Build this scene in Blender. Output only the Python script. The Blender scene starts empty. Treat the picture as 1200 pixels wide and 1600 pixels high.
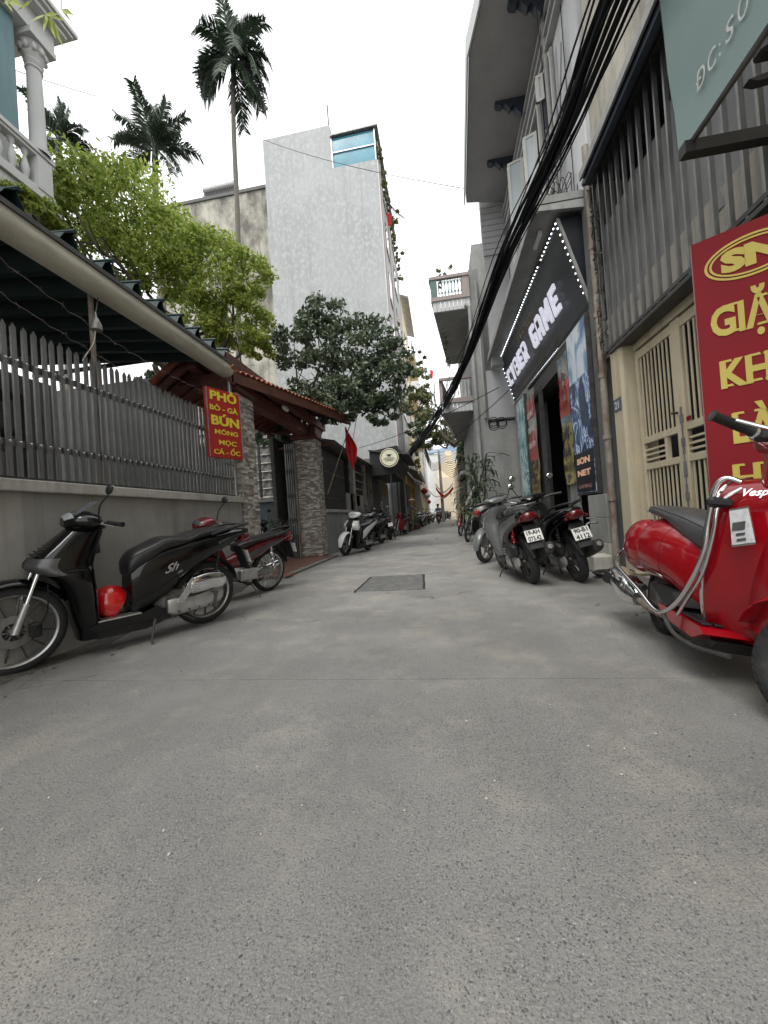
import bpy, math, random
import numpy as np
from mathutils import Vector, Matrix
S = bpy.context.scene
COL = S.collection
R = math.radians
rng = np.random.default_rng(7)
random.seed(7)

# ------------------------------------------------------------------ camera
F_PX, EYE = 601.0, Vector((0.0, 0.0, 0.9))
yaw, pitch, roll = R(8.48), R(0.70), R(4.0)
CF = Vector((-math.sin(yaw) * math.cos(pitch), math.cos(yaw) * math.cos(pitch), math.sin(pitch)))
r0 = CF.cross(Vector((0, 0, 1))).normalized()
u0 = r0.cross(CF)
CR = r0 * math.cos(roll) - u0 * math.sin(roll)
CU = u0 * math.cos(roll) + r0 * math.sin(roll)
cam_d = bpy.data.cameras.new('camera')
cam = bpy.data.objects.new('camera', cam_d)
COL.objects.link(cam)
cam.matrix_world = Matrix.Translation(EYE) @ Matrix((CR, CU, -CF)).transposed().to_4x4()
cam_d.sensor_fit = 'VERTICAL'
cam_d.sensor_height = 24.0
cam_d.sensor_width = 18.0
cam_d.lens = 24.0 * F_PX / 1600.0
cam_d.clip_start = 0.05
cam_d.clip_end = 1500
S.camera = cam
S.render.resolution_x, S.render.resolution_y = 768, 1024

# ------------------------------------------------------------------ overcast sky, soft sun, exposure
W = bpy.data.worlds.new("World")
S.world = W
W.use_nodes = True
wn = W.node_tree.nodes
wl = W.node_tree.links
bg = wn['Background']
bg.inputs['Strength'].default_value = 0.15
sky = wn.new('ShaderNodeTexSky')
sky.sky_type = 'NISHITA'
sky.sun_disc = False
SUN_EL, SUN_ROT = R(58), R(200)
sky.sun_elevation, sky.sun_rotation = SUN_EL, SUN_ROT
bwn = wn.new('ShaderNodeRGBToBW')
wl.new(sky.outputs[0], bwn.inputs[0])
mixw = wn.new('ShaderNodeMix')
mixw.data_type = 'RGBA'
mixw.inputs[0].default_value = 0.9
wl.new(bwn.outputs[0], mixw.inputs[6])
mixw.inputs[7].default_value = (7.6, 7.75, 7.8, 1)       # the cloud sheet
wl.new(mixw.outputs[2], bg.inputs['Color'])
sun_d = bpy.data.lights.new('sun', 'SUN')
sun_d.energy = 1.4
sun_d.angle = R(28)
sun_d.color = (1, 0.97, 0.92)
sun = bpy.data.objects.new('sun', sun_d)
COL.objects.link(sun)
sd = Vector((math.sin(SUN_ROT) * math.cos(SUN_EL), math.cos(SUN_ROT) * math.cos(SUN_EL), math.sin(SUN_EL)))
sun.rotation_euler = sd.to_track_quat('Z', 'Y').to_euler()
sun.location = (0, 0, 30)
S.view_settings.view_transform = 'Standard'
S.view_settings.look = 'None'
S.view_settings.exposure = 0.76
S.view_settings.gamma = 1.0
S.view_settings.use_curve_mapping = False


def ray(px, py):
    return CF + CR * ((px - 600) / F_PX) - CU * ((py - 800) / F_PX)


def at(px, py, Y):
    d = ray(px, py)
    return EYE + d * (Y / d.y)


def atx(px, py, X):
    d = ray(px, py)
    return EYE + d * (X / d.x)


def atz(px, py, Z=0.0):
    d = ray(px, py)
    return EYE + d * ((Z - EYE.z) / d.z)


# ------------------------------------------------------------------ materials
MATS = {}


def nd(nt, t, **kw):
    n = nt.nodes.new(t)
    for k, v in kw.items():
        setattr(n, k, v)
    return n


def mat(name, col, rough=.6, metal=0., var=.15, scale=6., bump=0., bscale=60., spec=.5, coat=0., stretch=(1, 1, 1),
        stain=None, samt=.5, sscale=2., sstretch=(1, 1, .15), sharp=.12, emit=0., alpha=1., trans=0., detail=6., rvar=.12,
        streak=None, stramt=.45, strscale=2.5):
    """procedural material: base colour varied by noise, an optional second (stain) colour, fine bump"""
    if name in MATS:
        return MATS[name]
    m = bpy.data.materials.new(name)
    m.use_nodes = True
    nt = m.node_tree
    b = nt.nodes['Principled BSDF']
    b.inputs['Roughness'].default_value = rough
    b.inputs['Metallic'].default_value = metal
    b.inputs['Specular IOR Level'].default_value = spec
    b.inputs['Coat Weight'].default_value = coat
    b.inputs['Coat Roughness'].default_value = .08
    b.inputs['Alpha'].default_value = alpha
    b.inputs['Transmission Weight'].default_value = trans
    tc = nd(nt, 'ShaderNodeTexCoord')
    mp = nd(nt, 'ShaderNodeMapping')
    mp.inputs['Scale'].default_value = stretch
    nt.links.new(tc.outputs['Object'], mp.inputs[0])
    nz = nd(nt, 'ShaderNodeTexNoise')
    nz.inputs['Scale'].default_value = scale
    nz.inputs['Detail'].default_value = detail
    nz.inputs['Roughness'].default_value = .65
    nt.links.new(mp.outputs[0], nz.inputs['Vector'])
    cr = nd(nt, 'ShaderNodeValToRGB')
    cr.color_ramp.elements[0].position = .3
    cr.color_ramp.elements[1].position = .7
    cr.color_ramp.elements[0].color = tuple(max(0, c * (1 - var)) for c in col) + (1,)
    cr.color_ramp.elements[1].color = tuple(min(1, c * (1 + var)) for c in col) + (1,)
    nt.links.new(nz.outputs['Fac'], cr.inputs[0])
    out = cr.outputs[0]
    if stain:
        mp2 = nd(nt, 'ShaderNodeMapping')
        mp2.inputs['Scale'].default_value = sstretch
        nt.links.new(tc.outputs['Object'], mp2.inputs[0])
        n2 = nd(nt, 'ShaderNodeTexNoise')
        n2.inputs['Scale'].default_value = sscale
        n2.inputs['Detail'].default_value = 9
        n2.inputs['Roughness'].default_value = .7
        nt.links.new(mp2.outputs[0], n2.inputs['Vector'])
        c2 = nd(nt, 'ShaderNodeValToRGB')
        c2.color_ramp.elements[0].position = 1 - samt - sharp
        c2.color_ramp.elements[1].position = min(1, 1 - samt + sharp)
        nt.links.new(n2.outputs['Fac'], c2.inputs[0])
        mx = nd(nt, 'ShaderNodeMix', data_type='RGBA')
        nt.links.new(c2.outputs[0], mx.inputs[0])
        nt.links.new(out, mx.inputs[6])
        mx.inputs[7].default_value = tuple(stain) + (1,)
        out = mx.outputs[2]
    if streak:
        # rain streaks: a second, strongly stretched noise
        mp4 = nd(nt, 'ShaderNodeMapping')
        mp4.inputs['Scale'].default_value = (3.2, 3.2, .10)
        nt.links.new(tc.outputs['Object'], mp4.inputs[0])
        n4 = nd(nt, 'ShaderNodeTexNoise')
        n4.inputs['Scale'].default_value = strscale
        n4.inputs['Detail'].default_value = 8
        n4.inputs['Roughness'].default_value = .7
        nt.links.new(mp4.outputs[0], n4.inputs['Vector'])
        c4 = nd(nt, 'ShaderNodeMapRange')
        c4.inputs['From Min'].default_value = .50
        c4.inputs['From Max'].default_value = .72
        c4.inputs['To Max'].default_value = stramt
        nt.links.new(n4.outputs['Fac'], c4.inputs['Value'])
        m4 = nd(nt, 'ShaderNodeMix', data_type='RGBA')
        nt.links.new(c4.outputs[0], m4.inputs[0])
        nt.links.new(out, m4.inputs[6])
        m4.inputs[7].default_value = tuple(streak) + (1,)
        out = m4.outputs[2]
    nt.links.new(out, b.inputs['Base Color'])
    if rvar:
        mr = nd(nt, 'ShaderNodeMapRange')
        mr.inputs['To Min'].default_value = max(0, rough - rvar)
        mr.inputs['To Max'].default_value = min(1, rough + rvar)
        nt.links.new(nz.outputs['Fac'], mr.inputs['Value'])
        nt.links.new(mr.outputs[0], b.inputs['Roughness'])
    if bump:
        n3 = nd(nt, 'ShaderNodeTexNoise')
        n3.inputs['Scale'].default_value = bscale
        n3.inputs['Detail'].default_value = 5
        nt.links.new(mp.outputs[0], n3.inputs['Vector'])
        bp = nd(nt, 'ShaderNodeBump')
        bp.inputs['Strength'].default_value = bump
        bp.inputs['Distance'].default_value = .01
        nt.links.new(n3.outputs['Fac'], bp.inputs['Height'])
        nt.links.new(bp.outputs[0], b.inputs['Normal'])
    if emit:
        nt.links.new(out, b.inputs['Emission Color'])
        b.inputs['Emission Strength'].default_value = emit
    MATS[name] = m
    return m


def leaf_mat(name, c1, c2, c3=None, rough=.5, trans=.35):
    if name in MATS:
        return MATS[name]
    m = bpy.data.materials.new(name)
    m.use_nodes = True
    nt = m.node_tree
    b = nt.nodes['Principled BSDF']
    ge = nd(nt, 'ShaderNodeNewGeometry')
    cr = nd(nt, 'ShaderNodeValToRGB')
    cr.color_ramp.elements[0].color = tuple(c1) + (1,)
    cr.color_ramp.elements[1].color = tuple(c2) + (1,)
    if c3:
        e = cr.color_ramp.elements.new(.93)
        e.color = tuple(c3) + (1,)
    nt.links.new(ge.outputs['Random Per Island'], cr.inputs[0])
    nt.links.new(cr.outputs[0], b.inputs['Base Color'])
    b.inputs['Roughness'].default_value = rough
    b.inputs['Specular IOR Level'].default_value = .4
    tr = nd(nt, 'ShaderNodeBsdfTranslucent')
    nt.links.new(cr.outputs[0], tr.inputs['Color'])
    mx = nd(nt, 'ShaderNodeMixShader')
    mx.inputs[0].default_value = trans
    nt.links.new(b.outputs[0], mx.inputs[1])
    nt.links.new(tr.outputs[0], mx.inputs[2])
    nt.links.new(mx.outputs[0], nt.nodes['Material Output'].inputs['Surface'])
    MATS[name] = m
    return m


# ------------------------------------------------------------------ mesh builder
class MB:
    def __init__(s):
        s.v = []
        s.f = []
        s.sm = []
        s.mi = []

    def add(s, vs, fs, smooth=False, mi=0):
        o = len(s.v)
        s.v.extend([tuple(p) for p in vs])
        for f in fs:
            s.f.append([i + o for i in f])
            s.sm.append(smooth)
            s.mi.append(mi)
        return s

    def box(s, x0, x1, y0, y1, z0, z1, mi=0, ch=0.):
        x0, x1 = min(x0, x1), max(x0, x1)
        y0, y1 = min(y0, y1), max(y0, y1)
        z0, z1 = min(z0, z1), max(z0, z1)
        if ch:
            return s.cbox(((x0 + x1) / 2, (y0 + y1) / 2, (z0 + z1) / 2), (x1 - x0, y1 - y0, z1 - z0), ch, mi)
        vs = [(x, y, z) for x in (x0, x1) for y in (y0, y1) for z in (z0, z1)]
        return s.add(vs, [(0, 1, 3, 2), (4, 6, 7, 5), (0, 4, 5, 1), (2, 3, 7, 6), (0, 2, 6, 4), (1, 5, 7, 3)], False, mi)

    def cbox(s, c, d, ch, mi=0):
        """chamfered box"""
        h = [k / 2 for k in d]
        ch = min(ch, min(h) * .9)
        vs, fs = [], []
        idx = {}
        for sx in (-1, 1):
            for sy in (-1, 1):
                for sz in (-1, 1):
                    for a in range(3):
                        p = [sx * h[0], sy * h[1], sz * h[2]]
                        sg = (sx, sy, sz)
                        for k in range(3):
                            if k != a:
                                p[k] -= sg[k] * ch
                        idx[(sx, sy, sz, a)] = len(vs)
                        vs.append((c[0] + p[0], c[1] + p[1], c[2] + p[2]))
        g = lambda sg, a: idx[(sg[0], sg[1], sg[2], a)]
        for a in range(3):
            b, cc = (a + 1) % 3, (a + 2) % 3
            for sa in (-1, 1):
                ring = []
                for sb, sc in ((-1, -1), (1, -1), (1, 1), (-1, 1)):
                    sg = [0, 0, 0]
                    sg[a], sg[b], sg[cc] = sa, sb, sc
                    ring.append(g(sg, a))
                fs.append(ring if sa > 0 else ring[::-1])
            for sb in (-1, 1):
                for sc in (-1, 1):
                    s1, s2 = [0, 0, 0], [0, 0, 0]
                    s1[a], s1[b], s1[cc] = -1, sb, sc
                    s2[a], s2[b], s2[cc] = 1, sb, sc
                    q = [g(s1, b), g(s2, b), g(s2, cc), g(s1, cc)]
                    fs.append(q if sb * sc < 0 else q[::-1])
        for sx in (-1, 1):
            for sy in (-1, 1):
                for sz in (-1, 1):
                    t = [g((sx, sy, sz), k) for k in range(3)]
                    fs.append(t if sx * sy * sz > 0 else t[::-1])
        return s.add(vs, fs, False, mi)

    def quadbox(s, P, th, mi=0):
        """a slab: four corners P (any plane) thickened by the vector th"""
        P = [Vector(p) for p in P]
        th = Vector(th)
        n = len(P)
        vs = P + [p + th for p in P]
        fs = [tuple(range(n))[::-1], tuple(range(n, 2 * n))] + [(i, (i + 1) % n, n + (i + 1) % n, n + i) for i in range(n)]
        return s.add(vs, fs, False, mi)

    def prism(s, pts, a, b, axis='y', mi=0):
        """polygon pts extruded from a to b along axis; pts are the other two coordinates in order"""
        def mk(p, t):
            if axis == 'y':
                return (p[0], t, p[1])
            if axis == 'x':
                return (t, p[0], p[1])
            return (p[0], p[1], t)
        n = len(pts)
        vs = [mk(p, a) for p in pts] + [mk(p, b) for p in pts]
        fs = [tuple(range(n)), tuple(range(n, 2 * n))[::-1]] + [(i, (i + 1) % n, n + (i + 1) % n, n + i) for i in range(n)]
        return s.add(vs, fs, False, mi)

    def tube(s, pts, r, n=8, mi=0, cap=True, smooth=True):
        pts = [Vector(p) for p in pts]
        if not hasattr(r, '__len__'):
            r = [r] * len(pts)
        vs, fs = [], []
        t0 = (pts[1] - pts[0]).normalized()
        ref = Vector((0, 0, 1)) if abs(t0.z) < .9 else Vector((1, 0, 0))
        u = t0.cross(ref).normalized()
        for i, p in enumerate(pts):
            t = (pts[min(i + 1, len(pts) - 1)] - pts[max(i - 1, 0)])
            t = t.normalized() if t.length > 1e-9 else t0
            u = (u - t * u.dot(t))
            u = u.normalized() if u.length > 1e-6 else t.orthogonal().normalized()
            w = t.cross(u)
            for k in range(n):
                a = 2 * math.pi * k / n
                vs.append(p + (u * math.cos(a) + w * math.sin(a)) * r[i])
        for i in range(len(pts) - 1):
            for k in range(n):
                fs.append((i * n + k, i * n + (k + 1) % n, (i + 1) * n + (k + 1) % n, (i + 1) * n + k))
        s.add(vs, fs, smooth, mi)
        if cap:
            o = len(s.v) - len(vs)
            s.f.append([o + k for k in range(n)][::-1]); s.sm.append(False); s.mi.append(mi)
            s.f.append([o + (len(pts) - 1) * n + k for k in range(n)]); s.sm.append(False); s.mi.append(mi)
        return s

    def lathe(s, prof, c=(0, 0, 0), axis='z', n=24, mi=0, closed=False, smooth=True):
        """prof: (radius, height along axis)"""
        vs, fs = [], []
        m = len(prof)
        for k in range(n):
            a = 2 * math.pi * k / n
            ca, sa = math.cos(a), math.sin(a)
            for (r, h) in prof:
                p = (r * ca, r * sa, h) if axis == 'z' else ((r * ca, h, r * sa) if axis == 'y' else (h, r * ca, r * sa))
                vs.append((c[0] + p[0], c[1] + p[1], c[2] + p[2]))
        for k in range(n):
            k2 = (k + 1) % n
            for i in range(m if closed else m - 1):
                j = (i + 1) % m
                fs.append((k * m + i, k2 * m + i, k2 * m + j, k * m + j))
        return s.add(vs, fs, smooth, mi)

    def ellipsoid(s, c, r, n=16, m=10, mi=0, rot=None):
        vs, fs = [], []
        for j in range(m + 1):
            t = math.pi * j / m
            for k in range(n):
                a = 2 * math.pi * k / n
                p = Vector((r[0] * math.sin(t) * math.cos(a), r[1] * math.sin(t) * math.sin(a), r[2] * math.cos(t)))
                if rot is not None:
                    p = rot @ p
                vs.append(Vector(c) + p)
        for j in range(m):
            for k in range(n):
                fs.append((j * n + k, (j + 1) * n + k, (j + 1) * n + (k + 1) % n, j * n + (k + 1) % n))
        return s.add(vs, fs, True, mi)

    def grid(s, G, smooth=True, mi=0, flip=False):
        rows, cols = len(G), len(G[0])
        vs = [p for r in G for p in r]
        fs = []
        for i in range(rows - 1):
            for j in range(cols - 1):
                q = (i * cols + j, i * cols + j + 1, (i + 1) * cols + j + 1, (i + 1) * cols + j)
                fs.append(q[::-1] if flip else q)
        return s.add(vs, fs, smooth, mi)

    def shell(s, G, N, th, mi=0):
        """thin closed shell from a grid of points and normals"""
        G = np.array(G, float)
        N = np.array(N, float)
        A, B = G + N * th, G
        rows, cols = G.shape[:2]
        n = rows * cols
        vs = list(A.reshape(-1, 3)) + list(B.reshape(-1, 3))
        fs = []
        for i in range(rows - 1):
            for j in range(cols - 1):
                q = (i * cols + j, i * cols + j + 1, (i + 1) * cols + j + 1, (i + 1) * cols + j)
                fs.append(q)
                fs.append(tuple(n + t for t in q[::-1]))
        edge = [(0, j) for j in range(cols)] + [(i, cols - 1) for i in range(1, rows)] + \
               [(rows - 1, j) for j in range(cols - 2, -1, -1)] + [(i, 0) for i in range(rows - 2, 0, -1)]
        e = [i * cols + j for i, j in edge]
        for k in range(len(e)):
            a, b = e[k], e[(k + 1) % len(e)]
            fs.append((b, a, n + a, n + b))
        return s.add(vs, fs, True, mi)

    def build(s, name, mats, parent=None, sharp=38, loc=None, kind=None):
        me = bpy.data.meshes.new(name)
        me.from_pydata([tuple(map(float, p)) for p in s.v], [], s.f)
        if not isinstance(mats, (list, tuple)):
            mats = [mats]
        for m in mats:
            me.materials.append(m)
        me.polygons.foreach_set('use_smooth', s.sm)
        me.polygons.foreach_set('material_index', s.mi)
        if any(s.sm):
            me.set_sharp_from_angle(angle=R(sharp))
        me.update()
        o = bpy.data.objects.new(name, me)
        COL.objects.link(o)
        if parent is not None:
            o.parent = parent
        if loc:
            o.location = loc
        if kind:
            o['kind'] = kind
        return o


def tag(o, label=None, cat=None, group=None, kind=None):
    if label: o['label'] = label
    if cat: o['category'] = cat
    if group: o['group'] = group
    if kind: o['kind'] = kind
    return o


def thing(name, label, cat, group=None, loc=(0, 0, 0), rot=(0, 0, 0)):
    o = bpy.data.objects.new(name, None)
    o.empty_display_size = .2
    COL.objects.link(o)
    o.location = loc
    o.rotation_euler = rot
    return tag(o, label, cat, group)


def rebase(root, loc):
    """put the Empty at the thing's base without moving its parts (built in world coordinates)"""
    loc = Vector(loc)
    for c in root.children:
        c.location = c.location - loc
    root.location = loc
    return root


def copy_tree(o, parent=None):
    c = o.copy()
    COL.objects.link(c)
    c.parent = parent
    for ch in list(o.children):
        copy_tree(ch, c)
    return c


def retint(root, table):
    """give a copy its own colours: {material name: material}"""
    for c in root.children_recursive:
        if c.type != 'MESH':
            continue
        for sl in c.material_slots:
            nm = sl.material.name if sl.material else ''
            if nm in table:
                sl.link = 'OBJECT'
                sl.material = table[nm]


def catmull(P, m):
    P = np.array(P, float)
    out = []
    n = len(P)
    for i in range(n - 1):
        p0, p1, p2, p3 = P[max(i - 1, 0)], P[i], P[i + 1], P[min(i + 2, n - 1)]
        for k in range(m):
            t = k / m
            out.append(.5 * ((2 * p1) + (-p0 + p2) * t + (2 * p0 - 5 * p1 + 4 * p2 - p3) * t * t + (-p0 + 3 * p1 - 3 * p2 + p3) * t ** 3))
    out.append(P[-1])
    return np.array(out)


def smooth_path(P, m=5):
    return [Vector(p) for p in catmull(P, m)]


class Loft:
    """sections (x, z, angle, half width, half height, exponent[, y offset]): rings across the bike's middle plane"""
    def __init__(s, secs, n=24, m=4):
        secs = [list(q) + [0] * (7 - len(q)) for q in secs]
        D = catmull(secs, m)
        G = []
        for (x, z, a, w, h, e, yo) in D:
            nx, nz = math.cos(R(a)), math.sin(R(a))
            ring = []
            e = max(e, 1.2)
            for k in range(n):
                t = 2 * math.pi * k / n
                c_, s_ = math.cos(t), math.sin(t)
                y = max(w, .001) * math.copysign(abs(c_) ** (2 / e), c_)
                v = max(h, .001) * math.copysign(abs(s_) ** (2 / e), s_)
                ring.append((x + v * nx, y + yo, z + v * nz))
            G.append(ring)
        s.G = np.array(G)
        s.n = n
        s.m = m
        C = s.G.mean(axis=1, keepdims=True)
        du = np.roll(s.G, -1, 1) - np.roll(s.G, 1, 1)
        dt = np.gradient(s.G, axis=0)
        N = np.cross(du, dt)
        N /= np.maximum(np.linalg.norm(N, axis=2, keepdims=True), 1e-9)
        sg = np.sign((N * (s.G - C)).sum(axis=2).mean())
        s.N = N * (sg if sg else 1)
        s.sg = sg

    def body(s, mb, mi=0, cap=True):
        rows, n = s.G.shape[:2]
        vs = list(s.G.reshape(-1, 3))
        fs = []
        for i in range(rows - 1):
            for k in range(n):
                q = (i * n + k, i * n + (k + 1) % n, (i + 1) * n + (k + 1) % n, (i + 1) * n + k)
                fs.append(q if s.sg > 0 else q[::-1])
        if cap:
            fs.append([k for k in range(n)])
            fs.append([(rows - 1) * n + k for k in range(n)][::-1])
        mb.add(vs, fs, True, mi)
        return mb

    def patch(s, mb, t0, t1, a0, a1, off=.002, th=.004, mi=0):
        """raised panel on the surface: t in section index, a in degrees round the ring (0 = left side, 90 = normal)"""
        i0, i1 = int(t0 * s.m), int(t1 * s.m)
        k0, k1 = int(round(a0 / 360 * s.n)), int(round(a1 / 360 * s.n))
        ks = [k % s.n for k in range(k0, k1 + 1)]
        G = s.G[i0:i1 + 1][:, ks] + s.N[i0:i1 + 1][:, ks] * off
        N = s.N[i0:i1 + 1][:, ks]
        mb.shell(G, N, th, mi)
        return mb


def fender_mb(mb, cx, cz, Rr, a0, a1, w, drop, seg=20, cols=9, th=.006, w1=None):
    G, N = [], []
    for i in range(seg + 1):
        f = i / seg
        a = R(a0 + (a1 - a0) * f)
        ww = w if w1 is None else w + (w1 - w) * f
        ww = ww * (0.55 + 0.45 * min(1, min(f, 1 - f) * 5)) if True else ww
        row, nr = [], []
        for j in range(cols):
            t = (j / (cols - 1) * 2 - 1)
            y = ww * math.sin(t * R(82))
            r = Rr - drop * (1 - math.cos(t * R(82)))
            row.append((cx + r * math.cos(a), y, cz + r * math.sin(a)))
            k = math.sin(t * R(70))
            nr.append((math.cos(a) * math.sqrt(1 - k * k), k, math.sin(a) * math.sqrt(1 - k * k)))
        G.append(row)
        N.append(nr)
    mb.shell(G, N, -th)
    return mb


def text_mb(mb, txt, size, origin, ux, uy, off=.0, ext=.003, shear=0., space=1., mi=0, fit=None, bold=0.):
    """lettering as mesh: cap height about .7 size; fit = wanted width"""
    cu = bpy.data.curves.new('lettering', 'FONT')
    cu.body = txt
    cu.size = size
    cu.extrude = ext
    cu.shear = shear
    cu.space_character = space
    cu.offset = bold
    cu.resolution_u = 3
    o = bpy.data.objects.new('lettering', cu)
    COL.objects.link(o)
    dg = bpy.context.evaluated_depsgraph_get()
    me = bpy.data.meshes.new_from_object(o.evaluated_get(dg))
    V = np.array([v.co[:] for v in me.vertices]) if len(me.vertices) else np.zeros((0, 3))
    P = [list(p.vertices) for p in me.polygons]
    bpy.data.objects.remove(o)
    bpy.data.curves.remove(cu)
    bpy.data.meshes.remove(me)
    if not len(V):
        return mb
    V[:, 0] -= V[:, 0].min()
    if fit:
        V[:, 0] *= fit / V[:, 0].max()
    ux, uy = Vector(ux).normalized(), Vector(uy).normalized()
    n = ux.cross(uy)
    O = Vector(origin)
    mb.add([O + ux * float(v[0]) + uy * float(v[1]) + n * (float(v[2]) + off) for v in V], P, False, mi)
    return mb


def leaves(mb_or_none, centers, size, rg, jitter=.35, aspect=.45, up=.0, name='foliage', m=None, parent=None, kind='stuff', fold=.18):
    """many folded leaf faces; centers is an (N,3) array"""
    C = np.asarray(centers, float)
    N = len(C)
    d = rg.normal(size=(N, 3))
    d[:, 2] += up
    d /= np.linalg.norm(d, axis=1, keepdims=True)
    r = rg.normal(size=(N, 3))
    w = np.cross(d, r)
    w /= np.linalg.norm(w, axis=1, keepdims=True)
    nn = np.cross(d, w)
    L = size * (1 + jitter * rg.uniform(-1, 1, size=(N, 1)))
    Wd = L * aspect
    a = C - d * L * .5
    b = C + w * Wd * .5 + nn * L * fold * .4 - d * L * .05
    c = C + d * L * .5 - nn * L * fold * .3
    e = C - w * Wd * .5 + nn * L * fold * .4 - d * L * .05
    V = np.stack([a, b, c, e], 1).reshape(-1, 3)
    me = bpy.data.meshes.new(name)
    F = np.arange(N * 4).reshape(N, 4)
    F = np.concatenate([F[:, [0, 1, 2]], F[:, [0, 2, 3]]])
    me.vertices.add(len(V))
    me.vertices.foreach_set('co', V.ravel())
    me.loops.add(F.size)
    me.loops.foreach_set('vertex_index', F.ravel())
    me.polygons.add(len(F))
    me.polygons.foreach_set('loop_start', np.arange(0, F.size, 3))
    me.polygons.foreach_set('loop_total', np.full(len(F), 3))
    me.materials.append(m)
    me.update(calc_edges=True)
    me.validate()
    o = bpy.data.objects.new(name, me)
    COL.objects.link(o)
    if parent: o.parent = parent
    if kind: o['kind'] = kind
    return o


def clumps(blobs, n, rg, sub=26, subr=.28):
    """points in uneven clumps inside ellipsoids (cx,cy,cz,rx,ry,rz,weight)"""
    out = []
    tw = sum(b[6] for b in blobs)
    for b in blobs:
        k = max(1, int(sub * b[6]))
        cc = rg.normal(size=(k, 3))
        cc /= np.linalg.norm(cc, axis=1, keepdims=True)
        cc *= rg.uniform(.45, 1, size=(k, 1)) ** .5
        cc = cc * np.array(b[3:6]) * .88 + np.array(b[:3])
        per = max(1, int(n * b[6] / tw / k))
        for c in cc:
            q = rg.normal(size=(per, 3))
            q /= np.linalg.norm(q, axis=1, keepdims=True)
            q *= rg.uniform(0, 1, size=(per, 1)) ** .45
            s_ = subr * min(b[3:6]) * rg.uniform(.7, 1.5)
            out.append(c + q * np.array([1.25, 1.25, .8]) * s_)
    return np.concatenate(out)
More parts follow.
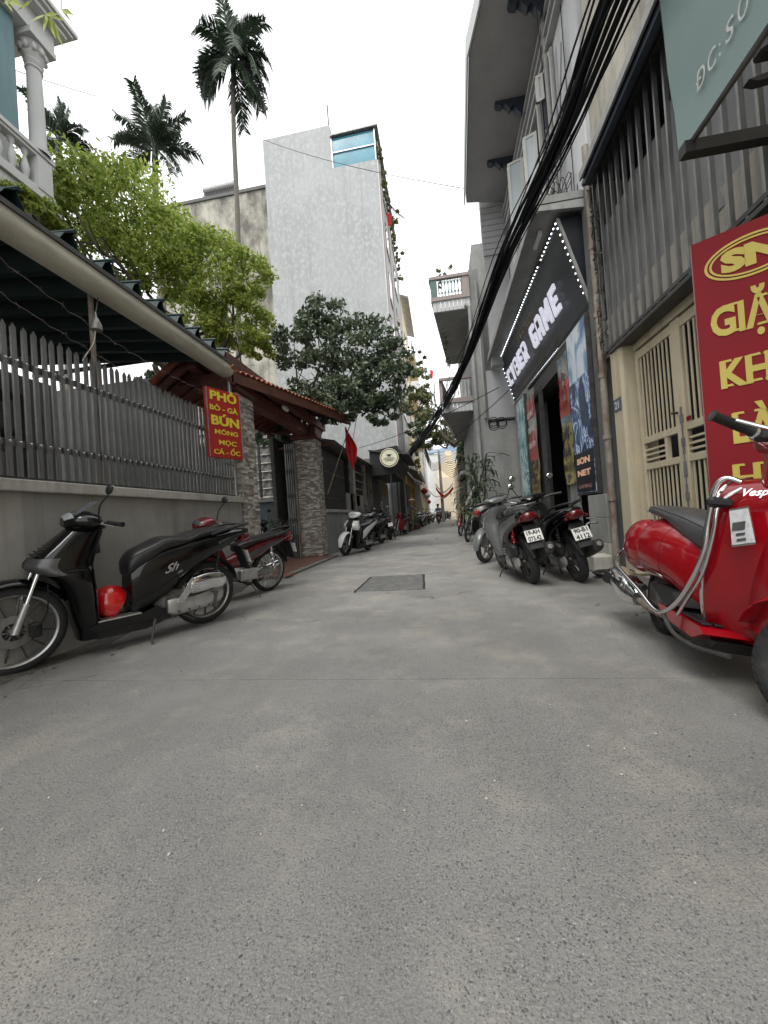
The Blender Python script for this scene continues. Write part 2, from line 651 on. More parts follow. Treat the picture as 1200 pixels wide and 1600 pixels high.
# ------------------------------------------------------------------ road surface
def road_material(name='worn_concrete_road', k=1., w0=.40, w1=.50):
    m = bpy.data.materials.new(name)
    m.use_nodes = True
    nt = m.node_tree
    L = nt.links.new
    b = nt.nodes['Principled BSDF']
    tc = nd(nt, 'ShaderNodeTexCoord')
    P = tc.outputs['Object']

    def noise(sc, det=6, rough=.6, vec=P):
        n = nd(nt, 'ShaderNodeTexNoise')
        n.inputs['Scale'].default_value = sc
        n.inputs['Detail'].default_value = det
        n.inputs['Roughness'].default_value = rough
        L(vec, n.inputs['Vector'])
        return n.outputs['Fac']

    def ramp(x, p0, p1, c0=(0, 0, 0, 1), c1=(1, 1, 1, 1)):
        r = nd(nt, 'ShaderNodeValToRGB')
        r.color_ramp.elements[0].position, r.color_ramp.elements[1].position = p0, p1
        r.color_ramp.elements[0].color, r.color_ramp.elements[1].color = c0, c1
        L(x, r.inputs[0])
        return r.outputs[0]

    def mix(f, a, c, mode='MIX'):
        x = nd(nt, 'ShaderNodeMix', data_type='RGBA', blend_type=mode)
        if isinstance(f, (int, float)):
            x.inputs[0].default_value = f
        else:
            L(f, x.inputs[0])
        for i, q in ((6, a), (7, c)):
            if isinstance(q, tuple):
                x.inputs[i].default_value = q
            else:
                L(q, x.inputs[i])
        return x.outputs[2]

    def math_(op, a, c=None):
        x = nd(nt, 'ShaderNodeMath', operation=op)
        for i, q in ((0, a), (1, c)):
            if q is None: continue
            if isinstance(q, (int, float)):
                x.inputs[i].default_value = q
            else:
                L(q, x.inputs[i])
        return x.outputs[0]
    # wobble for the stones
    wn_ = nd(nt, 'ShaderNodeTexNoise')
    wn_.inputs['Scale'].default_value = 90
    L(P, wn_.inputs['Vector'])
    wob = nd(nt, 'ShaderNodeMix', data_type='RGBA', blend_type='LINEAR_LIGHT')
    wob.inputs[0].default_value = .004
    L(P, wob.inputs[6])
    L(wn_.outputs['Color'], wob.inputs[7])
    cement = mix(ramp(noise(1.3), .3, .7), (.185 * k, .182 * k, .175 * k, 1), (.25 * k, .245 * k, .234 * k, 1))
    cement = mix(ramp(noise(.5, 4), .38, .62), cement, mix(.4, cement, (.21, .20, .185, 1)))
    grain = ramp(noise(160, 3), .25, .75, (.70, .70, .70, 1), (1.22, 1.22, 1.22, 1))
    cement = mix(.95, cement, grain, 'MULTIPLY')
    cement = mix(ramp(noise(2.3, 7, .7), .50, .62), cement, mix(.5, cement, (.30, .285, .25, 1)))
    # exposed stones, two sizes
    # the wearing course is rubbed down to the stone near the junction and keeps its cement skin further up the lane; the same ramp paints in the brighter far light
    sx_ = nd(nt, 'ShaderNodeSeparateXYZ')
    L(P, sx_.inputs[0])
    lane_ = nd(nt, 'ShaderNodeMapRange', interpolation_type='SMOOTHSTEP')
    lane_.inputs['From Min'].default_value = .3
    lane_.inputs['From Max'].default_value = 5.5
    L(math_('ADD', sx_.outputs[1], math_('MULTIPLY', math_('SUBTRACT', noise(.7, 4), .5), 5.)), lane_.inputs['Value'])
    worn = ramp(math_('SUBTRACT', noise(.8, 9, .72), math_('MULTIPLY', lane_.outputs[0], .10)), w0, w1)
    out = cement
    hs = None
    for sc, thr, dens in ((100, .25, .62), (175, .33, .32), (300, .36, .22)):
        v = nd(nt, 'ShaderNodeTexVoronoi')
        v.inputs['Scale'].default_value = sc
        v.inputs['Randomness'].default_value = 1
        L(wob.outputs[2], v.inputs['Vector'])
        sep = nd(nt, 'ShaderNodeSeparateColor')
        L(v.outputs['Color'], sep.inputs[0])
        size = math_('MULTIPLY', sep.outputs[1], thr)
        inside = math_('LESS_THAN', v.outputs['Distance'], math_('ADD', size, .12))
        some = math_('GREATER_THAN', sep.outputs[0], dens)
        msk = math_('MULTIPLY', math_('MULTIPLY', inside, some), worn)
        stone = nd(nt, 'ShaderNodeValToRGB')
        stone.color_ramp.elements[0].color = (.050, .053, .058, 1)
        stone.color_ramp.elements[1].color = (.33, .325, .31, 1)
        e = stone.color_ramp.elements.new(.6)
        e.color = (.095, .098, .102, 1)
        L(sep.outputs[2], stone.inputs[0])
        out = mix(math_('MULTIPLY', msk, .85), out, stone.outputs[0])
        hs = msk if hs is None else math_('MAXIMUM', hs, msk)
    # traffic film, stains, dust
    lane = nd(nt, 'ShaderNodeMapping')
    lane.inputs['Scale'].default_value = (1.1, .16, 1)
    L(P, lane.inputs[0])
    out = mix(ramp(noise(1.6, 7, .6, lane.outputs[0]), .40, .72), out, mix(.28, out, (.12, .117, .112, 1)))
    out = mix(ramp(noise(3.1, 8, .75), .66, .74), out, mix(.5, out, (.055, .052, .05, 1)))
    out = mix(ramp(noise(7, 8, .8), .70, .76), out, mix(.5, out, (.36, .35, .32, 1)))
    out = mix(ramp(noise(26, 2, .5), .76, .79), out, (.035, .032, .03, 1))
    # hairline cracks
    vc = nd(nt, 'ShaderNodeTexVoronoi', feature='DISTANCE_TO_EDGE')
    vc.inputs['Scale'].default_value = .75
    cw = nd(nt, 'ShaderNodeMix', data_type='RGBA', blend_type='LINEAR_LIGHT')
    cw.inputs[0].default_value = .12
    cn = nd(nt, 'ShaderNodeTexNoise')
    cn.inputs['Scale'].default_value = 5
    cn.inputs['Detail'].default_value = 7
    L(P, cn.inputs['Vector'])
    L(P, cw.inputs[6])
    L(cn.outputs['Color'], cw.inputs[7])
    L(cw.outputs[2], vc.inputs['Vector'])
    crack = math_('MULTIPLY', math_('LESS_THAN', vc.outputs['Distance'], .0035), ramp(noise(.9, 3), .52, .6))
    out = mix(math_('MULTIPLY', crack, .7), out, (.05, .048, .045, 1))
    out = mix(ramp(noise(.55, 5, .6), .45, .62), out, mix(1.0, out, (.87, .865, .86, 1), 'MULTIPLY'))
    out = mix(lane_.outputs[0], out, mix(1.0, out, (1.34, 1.33, 1.31, 1), 'MULTIPLY'))  # light falloff painted in: colour brightened up the lane, left darker nearby
    L(out, b.inputs['Base Color'])
    b.inputs['Roughness'].default_value = .82
    b.inputs['Specular IOR Level'].default_value = .5
    rr = nd(nt, 'ShaderNodeMapRange')
    rr.inputs['To Min'].default_value = .70
    rr.inputs['To Max'].default_value = .48
    L(hs, rr.inputs['Value'])
    L(rr.outputs[0], b.inputs['Roughness'])
    bp = nd(nt, 'ShaderNodeBump')
    bp.inputs['Strength'].default_value = .8
    bp.inputs['Distance'].default_value = .006
    h = math_('ADD', math_('MULTIPLY', noise(130, 4), .9), math_('MULTIPLY', hs, .35))
    h = math_('SUBTRACT', h, math_('MULTIPLY', crack, 1.5))
    L(h, bp.inputs['Height'])
    L(bp.outputs[0], b.inputs['Normal'])
    return m


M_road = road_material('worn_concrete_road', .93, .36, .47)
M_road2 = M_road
M_patch = mat('patch_asphalt', (.12, .122, .12), .9, var=.3, scale=40, bump=.8, bscale=150, stain=(.2, .195, .18), samt=.42, sscale=9, sstretch=(1, 1, 1))
M_crack = mat('crack_dark', (.03, .029, .027), .95, var=.3)
M_wall = mat('render_grey_wall', (.37, .358, .33), .9, var=.13, scale=3, bump=.5, bscale=90, stain=(.24, .232, .21), samt=.40, sscale=1.4, sstretch=(1, 1, .5), sharp=.22, streak=(.15, .142, .127), stramt=.55)
M_coping = mat('concrete_coping', (.44, .425, .385), .88, var=.16, scale=7, bump=.4, bscale=80, stain=(.20, .19, .165), samt=.38, sscale=3, sharp=.15)
M_steel = mat('weathered_steel', (.30, .30, .292), .36, metal=.75, var=.35, scale=5, stretch=(1, 1, .25), bump=.1, stain=(.12, .115, .11), samt=.40, sscale=4, sstretch=(6, 6, .5), sharp=.12)
M_steel_d = mat('dark_steel', (.09, .088, .085), .5, metal=.6, var=.3, scale=8)
M_chrome = mat('chrome', (.75, .75, .75), .12, metal=1, var=.08, scale=3, rvar=.06)
M_alu = mat('cast_aluminium', (.48, .48, .47), .38, metal=.85, var=.2, scale=14, bump=.1)
M_alu_d = mat('dull_aluminium', (.28, .275, .265), .5, metal=.7, var=.3, scale=14, bump=.1, stain=(.12, .10, .08), samt=.45, sscale=9, sstretch=(1, 1, 1))
M_tyre = mat('tyre_rubber', (.018, .018, .019), .78, var=.35, scale=20, bump=.3, bscale=120, stain=(.06, .056, .05), samt=.34, sscale=6, sstretch=(1, 1, 1))
M_black = mat('gloss_black', (.0025, .0025, .003), .12, var=.3, scale=4, coat=.25, spec=.4, rvar=.05, stain=(.012, .011, .010), samt=.3, sscale=3, sstretch=(1, 1, 1), sharp=.2)
M_plastic = mat('black_plastic', (.010, .010, .011), .5, var=.3, scale=12, bump=.1, bscale=200, stain=(.028, .026, .024), samt=.32, sscale=5, sstretch=(1, 1, 1))
M_vinyl = mat('seat_vinyl', (.012, .012, .013), .32, var=.25, scale=5, bump=.18, bscale=260, stain=(.03, .029, .028), samt=.36, sscale=3, sstretch=(1, 1, 1), sharp=.2)
M_red = mat('gloss_red', (.27, .003, .008), .18, var=.12, scale=3, coat=.35, rvar=.05)
M_helmet = mat('helmet_red', (.62, .012, .012), .15, var=.08, scale=3, coat=.8, rvar=.04)
M_dred = mat('dark_red', (.13, .008, .012), .2, var=.2, scale=3, coat=.6, rvar=.05)
M_white = mat('gloss_white', (.72, .72, .70), .2, var=.06, scale=4, coat=.5, rvar=.05)
M_sgrey = mat('scooter_grey', (.11, .116, .113), .3, var=.12, scale=4, coat=.3)
M_silver = mat('silver_paint', (.42, .42, .41), .28, metal=.4, var=.15, scale=8)
M_glass = mat('clear_lens', (.80, .82, .83), .06, var=.08, scale=20, spec=.8, rvar=.03, trans=.55)
M_smoke = mat('smoked_screen', (.10, .11, .115), .1, var=.2, scale=3, spec=.7, alpha=.75, rvar=.04)
M_lensr = mat('red_lens', (.28, .01, .012), .12, var=.25, scale=30, coat=.6)
M_lenso = mat('amber_lens', (.6, .22, .03), .15, var=.15, coat=.5)
M_plate = mat('plate_white', (.68, .68, .64), .45, var=.1, scale=14, stain=(.35, .33, .29), samt=.35, sscale=8, sstretch=(1, 1, 1))
M_ink = mat('black_ink', (.015, .015, .016), .5, var=.1)
M_cream = mat('cream_paint', (.56, .49, .35), .55, var=.07, scale=3, bump=.15, bscale=60, stain=(.33, .25, .15), samt=.33, sscale=4, sstretch=(1, 1, .2), sharp=.1, streak=(.28, .19, .10), stramt=.35)
M_creamw = mat('cream_plaster', (.52, .46, .33), .85, var=.1, scale=3, bump=.3, bscale=70, stain=(.27, .225, .155), samt=.36, sscale=2.5, sstretch=(1, 1, .25), sharp=.12, streak=(.22, .18, .12), stramt=.5)
M_beige = mat('stained_beige_wall', (.50, .465, .40), .9, var=.12, scale=3, bump=.4, bscale=60, stain=(.13, .12, .11), samt=.40, sscale=1.7, sstretch=(1, 1, .35), sharp=.16, streak=(.10, .10, .09), stramt=.6)
M_lilac = mat('pale_grey_wall', (.58, .58, .595), .85, var=.10, scale=2, bump=.3, bscale=60, stain=(.30, .30, .31), samt=.42, sscale=1.2, sstretch=(1, 1, .3), sharp=.2, streak=(.22, .22, .22), stramt=.4)
M_shade = mat('grey_plaster', (.33, .33, .32), .9, var=.13, scale=2.5, bump=.35, bscale=60, stain=(.17, .167, .157), samt=.42, sscale=1.2, sstretch=(1, 1, .4), sharp=.2)
M_dkwall = mat('dark_wall', (.12, .12, .117), .9, var=.2, scale=3, bump=.3)
M_slab = mat('slab_soffit', (.36, .36, .365), .9, var=.10, scale=2, bump=.2)
M_gutter = mat('off_white_gutter', (.55, .53, .45), .5, var=.1, scale=3, stain=(.30, .28, .22), samt=.4, sscale=3, sstretch=(1, .4, 1), sharp=.2)
M_green = mat('dark_green_sheet', (.008, .026, .026), .45, var=.25, scale=2, bump=.1, bscale=10)
M_navy = mat('navy_sheet', (.035, .045, .062), .45, var=.25, scale=3, bump=.1)
M_tarp = mat('grey_tarpaulin', (.23, .23, .235), .6, var=.16, scale=2.2, bump=.8, bscale=9, stretch=(1, 1, .4), stain=(.14, .14, .14), samt=.42, sscale=2)
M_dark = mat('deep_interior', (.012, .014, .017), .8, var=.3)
M_signo = mat('sign_orange_red', (.36, .028, .022), .55, spec=.25, var=.12, scale=3, stain=(.28, .022, .02), samt=.4, sscale=3)
M_signred = mat('sign_red', (.20, .008, .014), .6, spec=.2, var=.10, scale=2, stain=(.21, .009, .012), samt=.4, sscale=2)
M_gold = mat('letter_gold', (.50, .40, .07), .5, var=.08, scale=8)
M_yel = mat('letter_yellow', (.72, .60, .05), .45, var=.06)
M_teal = mat('teal_canvas', (.22, .33, .31), .6, var=.08, scale=3, bump=.25, bscale=5, stain=(.30, .36, .37), samt=.45, sscale=1.2, sstretch=(1, 1, .6), sharp=.3)
M_lett = mat('pale_letters', (.66, .66, .64), .5, var=.04)
M_cyb = mat('sign_black', (.018, .021, .026), .35, var=.2, scale=2)
M_led = mat('led_white', (.86, .92, 1.0), .4, var=.02, emit=3.)
M_cyl = mat('sign_letter_white', (.80, .80, .92), .4, var=.02, emit=.28)
M_bron = mat('dim_letters', (.16, .13, .10), .5, var=.1)
M_orange = mat('orange_letters', (.75, .42, .28), .5, var=.05, emit=.1)
M_pipe = mat('old_pipe', (.27, .24, .20), .6, var=.25, scale=8, stain=(.12, .07, .045), samt=.45, sscale=6, sstretch=(1, 1, .4))
M_pipeg = mat('grey_pipe', (.30, .30, .295), .55, var=.15, scale=8, stain=(.15, .14, .13), samt=.4, sscale=5)
M_cable = mat('cable_black', (.010, .011, .014), .75, var=.3, scale=4, spec=.2)
M_terra = mat('terracotta_tile', (.34, .11, .06), .7, var=.3, scale=6, stain=(.10, .05, .04), samt=.42, sscale=5, sstretch=(1, 1, 1))
M_wood = mat('red_brown_wood', (.13, .042, .025), .55, var=.35, scale=4, stretch=(6, .7, 6), stain=(.05, .02, .015), samt=.4, sscale=3, sstretch=(1, 1, 1))
M_stone = [mat('stone_a', (.46, .435, .40), .85, var=.2, scale=20), mat('stone_b', (.23, .21, .19), .85, var=.25, scale=20),
           mat('stone_c', (.34, .285, .225), .85, var=.2, scale=20), mat('stone_d', (.62, .59, .53), .85, var=.15, scale=20)]
M_tilered = mat('red_floor_tile', (.17, .075, .055), .6, var=.25, scale=9)
M_stucco = mat('pale_stucco', (.34, .352, .352), .92, var=.12, scale=.5, bump=.3, bscale=20, stain=(.41, .42, .42), samt=.46, sscale=6.5, sstretch=(1, 1, .6), sharp=.05, detail=8, streak=(.26, .265, .26), stramt=.55, strscale=1.2)
M_yelwall = mat('mould_yellow_wall', (.42, .40, .345), .92, var=.12, scale=1, bump=.2, stain=(.12, .115, .10), samt=.47, sscale=.8, sstretch=(1, 1, .6), sharp=.09, streak=(.10, .10, .09), stramt=.75, strscale=1.)
M_tealglass = mat('teal_glass', (.05, .20, .27), .12, var=.25, scale=.8, spec=.8, rvar=.05)
M_win = mat('window_glass', (.05, .06, .07), .1, var=.3, scale=1, spec=.8, rvar=.05)
M_palewin = mat('frosted_pane', (.55, .60, .62), .2, var=.06, scale=1)
M_wframe = mat('window_frame_white', (.62, .61, .57), .5, var=.06)
M_pink = mat('pink_render', (.36, .30, .285), .85, var=.1, scale=2, stain=(.55, .5, .47), samt=.35, sscale=2)
M_creamf = mat('far_cream', (.62, .53, .38), .85, var=.06, scale=1)
M_palew = mat('far_white', (.56, .57, .57), .85, var=.07, scale=1)
M_bark = mat('bark', (.055, .045, .036), .9, var=.35, scale=14, bump=.6, bscale=40)
M_palmb = mat('palm_bark', (.13, .12, .10), .9, var=.25, scale=3, stretch=(1, 1, 6), bump=.5)
M_blue = mat('blue_roof', (.10, .15, .22), .5, var=.1)
M_yshut = mat('yellow_shutter', (.42, .28, .06), .6, var=.2)
M_flag = mat('flag_red', (.50, .012, .016), .7, var=.2, scale=3, bump=.3, bscale=8)
M_brickd = mat('slate_blue_wall', (.075, .09, .10), .7, var=.35, scale=8, stretch=(1, 1, 5), bump=.5, bscale=14)
M_corr = mat('corrugated_grey', (.28, .28, .27), .5, metal=.3, var=.2, stain=(.12, .10, .09), samt=.4, sscale=3)
M_skin = mat('skin', (.42, .25, .17), .55, var=.08)
M_blueshirt = mat('blue_jacket', (.05, .12, .22), .8, var=.15)
M_greycloth = mat('grey_shirt', (.20, .20, .21), .85, var=.15)
M_darkcloth = mat('dark_trousers', (.03, .032, .04), .85, var=.2)
M_dirt = mat('dusty_edge', (.17, .16, .14), .95, var=.3, scale=6, bump=.6)
M_leaf1 = leaf_mat('bright_leaf', (.12, .21, .018), (.30, .46, .08), (.48, .54, .14), trans=.45)
M_leaf2 = leaf_mat('dark_leaf', (.022, .050, .024), (.085, .135, .062), (.17, .21, .13), rough=.32, trans=.18)
M_leaf3 = leaf_mat('palm_leaf', (.014, .030, .016), (.045, .075, .038), rough=.45, trans=.12)
M_leaf4 = leaf_mat('olive_leaf', (.04, .07, .015), (.17, .20, .07), (.3, .3, .15), trans=.3)

# ------------------------------------------------------------------ ground
o = MB().add([(-300, -60, -.03), (300, -60, -.03), (300, 600, -.03), (-300, 600, -.03)], [(0, 1, 2, 3)]).build('ground', M_dirt)
tag(o, kind='structure')


def sheet(name, pts, z, m, th=.02):
    o = MB().prism([(p[0], p[1]) for p in pts], z - th, z, 'z').build(name, m)
    return tag(o, kind='structure')


# the road is cast in slabs: an open joint crosses it near the camera
RX0, RX1 = -2.97, 2.3
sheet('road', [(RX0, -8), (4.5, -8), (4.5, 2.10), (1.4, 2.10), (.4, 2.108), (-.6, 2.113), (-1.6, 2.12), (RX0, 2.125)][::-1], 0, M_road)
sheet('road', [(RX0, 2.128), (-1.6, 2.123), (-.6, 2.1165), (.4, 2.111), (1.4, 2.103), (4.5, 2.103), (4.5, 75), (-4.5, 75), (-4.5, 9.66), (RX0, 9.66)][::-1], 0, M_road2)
o = MB().box(-3, 4.5, 2.0, 2.2, -.03, -.012).build('road_joint', M_crack); tag(o, kind='structure')
# strips along the wall feet: dirt plus contact shadow painted into the colour
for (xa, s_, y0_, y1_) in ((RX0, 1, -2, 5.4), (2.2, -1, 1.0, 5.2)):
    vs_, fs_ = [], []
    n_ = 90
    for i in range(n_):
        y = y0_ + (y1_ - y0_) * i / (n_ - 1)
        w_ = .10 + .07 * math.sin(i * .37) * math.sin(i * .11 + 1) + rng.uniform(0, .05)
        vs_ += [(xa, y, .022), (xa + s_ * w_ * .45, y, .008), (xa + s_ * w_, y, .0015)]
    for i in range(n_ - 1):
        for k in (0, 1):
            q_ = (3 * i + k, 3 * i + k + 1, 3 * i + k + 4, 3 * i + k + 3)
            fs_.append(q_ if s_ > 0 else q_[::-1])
    tag(MB().add(vs_, fs_, True).build('road_grime_shadow', mat('grime_shadow', (.10, .095, .082), .95, var=.35, scale=14, bump=.8, bscale=90)), kind='structure')
# repaired patch, its sunken rim and the second short saw cut
o = tag(MB().prism([(-1.10, 4.65), (-.28, 4.60), (-.33, 5.71), (-1.11, 5.70)], -.01, .004, 'z').build('road_patch', M_patch), kind='structure')


def crack_line(pts, w):
    rg = np.random.default_rng(3)
    P = []
    for a, b_ in zip(pts[:-1], pts[1:]):
        k = max(3, int((Vector(b_) - Vector(a)).length / .03))
        for i in range(k):
            t = i / k
            P.append((a[0] * (1 - t) + b_[0] * t + rg.normal() * .004, a[1] * (1 - t) + b_[1] * t + rg.normal() * .006))
    P.append(pts[-1])
    mb = MB()
    vs, fs = [], []
    for i, p in enumerate(P):
        q = P[min(i + 1, len(P) - 1)]
        r_ = P[max(i - 1, 0)]
        t = Vector((q[0] - r_[0], q[1] - r_[1])).normalized()
        ww = w * rg.uniform(.35, 1.2)
        vs += [(p[0] - t.y * ww, p[1] + t.x * ww, .008), (p[0] + t.y * ww, p[1] - t.x * ww, .008)]
    for i in range(len(P) - 1):
        fs.append((2 * i, 2 * i + 1, 2 * i + 3, 2 * i + 2))
    return mb.add(vs, fs)


o = tag(crack_line([(-1.12, 4.60), (-1.12, 5.72), (-.33, 5.74), (-.27, 4.62)], .016).build('road_crack', M_crack), kind='structure')
o = tag(crack_line([(-1.19, 10.3), (-.95, 11.15), (-.35, 11.2), (-.33, 11.35)], .016).build('road_crack', M_crack), kind='structure')
o = tag(crack_line([(-.25, 13.0), (-.2, 14.2)], .012).build('road_crack', M_crack), kind='structure')
# pebbles and litter specks
mb = MB()
for k in range(150):
    x, y = rng.uniform(-2.6, 2.0), abs(rng.normal()) * 2.6 + .4
    s_ = rng.uniform(.002, .0055)
    mb.ellipsoid((x, y, s_ * .6), (s_, s_ * rng.uniform(.6, 1.3), s_ * .6), 6, 4)
tag(mb.build('pebbles', mat('pebble', (.40, .38, .34), .8, var=.3)), 'pale grit and small pebbles scattered over the road', 'grit', kind='stuff')
mb = MB()
for k in range(46):
    sd_ = rng.choice([-1, 1])
    x, y = (RX0 + .12 + abs(rng.normal()) * .22 if sd_ < 0 else 1.95 - abs(rng.normal()) * .25), rng.uniform(1.6, 12)
    a = rng.uniform(0, 6.28)
    l_ = rng.uniform(.012, .035)
    c_, s_ = math.cos(a) * l_, math.sin(a) * l_
    mb.add([(x - c_, y - s_, .004), (x + s_ * .4, y - c_ * .4, .010), (x + c_, y + s_, .005), (x - s_ * .4, y + c_ * .4, .012)], [(0, 1, 2), (0, 2, 3)])
tag(mb.build('fallen_leaves', mat('dry_leaf', (.16, .10, .05), .8, var=.4)), 'dry leaf scraps along the foot of the walls', 'leaf litter', kind='stuff')

# ================================================================== LEFT SIDE
XL = -2.97
# --- boundary wall
t = thing('boundary_wall', 'low grey rendered wall with projecting concrete coping behind the black scooter', 'wall')
mb = MB().box(-3.19, XL, -4, 5.42, -.05, 1.255)
mb.build('wall_body', M_wall, t)
mb = MB()
y = -4.
while y < 5.40:
    y2 = min(y + 1.5, 5.42)
    mb = MB().box(-3.23, -2.91, y + .002, y2 - .002, 1.257, 1.345, ch=.008)
    mb.build('coping', M_coping, t)
    y = y2
rebase(t, (-3.08, .7, 0))
# --- picket fence
t = thing('picket_fence', 'tall grey steel picket fence with pointed bars and round rivets on the low wall', 'fence')
pm = None
py0, pitch_ = 2.305 - .0712 * 40, .0712
for k in range(84):
    y = py0 + k * pitch_
    if y > 5.28: break
    if pm is None:
        w, d = .0165, .009
        mb = MB()
        vs = [(-d, -w, 0), (d, -w, 0), (d, w, 0), (-d, w, 0), (-d, -w, 1.10), (d, -w, 1.10), (d, w, 1.10), (-d, w, 1.10), (-d * .6, 0, 1.135), (d * .6, 0, 1.135)]
        fs = [(0, 3, 2, 1), (0, 1, 5, 4), (2, 3, 7, 6), (1, 2, 6, 9, 5), (3, 0, 4, 8, 7), (4, 5, 9, 8), (6, 7, 8, 9)]
        mb.add(vs, fs)
        o = mb.build('picket', M_steel, t)
        pm = o.data
    else:
        o = bpy.data.objects.new('picket', pm)
        COL.objects.link(o)
        o.parent = t
    o.location = (XL - .028 + rng.normal() * .0015, y, 1.372 + rng.normal() * .004)
    o.rotation_euler = (rng.normal() * .003, rng.normal() * .004, rng.normal() * .02)
for zz in (1.60, 2.20):
    MB().box(-3.042, -3.014, -.6, 5.32, zz, zz + .045).build('rail', M_steel, t)
MB().box(-3.05, -2.985, -.6, 5.32, 1.347, 1.372).build('rail', M_steel_d, t)
mb = MB()
k = 0
while py0 + k * pitch_ < 5.28:
    for zz in (1.622, 2.222):
        mb.ellipsoid((XL - .013, py0 + k * pitch_, zz), (.009, .011, .011), 7, 5)
    k += 1
mb.build('rivets', M_chrome, t, kind='stuff')
MB().tube([(-2.99, 5.33, 1.345), (-2.99, 5.33, 3.5)], .03, 10).build('end_post', M_steel, t)
rebase(t, (-3.0, 2.4, 1.345))
# --- barbed wire
for k, (z0, sag, lab) in enumerate(((2.66, .10, 'lower rusty barbed wire strand above the picket fence'), (2.95, .16, 'upper rusty barbed wire strand under the awning gutter'))):
    P = []
    for i in range(60):
        f = i / 59
        y = 1.6 + 3.3 * f
        P.append((-2.94 + .01 * math.sin(i * 1.7), y, z0 - sag * math.sin(f * 3.14 * 1.0) + (.12 * (1 - f)) - .25 * f + .008 * math.sin(i * 2.3)))
    mb = MB().tube(P, .0028, 5)
    for i in range(2, 58, 3):
        p = Vector(P[i])
        for j in range(2):
            d = Vector(rng.normal(size=3)).normalized() * .024
            mb.tube([p - d, p + d], .0016, 4)
    tag(mb.build('barbed_wire', mat('rusty_wire', (.16, .13, .11), .6, metal=.5, var=.3)), lab, 'barbed wire', 'barbed wire strands above the fence')

# --- awning with sagging folds, gutter, posts
t = thing('awning', 'dark green folded fabric awning with long off-white gutter above the picket fence', 'awning')
ridges = [-.9, -.2, .45, 1.0, 1.5, 1.95, 2.4, 2.84, 3.22, 3.56, 3.9, 4.23, 4.56, 4.9, 5.22]
for a, b_ in zip(ridges[:-1], ridges[1:]):
    G, N = [], []
    for i in range(7):
        f = i / 6
        yy = a + (b_ - a) * f
        zz = 3.49 - .24 * max(0., math.sin(min(1, f * 1.15) * 3.1416)) ** .8
        G.append([(-2.93, yy, zz), (-4.4, yy, zz + .18), (-6.2, yy, zz + .36)])
        N.append([(0, 0, 1)] * 3)
    mb = MB().shell(G, N, .006)
    mb.tube([(-2.9, b_, 3.50), (-6.2, b_, 3.86)], .018, 6)
    mb.build('fabric_fold', M_green, t)
G = []
mb = MB()
prof = [(-2.90, 3.30), (-2.895, 3.26), (-2.888, 3.21), (-2.90, 3.165), (-2.94, 3.13), (-3.0, 3.12), (-3.06, 3.13), (-3.09, 3.17), (-3.08, 3.17), (-3.05, 3.145), (-3.0, 3.135), (-2.945, 3.145), (-2.913, 3.175), (-2.905, 3.30)]
mb.prism(prof, -1.0, 5.52, 'y')
for p in range(len(mb.sm) - 14, len(mb.sm)): mb.sm[p] = True
mb.build('gutter', M_gutter, t)
mb = MB().box(-2.90, -2.878, -1.0, 5.52, 3.285, 3.325).box(-2.93, -2.90, -1.0, 5.52, 3.325, 3.338)
mb.build('gutter_lip', M_steel_d, t)
MB().tube([(-3.12, 3.17, 1.35), (-3.12, 3.17, 3.3)], .022, 10).build('post', M_pipe, t)
MB().tube([(-3.12, .6, 1.35), (-3.12, .6, 3.3)], .022, 10).build('post', M_pipe, t)
MB().box(-3.0, -6.3, 5.24, 5.27, 3.5, 3.56).build('end_beam', M_steel_d, t)
rebase(t, (-3.0, 3.17, 1.345))
t = thing('floodlight', 'small grey bell-shaped lamp hanging by the awning post above the fence', 'lamp')
mb = MB().lathe([(0.006, .12), (.012, .07), (.02, .06), (.045, .0), (.048, -.045), (.04, -.05), (0, -.045)], (-2.93, 3.02, 2.79), 'z', 14)
mb.build('lamp_shade', M_alu_d, t)
MB().tube(smooth_path([(-2.94, 3.02, 2.74), (-2.95, 3.0, 2.62), (-2.98, 2.95, 2.50), (-3.0, 2.93, 2.44)]), .005, 5).build('cord', M_gutter, t)
MB().tube([(-2.93, 3.02, 2.9), (-2.99, 3.12, 3.1)], .005, 5).build('bracket', M_steel_d, t)
rebase(t, (-2.93, 3.02, 2.74))

# --- courtyard behind the fence
t = thing('villa', 'white villa with balustraded balcony, fluted column and teal shade at the top left', 'building')
V = -6.0
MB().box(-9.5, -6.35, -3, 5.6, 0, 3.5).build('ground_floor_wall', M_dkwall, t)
MB().box(-9.5, V + .02, -3, 5.62, 6.05, 6.35).build('floor_slab', M_white if 0 else M_palew, t)
MB().box(-9.5, -6.6, -3, 5.4, 6.35, 11).build('upper_wall', M_palew, t)
for zz, w_, h_ in ((6.36, .10, .10), (6.46, .06, .06), (7.02, .07, .05), (7.07, .12, .07)):
    MB().box(V - .06 - w_ / 2, V + w_ / 2 + .02, -3, 5.5, zz, zz + h_ - .003).build('balcony_moulding', M_palew, t)
    MB().box(-9.0, V - .08 - w_ / 2 - .003, 5.5 - .1, 5.5, zz, zz + h_ - .003).build('balcony_moulding', M_palew, t)
bal = MB().lathe([(.05, 0), (.05, .03), (.028, .05), (.05, .13), (.058, .2), (.045, .28), (.025, .36), (.022, .40), (.045, .45), (.05, .50)], (0, 0, 0), 'z', 12)
bm0 = None
for k in range(14):
    y = 5.1 - k * .19
    if bm0 is None:
        o = bal.build('baluster', M_palew, t); bm0 = o.data
    else:
        o = bpy.data.objects.new('baluster', bm0); COL.objects.link(o); o.parent = t
    o.location = (V - .03, y, 6.52)
MB().box(V - .13, V + .07, 5.22, 5.45, 6.5, 7.02).build('pedestal', M_palew, t)
